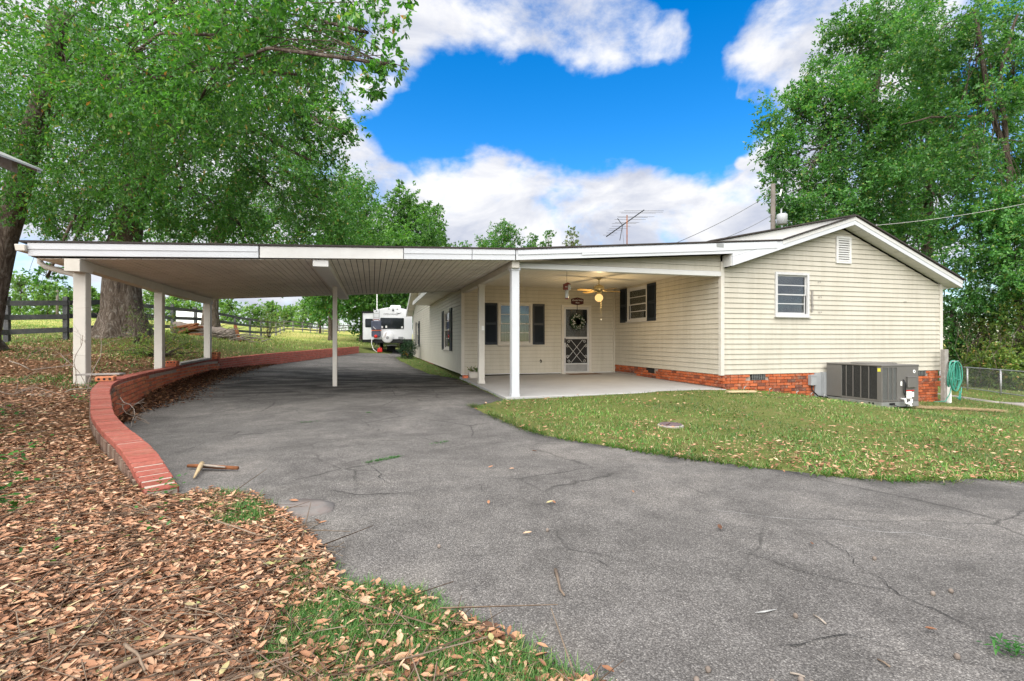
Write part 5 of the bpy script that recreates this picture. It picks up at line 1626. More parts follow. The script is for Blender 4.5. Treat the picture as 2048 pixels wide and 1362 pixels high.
# luggage strapped on the ladder: things of their own
cs = thing('luggage_case', 'blue grey hard case strapped to the trailer ladder', 'case', (.2, RY - .3, 1.4))
MB().box(-.08, .54, RY - .38, RY - .13, 1.66, 2.26).build('upper_case', M['rvblue'], cs, bevel=.05)
MB().box(-.06, .52, RY - .38, RY - .13, 1.24, 1.62).build('lower_case', M['rvblue'], cs, bevel=.04)
MB().box(-.09, .56, RY - .40, RY - .12, 1.625, 1.66).build('orange_strap', M['orange'], cs)
MB().tube([(.02, RY - .40, 2.26), (.08, RY - .42, 2.33), (.38, RY - .42, 2.33), (.44, RY - .40, 2.26)], .025, 6).build('carry_handle', M['feedred'], cs, smooth=True)
MB().tube([(.03, RY - .40, 1.88), (.22, RY - .41, 1.70)], .014, 5).build('pale_strap', M['label_white'], cs)
tag(MB().lathe((.2, RY - .40, 1.26), [(.04, .10), (.10, .08), (.11, 0), (.09, -.03)], 14, (0, -1, 0)).build('red_buoy', M['red'], smooth=True), 'small red round light or buoy under the blue case', 'red fixture')
gx_, gy_ = .46, RY - .55; g = hz(gx_, gy_)
rc = thing('fuel_can', 'red fuel can standing on the driveway behind the trailer', 'fuel can', (gx_, gy_, g))
MB().box(gx_ - .16, gx_ + .14, gy_ - .1, gy_ + .1, g + .0, g + .24).build('can', M['red'], rc, bevel=.03)
MB().tube([(gx_ - .1, gy_, g + .24), (gx_ - .06, gy_, g + .31), (gx_ + .06, gy_, g + .31), (gx_ + .1, gy_, g + .24)], .018, 6).build('handle', M['red'], rc, smooth=True)
gx_, gy_ = 1.98, RY - 1.2; g = hz(gx_, gy_)
yc = thing('wheel_chock', 'yellow wedge shaped wheel chock on the driveway by the hedge', 'wheel chock', (gx_, gy_, g))
MB().prism([(gx_ - .14, gy_ - .13, g), (gx_ + .22, gy_ - .13, g), (gx_ + .04, gy_ - .13, g + .22), (gx_ - .12, gy_ - .13, g + .27)], (0, .26, 0)).build('wedge', M['yellow'], yc, bevel=.02)
MB().box(gx_ - .1, gx_ + .1, gy_ - .137, gy_ - .131, g + .04, g + .07).build('ridge', M['orange'], yc)
tag(MB().tube([(.05, RY - .62, .21), (.3, RY - .7, .215), (-.2, RY - .8, .22), (-.5, RY - .75, .24)], .03, 7).build('white_hose', M['label_white'], smooth=True), 'white hose lying on the asphalt behind the trailer', 'hose')
x, y = rd(754, 33.0)
tag(MB().tube([(x, y, .3), (x, y, 4.9)], .028, 8).build('flag_mast', M['label_white'], smooth=True), 'tall thin white mast beside the trailer ladder', 'mast')

# ------------------------------------------------------------------ board fence across the field
fence = thing('board_fence', 'long dark three rail board fence along the field', 'fence', (-9.3, 18.9, 1.0))
plan = [rd(-60, 13.6), rd(14, 14.75), rd(132, 15.9), rd(215, 17.9), rd(281, 20.6), rd(345, 24.0), rd(391, 26.6), rd(433, 29.0), rd(470, 31.9), rd(500, 34.8), rd(522, 38), rd(540, 41.5), rd(552, 46), rd(560, 52), rd(568, 57), rd(586, 59.5), rd(605, 62), rd(620.5, 65), rd(634, 68), rd(646, 71), rd(657, 74), rd(668, 77.5), rd(679, 81), rd(688, 85), rd(697, 89), rd(705, 93), rd(713, 97)]
pts = []
for i, (x, y) in enumerate(plan):
    g = hz(x, y); d = x * SN + y * CS
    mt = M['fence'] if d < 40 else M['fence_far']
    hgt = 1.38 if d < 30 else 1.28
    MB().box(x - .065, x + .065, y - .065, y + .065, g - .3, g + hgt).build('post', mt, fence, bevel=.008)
    pts.append((x, y, g, mt))
for i in range(len(pts) - 1):
    (x0, y0, g0, mt), (x1, y1, g1, _) = pts[i], pts[i + 1]
    dx, dy = x1 - x0, y1 - y0; l = math.hypot(dx, dy); nx, ny = dy / l * .085, -dx / l * .085
    for h in (.32, .75, 1.18):
        e = rnd.uniform(-.015, .015)
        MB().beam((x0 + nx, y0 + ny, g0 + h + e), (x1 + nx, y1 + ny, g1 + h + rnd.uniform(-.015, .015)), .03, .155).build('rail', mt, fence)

# chain-link fence right of the house
cl = thing('wire_fence', 'low chain link fence with a steel top rail before the thicket', 'fence', (*rd(1932, 16.5), -.6))
a, b = Vector((*rd(1880, 18.6), 0)), Vector((*rd(2190, 12.0), 0))
n = 4; P = [a.lerp(b, k / n) for k in range(n + 1)]
top = [Vector((p.x, p.y, hz(p.x, p.y) + .78)) for p in P]
for p, q in zip(P, top): MB().tube([(p.x, p.y, q.z - .95), (p.x, p.y, q.z + .02)], .026, 8).build('post', M['galv'], cl, smooth=True)
MB().tube(top, .020, 7).build('top_rail', M['galv'], cl, smooth=True)
MB().tube([q - Vector((0, 0, .70)) for q in top], .016, 7).build('bottom_rail', M['galv'], cl, smooth=True)
mb = MB(); L = (b - a).length; nn = int(L / .075)
for k in range(-9, nn):
    for sgn in (1, -1):
        s0 = k * .075; s1 = s0 + .68
        if sgn < 0: s0, s1 = s1, s0
        def P3(s_, f_):
            t_ = min(max(s_ / L, 0), 1); p = a.lerp(b, t_)
            zz = np.interp(t_, [i / n for i in range(n + 1)], [q.z for q in top])
            return Vector((p.x, p.y, zz - .70 + .70 * f_))
        if max(s0, s1) <= 0 or min(s0, s1) >= L: continue
        mb.tube([P3(s0, 0), P3(s1, 1)], .0022, 3, False)
mb.build('wire_mesh', M['galv'], cl, kind='stuff')

# ------------------------------------------------------------------ poles, wires, aerial
U = at(1546, 368, 22.0)
up = thing('utility_pole', 'weathered utility pole with a grey transformer behind the house roof', 'utility pole', (U.x, U.y, -.5))
MB().tube([(U.x, U.y, -.8), (U.x, U.y, U.z)], [.125, .095], 12).build('pole', M['pole'], up, smooth=True)
T = at(1564, 438, 21.8)
tf = MB().lathe(T, [(.11, -.25), (.21, -.23), (.22, .17), (.19, .21), (.07, .24)], 18).build('transformer', M['transformer'], up, smooth=True)
MB().tube([T + Vector((-.04, 0, .2)), T + Vector((-.04, 0, .44))], .035, 8).build('bushing', M['transformer'], tf)
MB().tube([U + Vector((.07, 0, -.46)), U + Vector((.39, 0, -.39))], .025, 6).build('bracket', M['transformer'], up)
MB().tube([U + Vector((.44, -.02, -.2)), U + Vector((.36, -.02, -.5))], .035, 8).build('cutout_fuse', M['label_white'], up)
MB().tube([T + Vector((.0, 0, .44)), T + Vector((.2, 0, .7)), U + Vector((.39, 0, -.5))], .009, 5).build('jumper', M['wire'], up)
MB().tube([U + Vector((-.07, 0, -.14)), U + Vector((-.28, 0, -.2)), U + Vector((-.35, 0, -.5))], .009, 5).build('loop', M['wire'], up)


def wire(a, b, sag, r_, mat, label):
    a, b = Vector(a), Vector(b)
    pts = [a.lerp(b, k / 14) - Vector((0, 0, sag * 4 * (k / 14) * (1 - k / 14))) for k in range(15)]
    tag(MB().tube(pts, r_, 5).build('overhead_wire', mat, smooth=True), label, 'wire', 'overhead wires')


wire(U + Vector((-.1, 0, -.42)), at(1335, 493, 17), .12, .011, M['wire'], 'upper dark wire running left from the utility pole')
wire(at(1544, 430, 22), at(1420, 487, 16.5), .08, .010, M['wire'], 'lower dark wire running left from the utility pole')
wire(at(1735, 452, 16), at(2120, 392, 15.5), .12, .008, M['wire_pale'], 'pale service wire crossing the trees right of the ridge')
V = at(1254, 430, 20)
an = thing('tv_aerial', 'old roof aerial with thin crossed rods on a steel mast', 'aerial', (V.x, V.y, 3.4))
MB().tube([(V.x, V.y, 2.9), (V.x, V.y, V.z + 1.0 - 1.0)], .022, 7).build('mast', M['rotten'], an, smooth=True)
B0, B1 = at(1213, 473, 19.2), at(1288, 420, 21.4)
MB().tube([B0, B1], .022, 6).build('boom', M['black'], an)
ux = Vector((.97, -.18, .02)).normalized()
for i in range(13):
    t_ = .05 + .95 * i / 12
    c = B0.lerp(B1, t_); hl = .22 + .95 * max(0, t_ - .15) * (1.0 if i % 2 else .8)
    tilt = Vector((0, .0, .05 * math.sin(i * 2.3)))
    MB().tube([c - (ux + tilt) * hl, c + (ux - tilt) * hl], .0065, 4).build('rod', M['wire'], an)
c = B0.lerp(B1, .40)
for e in (Vector((-.22, 0, .26)), Vector((-.12, 0, -.62))): MB().tube([c, c + e], .014, 5).build('stay', M['black'], an)
MB().tube([c + Vector((0, 0, -.1)), (c.x + .2, c.y, 3.2)], .006, 4).build('lead_wire', M['wire'], an)
x, y = rd(114.5, 60)
tag(MB().tube([(x, y, hz(x, y) - .3), (x, y, 1 + .101 * 60)], [.16, .12], 8).build('distant_pole', M['pole'], smooth=True), 'far slim utility pole beyond the field fence', 'utility pole')

# ------------------------------------------------------------------ shed roof at the left edge
sh = thing('shed', 'small shed whose tin roof corner pokes in at the left edge', 'shed', (*rd(-200, 4.5), .2))
def VW(r, d, z): return Vector((d * SN + r * CS, d * CS - r * SN, z))
zt_ = 2.86
def slope_z(r): return zt_ + (-5.16 - r) * .43
pr = [(-5.16, 5.5), (-7.2, 5.5), (-7.2, 1.5), (-5.16, 1.5)]
MB().hexa([VW(r, d, slope_z(r)) for r, d in pr] + [VW(r, d, slope_z(r) + .02) for r, d in pr]).build('tin_roof', M['shed_tin'], sh)
pr = [(-5.18, 5.46), (-7.2, 5.46), (-7.2, 5.50), (-5.18, 5.50)]
MB().hexa([VW(r, d, slope_z(r) - .03) for r, d in pr] + [VW(r, d, slope_z(r) - .001) for r, d in pr]).build('edge_trim', M['shed_tin'], sh)
pr = [(-5.3, 5.3), (-7.2, 5.3), (-7.2, 5.36), (-5.3, 5.36)]
MB().hexa([VW(r, d, slope_z(r) - .13) for r, d in pr] + [VW(r, d, slope_z(r) - .005) for r, d in pr]).build('rafter', M['wood_grey'], sh)
for d in (4.4, 3.4):
    pr = [(-5.25, d), (-7.2, d), (-7.2, d + .06), (-5.25, d + .06)]
    MB().hexa([VW(r, d_, slope_z(r) - .12) for r, d_ in pr] + [VW(r, d_, slope_z(r) - .005) for r, d_ in pr]).build('rafter', M['wood_grey'], sh)
pr = [(-5.95, 1.6), (-5.85, 1.6), (-5.85, 5.3), (-5.95, 5.3)]
MB().hexa([VW(r, d, -.1) for r, d in pr] + [VW(r, d, 2.95) for r, d in pr]).build('side_wall', M['wood_grey'], sh)
# ------------------------------------------------------------------ trees
def limb(mb, a, b, r0, r1, seed, bend=.12, n=7, sides=8):
    a, b = Vector(a), Vector(b); L = (b - a).length
    pts, rr = [], []
    for i in range(n):
        t_ = i / (n - 1)
        p = a.lerp(b, t_) + noise.noise_vector(Vector((t_ * 2.3 + seed, seed * 1.7, a.x))) * L * bend * math.sin(math.pi * min(1, t_ * 1.0)) + Vector((0, 0, L * .07 * math.sin(math.pi * t_)))
        pts.append(p); rr.append(r0 + (r1 - r0) * t_)
    mb.tube(pts, rr, sides)
    return pts


def crown_np(blobs, N, leaf, tmpl, seed, clump=.36, droop=.25, shell=.55, per=9, aspect=.42, dens_floor=0.0):
    """blobs: (centre, radius, z squash). Leaves sit along twigs, twigs in clumps, clumps on the shells of the blobs"""
    g = np.random.default_rng(seed)
    R = np.array([b[1] for b in blobs]); wt = R ** 2; wt = wt / wt.sum()
    Ps, Ds, twigs, cc_all = [], [], [], []
    for (c, r, sq), w_ in zip(blobs, wt):
        c = np.array(c); nl = int(N * w_)
        nc = max(5, int(9 * (1.0 / clump) ** 1.6 * .55))
        u = _unit(g.normal(0, 1, (nc, 3)))
        rad = r * (shell + (1 - shell) * g.random(nc) ** .7) * (1 + g.normal(0, .10, nc))
        cc = u * rad[:, None]; cc[:, 2] *= sq
        cr = r * clump * g.uniform(.6, 1.25, nc)
        k = max(1, int(nl / nc / per))
        ci = np.repeat(np.arange(nc), k)
        cw = g.random(nc) ** .55; keep = g.random(len(ci)) < (.12 + 1.0 * cw[ci] ** 1.5); ci = ci[keep]
        tp = g.normal(0, 1, (len(ci), 3)) * .52
        o = cc[ci] + tp * cr[ci][:, None]
        td = _unit(_unit(cc[ci] + 1e-6) * .8 + g.normal(0, .65, (len(ci), 3)) + np.array([0, 0, -droop]))
        tl = cr[ci] * g.uniform(.45, .95, len(ci))
        tl = np.minimum(tl, leaf * 7)
        for j in range(per):
            t_ = (j + g.random(len(ci))) / per
            Ps.append(c + o + td * (tl * t_)[:, None] + np.array([0, 0, -1]) * (tl * t_ * t_ * droop * .5)[:, None])
            Ds.append(_unit(td * .75 + g.normal(0, .62, (len(ci), 3)) + np.array([0, 0, -droop * .6])))
        cc_all.append((c, c + cc, cr))
    P, D = np.concatenate(Ps), np.concatenate(Ds)
    Nn = np.stack([g.normal(0, .55, len(P)), g.normal(0, .55, len(P)), g.uniform(.3, 1.2, len(P))], 1)
    L = leaf * g.uniform(.65, 1.25, len(P))
    W = L * aspect * g.uniform(.8, 1.2, len(P))
    crown_np.last = (P, D, Nn, L, W)
    return scatter(tmpl, P, D, Nn, L, W), cc_all


def tree(name, label, base, trunk, r0, blobs, N, leaf, lm, tmpl=T_LEAF2, group=None, bark='bark', seed=1, clump=.36, droop=.25, shell=.55, flare=1.5, twig=1.0, cat='tree', cut=None, aspect=.42, limb_r=.34, twig_r=None, loose=0):
    """trunk: points after the base; limbs run from its upper part to every blob, twigs to the clumps"""
    rr = random.Random(seed)
    base = Vector(base)
    o = thing(name, label, cat, base, group)
    pts = [base + Vector((0, 0, -.25)), base + Vector((0, 0, .02)), base + Vector((0, 0, .30))] + [Vector(p) for p in trunk]
    rad = [r0 * flare * 1.15, r0 * flare, r0 * (1 + (flare - 1) * .4)] + [r0 * (1.02 - .5 * (i + 1) / len(trunk)) for i in range(len(trunk))]
    fine = catmull([(*p, ) for p in pts], .35); fine = [Vector(p) for p in fine]
    zs = [p.z for p in pts]
    cum = [0]
    for p, q in zip(pts[:-1], pts[1:]): cum.append(cum[-1] + (q - p).length)
    fr, acc = [], 0
    for i, p in enumerate(fine):
        if i: acc += (p - fine[i - 1]).length
        fr.append(float(np.interp(acc, cum, rad)))
    mb = MB(); ns = 18
    mb.tube(fine, fr, ns)
    for i, v in enumerate(mb.v):     # ribbed and lumpy bark, roots at the foot
        ring = i // ns
        if ring >= len(fine): break
        c = fine[ring]; d = Vector(v) - c
        a = math.atan2(d.y, d.x)
        low = max(0, 1 - (c.z - base.z) / (1.2 * r0 * 2))
        k = 1 + .06 * noise.noise((v[0] * 3, v[1] * 3, v[2] * 1.2)) + .05 * math.sin(a * 7 + c.z * .6) + low * .22 * (math.sin(a * 5 + seed) + .3)
        mb.v[i] = tuple(c + d * k)
    (vs, fs), cc = crown_np(blobs, N, leaf, tmpl, seed, clump, droop, shell, aspect=aspect)
    arr = crown_np.last
    top = [p for p in fine if p.z > base.z + (fine[-1].z - base.z) * .55]
    for i, (c, ccs, cr) in enumerate(cc):
        if loose and i % 2: continue
        s_ = top[min(len(top) - 1, int(len(top) * rr.uniform(.1, 1)))]
        R = blobs[i][1]
        lp = limb(mb, s_, c, r0 * limb_r, max(.016, r0 * .06), seed + i, .10)
        for q in range(len(ccs)):
            if rr.random() < .75 * twig:
                st = lp[rr.randint(3, len(lp) - 1)]
                limb(mb, st, ccs[q], twig_r or max(.010, r0 * .055), .004, seed + i * 31 + q, .14, 5, 4)
    mb.build('trunk', M[bark], o, smooth=True)
    if loose:     # the leaves that show largest hang as leaves of their own
        P, D, Nn, L, W = arr
        d = P[:, 0] * SN + P[:, 1] * CS; k = (P[:, 0] * CS - P[:, 1] * SN) / d; q = (P[:, 2] - 1) / d
        seen = np.where((d > 1) & (np.abs(k) < 1.0) & (q < .66) & (q > 0), L / d, 0)
        big = np.argsort(-seen)[:loose]
        lme = np_mesh('leaf', *tmpl, M[lm])
        D_ = _unit(D[big]); S_ = _unit(np.cross(Nn[big], D_)); N_ = np.cross(D_, S_)
        for i, j in enumerate(big):
            mx_ = Matrix(((D_[i][0] * L[j], S_[i][0] * W[j], N_[i][0] * L[j], P[j][0]), (D_[i][1] * L[j], S_[i][1] * W[j], N_[i][1] * L[j], P[j][1]), (D_[i][2] * L[j], S_[i][2] * W[j], N_[i][2] * L[j], P[j][2]), (0, 0, 0, 1)))
            lf = bpy.data.objects.new('leaf', lme); COL.objects.link(lf); lf.parent = o
            lf.matrix_parent_inverse = WM[o.name].inverted() @ mx_
        kp = np.ones(len(P), bool); kp[big] = False
        vs, fs = scatter(tmpl, P[kp], D[kp], Nn[kp], L[kp], W[kp])
    tag(np_obj('crown', vs, fs, M[lm], o), kind='stuff' if loose else None)
    return o


def B(px, py, d, rpx, sq=.85):
    """crown blob seen at an image place, with its radius given as the size it has there"""
    p = at(px, py, d)
    return ((p.x, p.y, p.z), rpx * d / FPX, sq)


def base_at(px, d):
    x, y = rd(px, d)
    return (x, y, hz(x, y))


# the three oaks along the left of the carport
b = base_at(-46, 11.0)
tree('oak_tree', 'nearest oak with leaning trunk at the left edge, boughs reaching over the driveway', b,
     [at(-30, 640, 11.0), at(-13, 560, 11.0), at(6, 480, 11.0), at(30, 400, 10.9), at(55, 300, 10.6), at(90, 180, 10.2), at(120, 20, 9.6)], .31,
     [B(120, 60, 8.0, 210), B(330, 40, 7.2, 190), B(520, 30, 6.4, 150), B(655, 45, 5.8, 105), B(430, 70, 6.3, 125), B(590, 70, 6.0, 100), B(560, 0, 6.2, 110), B(690, 0, 5.7, 80), B(735, 65, 5.3, 68, .8), B(790, 20, 5.0, 50, .7), B(776, 128, 5.0, 34, .9), B(742, 165, 5.1, 26, 1.2),
      B(250, 190, 8.4, 190), B(450, 160, 7.4, 150), B(600, 150, 6.6, 85), B(90, 230, 9.4, 170), B(30, 330, 10.5, 95), B(110, 410, 10.6, 75), B(370, 270, 8.6, 120), B(-120, 150, 8.5, 200)],
     92000, .072, 'leafA', T_LEAF5, 'old oaks beside the carport', 'bark', 11, .30, .35, .30, 1.35, .45, limb_r=.065, twig_r=.007, loose=300)
b = base_at(247, 16.5)
tree('oak_tree', 'biggest oak with a very thick flaring trunk behind the left carport posts', b,
     [at(246, 620, 16.5), at(245, 560, 16.5), at(248, 500, 16.4), at(262, 420, 16.2), at(290, 330, 15.8), at(320, 200, 15.4)], .60,
     [B(300, 330, 14.5, 165), B(430, 290, 13.8, 150), B(545, 250, 13.2, 120), B(640, 245, 12.8, 72, .7), B(690, 268, 12.6, 40, .6), B(620, 320, 13.4, 75), B(150, 320, 15.5, 165), B(390, 410, 15.5, 105), B(540, 370, 15, 105),
      B(230, 440, 16.5, 90), B(320, 455, 16.5, 60), B(480, 450, 15.6, 60), B(500, 130, 13.5, 160), B(280, 150, 14.5, 200), B(60, 200, 15.5, 190), B(620, 170, 12.8, 75), B(80, 430, 16.0, 70, .6), B(140, 500, 15.5, 36, .5), B(95, 555, 14.5, 34, .9), B(640, 400, 16, 60)],
     145000, .106, 'leafB', T_LEAF2, 'old oaks beside the carport', 'bark', 23, .29, .22, .35, 1.35, .4, limb_r=.12, aspect=.5, twig_r=.012)
b = base_at(421, 26.5)
tree('oak_tree', 'slimmer pale barked oak standing beyond the farthest carport post', b,
     [at(421, 625, 26.5), at(424, 570, 26.5), at(430, 500, 26.4), at(450, 420, 26.2), at(490, 330, 26)], .40,
     [B(600, 420, 25, 95), B(680, 440, 26, 75), B(640, 360, 25, 70), B(520, 430, 26, 85), B(430, 440, 27, 80), B(700, 380, 26, 45), B(560, 470, 26, 60), B(650, 485, 27, 55), B(350, 470, 27, 55), B(600, 300, 25, 60), B(545, 560, 27, 34, .5), B(660, 555, 26, 40, .6)],
     90000, .13, 'leafB', T_LEAF2, 'old oaks beside the carport', 'bark', 37, .34, .25, .35, 1.45, .4, limb_r=.2, aspect=.5)

# taller trees beyond the carport roof
def stand(name, label, px, d, top_py, wpx, N, leaf, lm, group, seed, base_py=None, low=.18, bark='bark_dark', shape='oval', cat='tree', **kw):
    """a whole tree given by the image column, distance, top and half-width it has"""
    rr = random.Random(seed)
    x, y = rd(px, d); g = hz(x, y)
    H = 1 + (681 - top_py) / FPX * d - g
    W = wpx / FPX * d
    blobs = []
    for k in range(9 if shape != 'cone' else 8):
        t_ = (k + .5) / (9 if shape != 'cone' else 8)
        zz = g + H * (low + (1 - low) * t_) * .96
        ww = W * (min(1.0, .55 + t_ * 1.6, 1.75 * math.sqrt(1 - t_)) if shape == 'oval' else (1.05 - t_ * .85))
        for q in range(2 if shape == 'oval' else 1):
            a = rr.uniform(0, 6.283)
            R = max(.28 * W, ww * rr.uniform(.42, .62))
            off = max(0, ww - R) * rr.uniform(.4, 1.0)
            top_lim = g + H - R * .8
            blobs.append(((x + math.cos(a) * off, y + math.sin(a) * off, min(zz, top_lim)), R, .85))
    lean = Vector((rr.uniform(-.03, .03) * H, 0, 0))
    trunk = [Vector((x, y, g + H * .25)) + lean * .3, Vector((x, y, g + H * .5)) + lean * .6, Vector((x, y, g + H * .8)) + lean]
    return tree(name, label, (x, y, g), trunk, max(.09, H * .017), blobs, int(N * 1.45), leaf * 1.12, lm, T_LEAF2, group, bark, seed, .34, .12, .35, 1.25, .12, cat, limb_r=.3, aspect=.55, **kw)


GB = 'trees beyond the carport roof'
stand('broadleaf_tree', 'bright green rounded tree rising over the carport roof right of the oaks', 805, 46, 366, 100, 30000, .24, 'leafD', GB, 51)
stand('broadleaf_tree', 'tree with pointed top just left of the bright rounded tree', 725, 50, 352, 90, 24000, .25, 'leafB', GB, 52)
stand('broadleaf_tree', 'lower spreading tree at the right end of the trees over the carport', 866, 52, 396, 58, 14000, .25, 'leafD', GB, 53)
stand('broadleaf_tree', 'dark round tree between the oaks and the bright tree', 662, 44, 395, 75, 16000, .22, 'leafB', GB, 54)
GH = 'treetops seen over the house roof'
stand('broadleaf_tree', 'small low treetop over the roof at the left of the row', 928, 62, 470, 34, 10000, .2, 'leafB', GH, 55)
stand('broadleaf_tree', 'widest rounded treetop over the porch roof', 1012, 60, 436, 84, 34000, .2, 'leafB', GH, 56)
stand('broadleaf_tree', 'narrow pointed treetop between the wide and the olive treetop', 1100, 58, 446, 34, 11000, .19, 'leafD', GH, 57)
stand('broadleaf_tree', 'olive green loose treetop left of the aerial', 1145, 57, 444, 40, 13000, .19, 'bushleaf', GH, 58)
# dark wood behind the trailer
stand('broadleaf_tree', 'low round treetop filling the gap left of the widest treetop', 966, 64, 462, 44, 15000, .2, 'leafB', GH, 151)
stand('broadleaf_tree', 'low treetop just right of the widest treetop', 1062, 61, 455, 40, 14000, .2, 'leafD', GH, 152)
GT = 'trees behind the trailer'
for i, (px, d, tp, w, lb, lm) in enumerate([(735, 50, 500, 75, 'dark leaning tree left of the trailer whose boughs hang over the fence', 'leafD'), (800, 56, 480, 80, 'tall green tree directly behind the trailer roof', 'leafD'), (860, 60, 490, 60, 'tree behind the far corner of the side wing', 'leafB'), (675, 92, 560, 70, 'mid green tree beyond the end of the board fence', 'leafF'), (640, 62, 552, 42, 'dark spreading tree over the middle of the far fence', 'leafD')]):
    stand('broadleaf_tree', lb, px, d, tp, w, 11000 if i < 3 else 7500, .28, lm, GT, 60 + i, low=.05 if i < 3 else .25)
# far line of trees across the field
GF = 'far trees across the field'
spec = [(40, 95, 545, 60, 'far tree at the left beside the nearest oak trunk'), (95, 90, 562, 46, 'far tree left of the nearest carport post'), (140, 110, 580, 40, 'far low tree behind the nearest carport post'), (182, 100, 575, 26, 'far pine with a flat top between post and thick oak'),
        (215, 115, 592, 34, 'far tree just left of the thick oak trunk'), (300, 110, 580, 40, 'far tree just right of the thick oak trunk'), (350, 105, 588, 48, 'far round tree behind the middle carport post'), (385, 120, 600, 40, 'far low tree before the farthest post'),
        (455, 110, 598, 40, 'far pointed tree right of the slim oak'), (510, 120, 610, 38, 'far rounded tree left of the bush'), (545, 118, 604, 26, 'far pale tree above the bush'), (575, 115, 612, 34, 'far tree right of the bush'), (612, 105, 600, 40, 'far mid green tree above the far fence posts'), (10, 120, 580, 60, 'far hedge tree at the left frame edge'), (255, 125, 590, 50, 'far tree hidden by the thick oak')]
for i, (px, d, tp, w, lb) in enumerate(spec):
    stand('broadleaf_tree', lb, px, d, tp, w, 2900, .46, 'leafF', GF, 80 + i, low=.02)
tag(MB().box(*sorted((rd(352, 70)[0], rd(352, 70)[0] + 3.3)), rd(352, 70)[1], rd(352, 70)[1] + 5, hz(*rd(352, 70)) - .2, 5.2).build('white_barn', M['rv'], bevel=.02), 'long white barn wall beyond the field fence', 'barn')

# ------------------------------------------------------------------ the big trees on the right
GR = 'tall trees on the right'
b = base_at(1740, 27)
tree('wood_edge_tree', 'tall dense tree behind the gable whose crown reaches furthest left', b,
     [at(1735, 600, 27), at(1730, 450, 27), at(1735, 300, 27), at(1760, 120, 27)], .30,
     [B(1560, 300, 26, 55), B(1590, 240, 26, 60), B(1600, 380, 25, 62), B(1660, 170, 26, 75), B(1720, 100, 27, 75), B(1700, 260, 25.5, 100), B(1640, 440, 25, 75), B(1720, 370, 25, 90), B(1800, 180, 26, 110), B(1760, 40, 27, 90), B(1760, 470, 25, 80), B(1560, 350, 25.5, 34), B(1545, 320, 26, 24), B(1820, 300, 26, 90), B(1690, 60, 27, 40), B(1620, 190, 26, 40), B(1580, 430, 25, 36)],
     150000, .16, 'leafR', T_LEAF2, GR, 'bark', 101, .29, .18, .35, 1.3, .5, limb_r=.2, aspect=.52)
b = base_at(2005, 20)
tree('wood_edge_tree', 'tree with bare forked limbs near the right frame edge', b,
     [at(2008, 600, 20), at(2012, 450, 20), at(2018, 330, 20), at(1985, 230, 20), at(1965, 120, 20), at(1950, 20, 20)], .13,
     [B(1880, 60, 20.5, 85), B(1990, 40, 21, 70), B(2060, 120, 20.5, 75), B(1900, 200, 21, 60), B(1880, 330, 21, 70), B(2060, 420, 18.5, 90), B(1960, 420, 19.5, 65), B(2030, 520, 18.5, 80), B(2090, 300, 20, 60), B(1930, 500, 20, 75), B(1850, 110, 22, 60), B(1950, 270, 21, 60), B(2010, 180, 21, 55), B(1940, 150, 21, 50), B(2040, 330, 21, 50), B(1980, 580, 19.5, 60), B(2060, 600, 19, 60), B(1985, 200, 18.6, 55), B(1945, 320, 18.6, 60), B(2030, 90, 18.6, 50), B(2000, 420, 18.4, 50)],
     125000, .13, 'leafR', T_LEAF2, GR, 'bark_dark', 103, .32, .2, .4, 1.3, .5, limb_r=.13, aspect=.5)
mbx = MB()
limb(mbx, at(2018, 330, 20), at(2000, 150, 19.8), .10, .07, 5, .06); limb(mbx, at(2000, 150, 19.8), at(2035, 30, 19.6), .07, .04, 8, .06)
limb(mbx, at(2010, 420, 20), at(1850, 490, 20.5), .10, .03, 6, .08); limb(mbx, at(1985, 240, 20), at(1800, 250, 21), .08, .02, 9, .08); limb(mbx, at(2012, 300, 20), at(1900, 400, 20.5), .09, .02, 19, .1)
frk = [o for o in bpy.data.objects if o.name.startswith('wood_edge_tree')][-1]
mbx.build('limb', M['bark_dark'], frk, smooth=True)
for i, (px, d, tp, w, n, lb) in enumerate([(1850, 31, 30, 120, 20000, 'tall tree behind the forked tree, mostly hidden'), (2080, 27, -60, 120, 22000, 'tall tree cut by the right frame edge'), (1800, 34, 260, 130, 18000, 'broad tree behind the ridge of the house'), (1660, 36, 330, 85, 12000, 'lower dark tree behind the utility transformer')]):
    stand('wood_edge_tree', lb, px, d, tp, w, n, .17, 'leafR', GR, 110 + i, low=.12)
# shrubby understory behind the wire fence
GU = 'shrubs of the thicket on the right'
for i, (px, d, tp, w, lb, lm) in enumerate([(1905, 21, 590, 50, 'dark vine hung shrub right behind the house corner', 'leafR'), (1965, 20, 600, 60, 'olive shrub behind the wire fence post', 'leafU'), (2040, 19, 560, 70, 'tall tangled shrub at the right frame edge', 'leafU'), (1940, 24, 520, 80, 'high dark shrub above the hose post', 'leafR'), (2090, 22, 500, 90, 'big shrub past the right frame edge', 'leafR'), (1990, 18.3, 690, 50, 'low brushy shrub just behind the wire fence', 'leafU'), (1850, 25, 560, 70, 'shrub hidden behind the gable wall', 'leafR'), (2060, 17.2, 700, 46, 'low shrub by the fence at the right edge', 'leafU'), (1985, 27, 560, 70, 'dark tall shrub filling the back of the thicket', 'leafR'), (2075, 26, 540, 80, 'dark shrub at the back of the thicket near the frame edge', 'leafR')]):
    o = stand('thicket_shrub', lb, px, d, tp, w, 9000, .085, lm, GU, 130 + i, low=.0, cat='shrub')
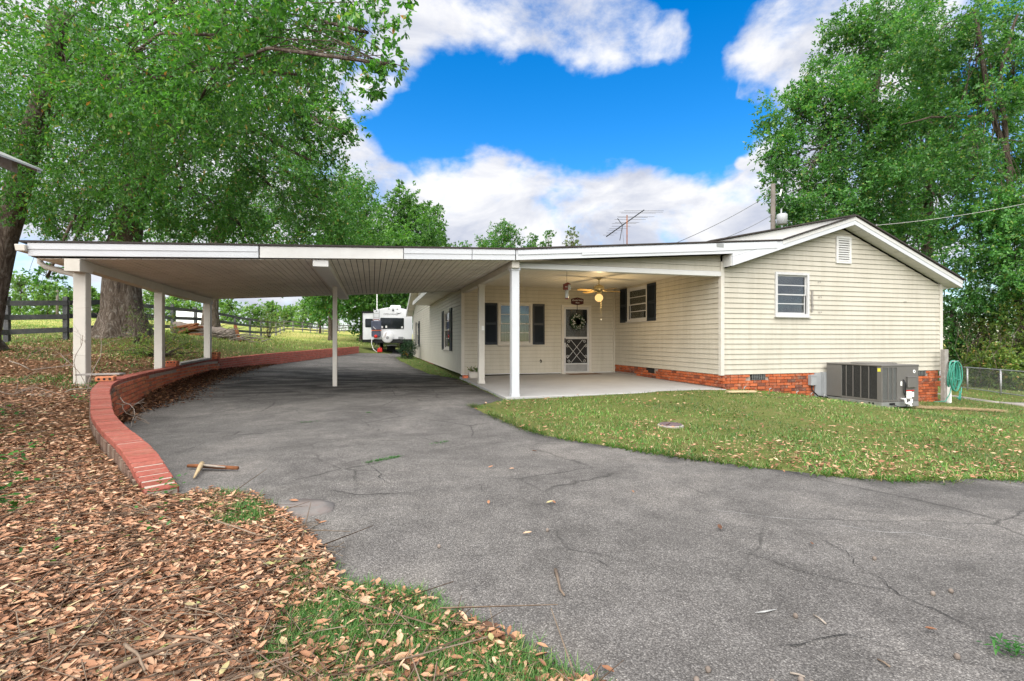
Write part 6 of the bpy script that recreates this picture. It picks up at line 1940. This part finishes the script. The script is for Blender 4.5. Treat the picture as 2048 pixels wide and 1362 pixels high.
# bare vine stems in the thicket
for i in range(9):
    rr = random.Random(200 + i)
    px = 1915 + i * 15 + rr.uniform(-5, 5); d = rr.uniform(17.0, 18.5)
    x, y = rd(px, d); g = hz(x, y); mb = MB()
    p = Vector((x, y, g)); pts = [p]
    for k in range(7):
        p = p + Vector((rr.uniform(-.22, .22), rr.uniform(-.15, .15), rr.uniform(.2, .45))); pts.append(p)
    mb.tube([Vector(q) for q in catmull(pts, .15)], .006, 5)
    for k in (2, 4, 5): limb(mb, pts[k], pts[k] + Vector((rr.uniform(-.7, .7), rr.uniform(-.3, .1), rr.uniform(-.1, .6))), .008, .003, i * 7 + k, .15, 5, 4)
    tag(mb.build('bare_vine', M['bark'], smooth=True), 'thin bare pale vine stem climbing before the dark thicket', 'vine', 'bare vines in the thicket')

# ------------------------------------------------------------------ shrubs
def bush(name, label, c, blobs, N, leaf, lm, seed, stems=10, twig_mat='bark_dark', clump=.4, droop=.0, tmpl=T_LEAF2, cat='shrub', aspect=.42, group=None):
    o = thing(name, label, cat, c, group); rr = random.Random(seed); mb = MB(); c = Vector(c)
    (vs, fs), cc = crown_np(blobs, N, leaf, tmpl, seed, clump, droop, .3, aspect=aspect)
    for k in range(stems):
        ctr, cs_, cr = rr.choice(cc); e = cs_[rr.randrange(len(cs_))]
        limb(mb, c + Vector((rr.uniform(-.08, .08), rr.uniform(-.08, .08), -.05)), e, .014, .005, seed + k, .12, 6, 5)
    mb.build('stems', M[twig_mat], o, smooth=True)
    np_obj('foliage', vs, fs, M[lm], o)
    return o


x, y = rd(815, 26.5); g = hz(x, y)
bush('clipped_hedge', 'dark green clipped shrub against the far corner of the side wing', (x, y, g), [((x + .0, y, g + .45), .42, 1.0), ((x + .12, y + .3, g + .55), .42, 1.0), ((x - .05, y - .1, g + .3), .38, .9), ((x + .1, y, g + .72), .33, .8)], 9000, .06, 'hedge', 301, 4)
c = base_at(536, 31)
bush('lawn_bush', 'loose olive bush with reddish stems alone in the left lawn', c, [B(535, 655, 31, 26, 1.0), B(548, 645, 31, 24, 1), B(520, 650, 31, 18, 1), B(562, 655, 31, 16, 1), B(540, 632, 31, 17, 1.1), B(530, 672, 31, 14, .8)], 3800, .075, 'bushleaf', 303, 26, 'bark_dark', .42, -.3)
x, y = rd(585, 33)
c = base_at(322, 13.2)
bush('azalea_shrub', 'sparse leafy shrub in the leaf litter behind the middle carport post', c, [B(300, 690, 13, 34, .7), B(345, 680, 13.2, 36, .9), B(275, 700, 12.6, 30, .6), B(370, 690, 13.6, 28, .8), B(335, 655, 13.4, 26, 1), B(255, 705, 12.5, 24, .6), B(385, 700, 13.6, 22, .7)], 4200, .055, 'leafU', 305, 34, 'bark_dark', .45, .05)
c = base_at(272, 15.0)
bush('ivy_sprouts', 'leafy sprouts climbing the foot of the thickest oak trunk', c, [B(270, 645, 15.4, 28, 1.3), B(285, 620, 15.5, 20, 1.5), B(262, 610, 15.6, 13, 1.5), B(292, 665, 15.2, 24, .8)], 1900, .05, 'bushleaf', 307, 14, 'bark_dark', .5)

# ------------------------------------------------------------------ brush pile and fallen wood
lg = thing('fallen_log', 'broken grey log with torn rotten wood lying by the slim oak', 'log', (*rd(420, 21.5), hz(*rd(420, 21.5))))
def onground(px, d, up=0.0):
    x, y = rd(px, d); return Vector((x, y, hz(x, y) + up))
mb = MB(); pts = [onground(352, 22.3, .32), onground(375, 22, .30), onground(405, 21.7, .26), onground(435, 21.4, .24), onground(466, 21.2, .22)]
mb.tube([Vector(p) for p in catmull(pts, .2)], [.27 - .004 * i + .025 * math.sin(i * 1.7) for i in range(len(catmull(pts, .2)))], 12)
mb.build('trunk_piece', M['log'], lg, smooth=True)
for i, (p0, p1, w_, h_) in enumerate([((362, 21.6, .1), (400, 21.2, .42), .34, .1), ((372, 21.4, .25), (396, 21.3, .55), .22, .08), ((350, 21.9, .3), (388, 21.5, .50), .18, .1), ((405, 20.9, .06), (440, 20.6, .10), .2, .12), ((380, 21.0, .05), (420, 20.8, .14), .25, .1)]):
    MB().beam(onground(*p0), onground(*p1), w_, h_).build('rotten_slab', M['rotten'] if i != 3 else M['straw'], lg, bevel=.02)
tag(MB().beam(onground(480, 20.2, .0), onground(470, 20.6, .62), .12, .07).build('split_stake', M['rotten'], bevel=.01), 'reddish split piece of wood standing up in the brush pile', 'wood piece')
bp = thing('brush_pile', 'low pile of bleached sticks beside the fallen log', 'brush pile', onground(460, 20.5))
for i in range(70):
    rr = random.Random(400 + i); px = rr.triangular(385, 530, 455); d = rr.uniform(19.6, 21.2)
    p = onground(px, d, rr.uniform(.02, .22)); a = rr.uniform(0, 6.28); l = rr.uniform(.3, 1.3)
    q = p + Vector((math.cos(a) * l, math.sin(a) * l * .6, rr.uniform(-.12, .3) * l)); q.z = max(q.z, hz(q.x, q.y) + .015)
    mb = MB(); limb(mb, p, q, rr.uniform(.012, .038), .006, i, .12, 5, 5); mb.build('stick', M['paletwig'] if rr.random() < .75 else M['log'], bp, smooth=True)
# bare branch fallen beside the first post
fb_ = thing('bare_branch', 'tangle of bare pale twigs lying round the nearest carport post', 'branch', onground(150, 7.2))
def twigs(root, name, P, Q, r0, depth, rr, mat):
    mb = MB(); pts = limb(mb, P, Q, r0, r0 * .4, rr.randint(0, 999), .16, 8, 6)
    def rec(pts, r, k):
        for _ in range(3 if k > 1 else 2):
            s_ = pts[rr.randint(2, len(pts) - 1)]; L = (Q - P).length * rr.uniform(.22, .45) * (.6 if k == 1 else 1)
            e = s_ + Vector((rr.uniform(-1, 1), rr.uniform(-1, 1), rr.uniform(-.2, .75))).normalized() * L
            e.z = max(e.z, hz(e.x, e.y) + .02)
            np_ = limb(mb, s_, e, r * .55, r * .22, rr.randint(0, 999), .16, 6, 5)
            if k > 1: rec(np_, r * .55, k - 1)
    rec(pts, r0, depth); mb.build(name, M[mat], root, smooth=True)
rr = random.Random(77)
for (p0, p1, r_) in [((20, 7.4, .35), (185, 6.9, .05), .014), ((130, 6.6, .05), (235, 7.0, .45), .012), ((60, 6.4, .03), (215, 6.6, .10), .013), ((215, 6.7, .1), (300, 6.4, .03), .012), ((175, 6.8, .05), (210, 7.4, .95), .010), ((150, 6.9, .05), (165, 7.1, .8), .008), ((240, 6.6, .35), (262, 6.2, .02), .010), ((0, 6.6, .03), (130, 6.2, .05), .010)]:
    twigs(fb_, 'twig', onground(*p0), onground(*p1), r_ * .6, 2, rr, 'paletwig')
# broken stick on the driveway
def dpt(px, py, up=.02):
    x, y = ground_px(px, py, -.01); return Vector((x, y, float(h_right(np.array([x]), np.array([y]))[0]) + up))
st = thing('broken_stick', 'broken forked stick with pale torn wood lying on the asphalt by the curb end', 'stick', dpt(425, 940))
MB().tube([dpt(376, 937, .03), dpt(405, 939, .035), dpt(440, 941, .03), dpt(476, 943, .03)], [.013, .016, .016, .014], 8).build('dark_stick', M['rotten'], st, smooth=True)
MB().tube([dpt(404, 938, .05), dpt(400, 945, .045), dpt(388, 962, .02)], [.02, .018, .006], 7).build('torn_fork', M['straw'], st, smooth=True)
MB().tube([dpt(402, 941, .048), dpt(450, 944, .04)], [.012, .006], 6).build('torn_strip', M['paletwig'], st, smooth=True)
tag(MB().tube([dpt(1111, 1132, .012), dpt(1116, 1150, .012), dpt(1121, 1172, .012), dpt(1129, 1183, .012)], [.009, .006, .005, .004], 6).build('thin_twig', M['paletwig'], smooth=True), 'thin pale twig lying alone on the open asphalt', 'twig')
for i, (p, q) in enumerate([((1627, 1213), (1652, 1231)), ((1755, 1300), (1780, 1315)), ((1580, 1330), (1610, 1338))]):
    tag(MB().tube([dpt(*p, .01), dpt((p[0] + q[0]) / 2 + 1, (p[1] + q[1]) / 2, .012), dpt(*q, .01)], .0035, 5).build('small_twig', M['paletwig'], smooth=True), 'very thin short twig lying on the right hand asphalt', 'twig', 'little twigs on the asphalt')
for (px, py) in [(1393, 1348), (1416, 1327), (1544, 1352), (1602, 1345), (1624, 1353), (1591, 1217), (1749, 1098), (1866, 1167), (1902, 1161), (1914, 1293), (1863, 1353), (878, 1089), (1095, 1053)]:
    p = dpt(px, py, .012)
    tag(MB().sphere(p, .0095, 8, 6, (1, 1, 1.15)).build('acorn', M['log'], smooth=True), 'tiny brown acorn lying on the asphalt', 'acorn', 'acorns on the asphalt')

# ------------------------------------------------------------------ scattered leaves, grass, weeds
def sample(n, d0, d1, k0, k1, power=1.0):
    """points spread evenly over the look of the ground: denser near, sparser far"""
    u = rng.random(n)
    d = d0 * (d1 / d0) ** u if power == 1.0 else (d0 ** (1 - power) + u * (d1 ** (1 - power) - d0 ** (1 - power))) ** (1 / (1 - power))
    r = d * rng.uniform(k0, k1, n)
    return d * SN + r * CS, d * CS - r * SN, d


def nzv(x, y, s, seed=0.0):
    return np.array([noise.noise((a * s, b_ * s, seed)) for a, b_ in zip(x, y)])


def on_house(x, y):
    return ((x > GX0 - .05) & (x < GX1 + .05) & (y > GY - .03) & (y < 32)) | ((x > 2.40) & (y > 9.10) & (y < 32) & (x < 14))


def in_wall(x, y, sd): return (np.abs(sd) < .125) & (y > 3.6) & (y < 31.4)


def lay_leaves(n, d0, d1, k0, k1, cond, size, tmpl, name, label, lift=(.004, .03), flat=.35, dens=None):
    x, y, d = sample(n, d0, d1, k0, k1)
    sd, tp = side_dist(x, y); ind = pip(x, y, drive_poly)
    m = cond(x, y, d, sd, ind) & ~in_wall(x, y, sd) & ~on_house(x, y)
    x, y, d = x[m], y[m], d[m]; n = len(x)
    z = height(x, y) + rng.uniform(*lift, n)
    a = rng.uniform(0, 2 * np.pi, n)
    D = np.stack([np.cos(a), np.sin(a), rng.normal(0, flat * .5, n)], 1)
    Nn = np.stack([rng.normal(0, flat, n), rng.normal(0, flat, n), np.where(rng.random(n) < .35, -1.0, 1.0)], 1)
    L = size * (.35 + 1.1 * rng.random(n) ** 1.6) * np.clip((d / 5) ** .30, .9, 2)
    v, f = scatter(tmpl, np.stack([x, y, z + L * .07], 1), D, Nn, L, L * rng.uniform(.30, .60, n))
    return v, f


def near_patch(x, y, d, sd, ind):
    k = (x * CS - y * SN) / d * FPX + 1024; p_ = 681 + 1.0 * FPX / d
    c1 = (d < 2.25) & (k > 560 + (p_ - 1200) * -.35) & (rng.random(len(x)) < np.clip(.92 + 1.2 * nzv(x, y, 3.5, 2), 0, 1))
    c2 = (((k - 470) / 95) ** 2 + ((p_ - 1018) / 42) ** 2 < 1) & (rng.random(len(x)) < np.clip(.4 + 1.8 * nzv(x, y, 5, 4), 0, 1))
    return (c1 | c2) & ~ind & (k < 1250)


lit = lambda x, y, d, sd, ind: (sd > .02) & ~ind & (rng.random(len(x)) < np.clip(1.15 - .5 * np.clip(nzv(x, y, .8, 3) * 2, -.3, 1) - np.clip((d - 11) / 8, 0, .9), .05, 1))
nearest = lay_leaves(30000, 1.30, 1.95, -1.10, .25, lambda x, y, d, sd, ind: (~ind) & ((sd > .0) | (y < 3.9)) & (~near_patch(x, y, d, sd, ind) | (rng.random(len(x)) < .05)), .042, T_DRY, '', '')
near = lay_leaves(82000, 1.9, 4.4, -1.20, .25, lambda x, y, d, sd, ind: (~ind) & ((sd > .0) | (y < 3.9)) & (~near_patch(x, y, d, sd, ind) | (rng.random(len(x)) < .10)), .042, T_DRY4, '', '')
mid = lay_leaves(66000, 4.2, 24, -1.30, -.20, lit, .048, T_DRY4, '', '')
v, f = join_np([nearest, near, mid, lay_leaves(42000, 1.3, 7, -1.1, .25, lambda x, y, d, sd, ind: (~ind) & ((sd > .0) | (y < 3.9)), .019, T_LEAF2, '', '', (.002, .03), .6)])
tag(np_obj('fallen_leaves', v, f, M['litter']), 'thick brown oak leaf litter covering the ground on the left', 'leaf litter', kind='stuff')
# drift of darker brown leaves along the foot of the wall, on the asphalt
n = 15000
s = rng.uniform(S_MAIN - .1, S_MAIN + 12, n); off = np.abs(rng.normal(0, .30, n)) + .10
fw_ = np.clip((s - S_MAIN) / 2.5, .35, 1) * np.clip((S_MAIN + 12 - s) / 5, .1, 1)
px_ = np.interp(s, WS, WXY[:, 0]); py_ = np.interp(s, WS, WXY[:, 1])
x = px_ + off * fw_ * 1.0; y = py_ + off * fw_ * .25
z = h_right(x, y) + np.clip(.16 - off * fw_ * .28, 0.004, .2) * fw_ * rng.random(n) ** .5 + .008
a = rng.uniform(0, 6.28, n)
L = .055 * rng.uniform(.5, 1.2, n)
v, f = scatter(T_DRY4, np.stack([x, y, z], 1), np.stack([np.cos(a), np.sin(a), rng.normal(0, .3, n)], 1), np.stack([rng.normal(0, .5, n), rng.normal(0, .5, n), np.ones(n)], 1), L, L * .45)
tag(np_obj('leaf_drift', v, f, island('dark_brown_leaf', [(0, (.045, .022, .014)), (.5, (.11, .05, .026)), (.85, (.19, .095, .045)), (1, (.28, .16, .09))])), 'drift of darker brown leaves along the foot of the brick wall', 'leaf drift', kind='stuff')
# twigs and needles in the litter
x, y, d = sample(10000, 1.3, 11, -1.1, .2)
sd, tp = side_dist(x, y); ind = pip(x, y, drive_poly)
m = ~ind & ((sd > .1) | (y < 3.6)) & ~in_wall(x, y, sd) & (~near_patch(x, y, d, sd, ind) | (rng.random(len(x)) < .2)); x, y, d = x[m], y[m], d[m]; n = len(x)
a = rng.uniform(0, 6.28, n); L = rng.uniform(.04, .20, n) * (1 + (rng.random(n) < .04) * 1.6)
v, f = scatter(T_TWIG, np.stack([x, y, height(x, y) + rng.uniform(.012, .045, n)], 1), np.stack([np.cos(a), np.sin(a), rng.normal(0, .10, n)], 1), np.tile([0., 0, 1], (n, 1)), L, np.clip(L * .035, .0022, .008))
tag(np_obj('ground_twigs', v, f, M['twig']), 'small grey twigs mixed into the brown leaf litter', 'twigs', kind='stuff')
for i, (p, q, r_) in enumerate([((225, 1362), (400, 1300), .0075), ((250, 1308), (290, 1362), .006), ((100, 1140), (160, 1152), .006), ((330, 1290), (480, 1345), .005)]):
    zz = .03; a_, b_ = Vector((*ground_px(*p, zz), .06)), Vector((*ground_px(*q, zz), .06))
    mb = MB(); limb(mb, a_, b_, r_, r_ * .5, 70 + i, .06, 7, 7)
    tag(mb.build('fallen_stick', M['twig'], smooth=True), ['curved grey stick at the bottom edge among the brown leaves', 'straight stick crossing the bottom left leaves', 'short dark stick in the mid left leaves', 'thin stick near the grass at the bottom'][i], 'stick')

# single leaves lying on the asphalt
dl = [np_mesh('dry_leaf', *scatter(T_DRY, np.zeros((1, 3)), np.array([[1., 0, 0]]), np.array([[0., 0, 1]]), np.array([.055]), np.array([.024])), M['litter']) for _ in range(1)][0]
for i, (px, py) in enumerate([(768, 1172), (1018, 931), (976, 930), (978, 1004), (1092, 1000), (1111, 1000), (1443, 1047), (1876, 1242), (1203, 1324), (1097, 1290), (1045, 1062), (1622, 1069), (1268, 975), (1075, 893), (705, 1180), (690, 1140), (640, 1048), (950, 1265), (1060, 1310), (636, 1050), (1000, 1245), (905, 1236), (598, 1006)]):
    p = dpt(px, py, .016)
    o = inst('dry_leaf', dl, None, Matrix.Translation(p) @ Matrix.Rotation(rnd.uniform(0, 6.28), 4, 'Z') @ Matrix.Rotation(rnd.uniform(-.3, .3), 4, 'X') @ Matrix.Scale(rnd.uniform(.7, 1.15), 4))
    tag(o, 'single dry tan leaf lying on the asphalt', 'leaf', 'single leaves on the asphalt')


def blades(n, d0, d1, k0, k1, cond, h, w, mat, name, label, up=.9, grow=.35):
    x, y, d = sample(n, d0, d1, k0, k1)
    sd, tp = side_dist(x, y); ind = pip(x + rng.normal(0, .035, n), y + rng.normal(0, .035, n), drive_poly)
    m = cond(x, y, d, sd, ind) & ~in_wall(x, y, sd) & ~on_house(x, y)
    x, y, d = x[m], y[m], d[m]; n = len(x)
    a = rng.uniform(0, 6.28, n)
    D = np.stack([np.cos(a), np.sin(a), rng.uniform(.25, 1.6, n) * up], 1)
    S_ = np.stack([-np.sin(a), np.cos(a), np.zeros(n)], 1)
    Nn = np.cross(D, S_)
    sc = np.clip((d / 5) ** grow, .75, 5)
    L = h * rng.uniform(.5, 1.35, n) * (1 + (sc - 1) * .55)
    v, f = scatter(T_BLADE, np.stack([x, y, height(x, y) - .004], 1), D, Nn, L, w * sc * rng.uniform(.7, 1.3, n))
    return tag(np_obj(name, v, f, M[mat]), label, 'grass', kind='stuff')


lawn_ok = lambda x, y, d, sd, ind: (sd < -.05) & ~ind & (x > .9) & ~((x > AX0 - .02) & (x < AX1 + .02) & (y > AY0 - .02) & (y < AY1)) & (np.hypot(x - lx, y - ly) > .2) & (rng.random(len(x)) < np.clip(.80 + 1.1 * nzv(x, y, 1.3, 7) + .8 * nzv(x, y, 4.5, 3), .10, 1))
blades(130000, 3.6, 26, -.14, 1.2, lambda *a: lawn_ok(*a) & ~pip(a[0], a[1], pth + back), .055, .0062, 'grass', 'lawn_grass', 'patchy green and straw coloured lawn before the house', .75)
# tufts that creep over the edge of the asphalt
le = np.array(jitter_line(lawn_edge, .05, .03, 5)[20:]); q_ = rng.integers(1, len(le) - 1, 9000)
tn = le[q_] - le[q_ - 1]; tn /= np.maximum(np.linalg.norm(tn, axis=1, keepdims=True), 1e-6)
o_ = rng.normal(.02, .05, 9000); x = le[q_, 0] + tn[:, 1] * o_; y = le[q_, 1] - tn[:, 0] * o_
kp = nzv(x, y, 2.2, 31) > -.25; x, y, tn = x[kp], y[kp], tn[kp]; n = len(x)
D = np.stack([-tn[:, 1] * .7 + rng.normal(0, .5, n), tn[:, 0] * .7 + rng.normal(0, .5, n), rng.uniform(.2, 1.1, n)], 1)
v, f = scatter(T_BLADE, np.stack([x, y, height(x, y) + .005], 1), D, np.cross(D, np.stack([tn[:, 0], tn[:, 1], np.zeros(n)], 1)), .065 * rng.uniform(.5, 1.4, n), .006 * rng.uniform(.7, 1.3, n))
tag(np_obj('edge_grass', v, f, M['grass']), 'ragged grass creeping over the edge of the asphalt', 'grass', kind='stuff')
blades(11000, 13, 34, -.30, -.09, lambda x, y, d, sd, ind: (~ind) & (x > .8) & (x < 2.5) & (y > 14) & (sd < -.3), .055, .007, 'grass_lush', 'strip_grass', 'narrow strip of bright grass beside the side wing')
# leaves lying in the lawn
v, f = lay_leaves(17000, 3.7, 16, -.12, 1.1, lambda x, y, d, sd, ind: (sd < 0) & ~ind & (x > 1) & (rng.random(len(x)) < np.clip(.16 + 1.1 * np.exp(-np.minimum(np.abs(d - 4.2), 3) * 1.3) + .9 * nzv(x, y, 1.1, 21) - .03 * np.abs(x - 4), .05, 1)), .045, T_DRY4, '', '', (.008, .04))
tag(np_obj('lawn_leaves', v, f, M['litter']), 'tan fallen leaves sprinkled over the front lawn', 'leaf litter', kind='stuff')


blades(130000, 1.30, 3.4, -.62, .30, near_patch, .062, .0046, 'grass_lush', 'corner_grass', 'fresh green grass tufts among leaves at the lower edge of the asphalt', .8)
blades(80000, 10, 75, -1.1, -.10, lambda x, y, d, sd, ind: (sd > .15) & ~ind & (rng.random(len(x)) < np.clip((d - 10) / 9, .06, 1) * np.clip(.75 + nzv(x, y, .5, 5), .2, 1)), .075, .010, 'grass_far', 'field_grass', 'meadow grass of the left lawn and field, coloured as if sunlit', 1.0, .45)
blades(16000, 7.0, 16, -1.08, -.6, lambda x, y, d, sd, ind: (sd > .3) & (rng.random(len(x)) < np.clip(.10 + 2.4 * nzv(x, y, .9, 11), 0, 1)), .085, .008, 'grass_lush', 'rough_grass', 'rough dark green grass round the foot of the nearest oak', 1.0)

# broad-leaved weeds
wd = []
for (px, d, n_, s_) in [(10, 3.1, 26, .05), (30, 3.6, 22, .05), (8, 2.7, 22, .055), (60, 4.1, 14, .04), (112, 2.3, 5, .035), (140, 2.1, 4, .03), (310, 3.05, 14, .03), (345, 3.2, 16, .03), (163, 6.1, 20, .04), (330, 2.75, 10, .03), (300, 2.5, 8, .03), (5, 4.5, 18, .05), (20, 5.2, 20, .05)]:
    x, y = rd(px, d); g = hz(x, y)
    P = np.stack([x + rng.normal(0, .06, n_), y + rng.normal(0, .06, n_), g + rng.uniform(.03, .13, n_)], 1); a = rng.uniform(0, 6.28, n_)
    wd.append(scatter(T_LEAF5, P, np.stack([np.cos(a), np.sin(a), rng.normal(.1, .3, n_)], 1), np.stack([rng.normal(0, .3, n_), rng.normal(0, .3, n_), np.ones(n_)], 1), s_ * rng.uniform(.7, 1.3, n_), s_ * .7 * rng.uniform(.7, 1.2, n_)))
v, f = join_np(wd)
tag(np_obj('weeds', v, f, M['weed']), 'bright green broad leaved weeds poking through the leaf litter', 'weeds', kind='stuff')
n = 60; p = dpt(2020, 1278, .01); a = rng.uniform(0, 6.28, n)
v, f = scatter(T_LEAF5, np.array(p) + np.stack([rng.normal(0, .035, n), rng.normal(0, .02, n), rng.uniform(0, .02, n)], 1), np.stack([np.cos(a), np.sin(a), rng.uniform(.1, .6, n)], 1), np.tile([0., 0, 1], (n, 1)), rng.uniform(.02, .04, n), rng.uniform(.006, .012, n))
tag(np_obj('crack_weed', v, f, M['weed']), 'small green weed growing from a crack at the right of the asphalt', 'weed', kind='stuff')
# moss and grass in the cracks
mp_ = []
for (a_, b_, n_) in [((735, 922), (798, 908), 260), ((862, 880), (900, 874), 60), ((640, 834), (600, 836), 50), ((735, 818), (740, 818), 40)]:
    P0, P1 = np.array(dpt(*a_, .006)), np.array(dpt(*b_, .006)); t_ = rng.random((n_, 1)); P = P0 + (P1 - P0) * t_ + np.concatenate([rng.normal(0, .02, (n_, 2)), np.zeros((n_, 1))], 1)
    a = rng.uniform(0, 6.28, n_)
    mp_.append(scatter(T_BLADE, P, np.stack([np.cos(a), np.sin(a), rng.uniform(.3, 1, n_)], 1), np.tile([0.1, 0, 1], (n_, 1)), rng.uniform(.01, .03, n_), np.full(n_, .005)))
v, f = join_np(mp_)
tag(np_obj('crack_moss', v, f, M['weed']), 'low moss and grass growing in the asphalt cracks', 'moss', kind='stuff')
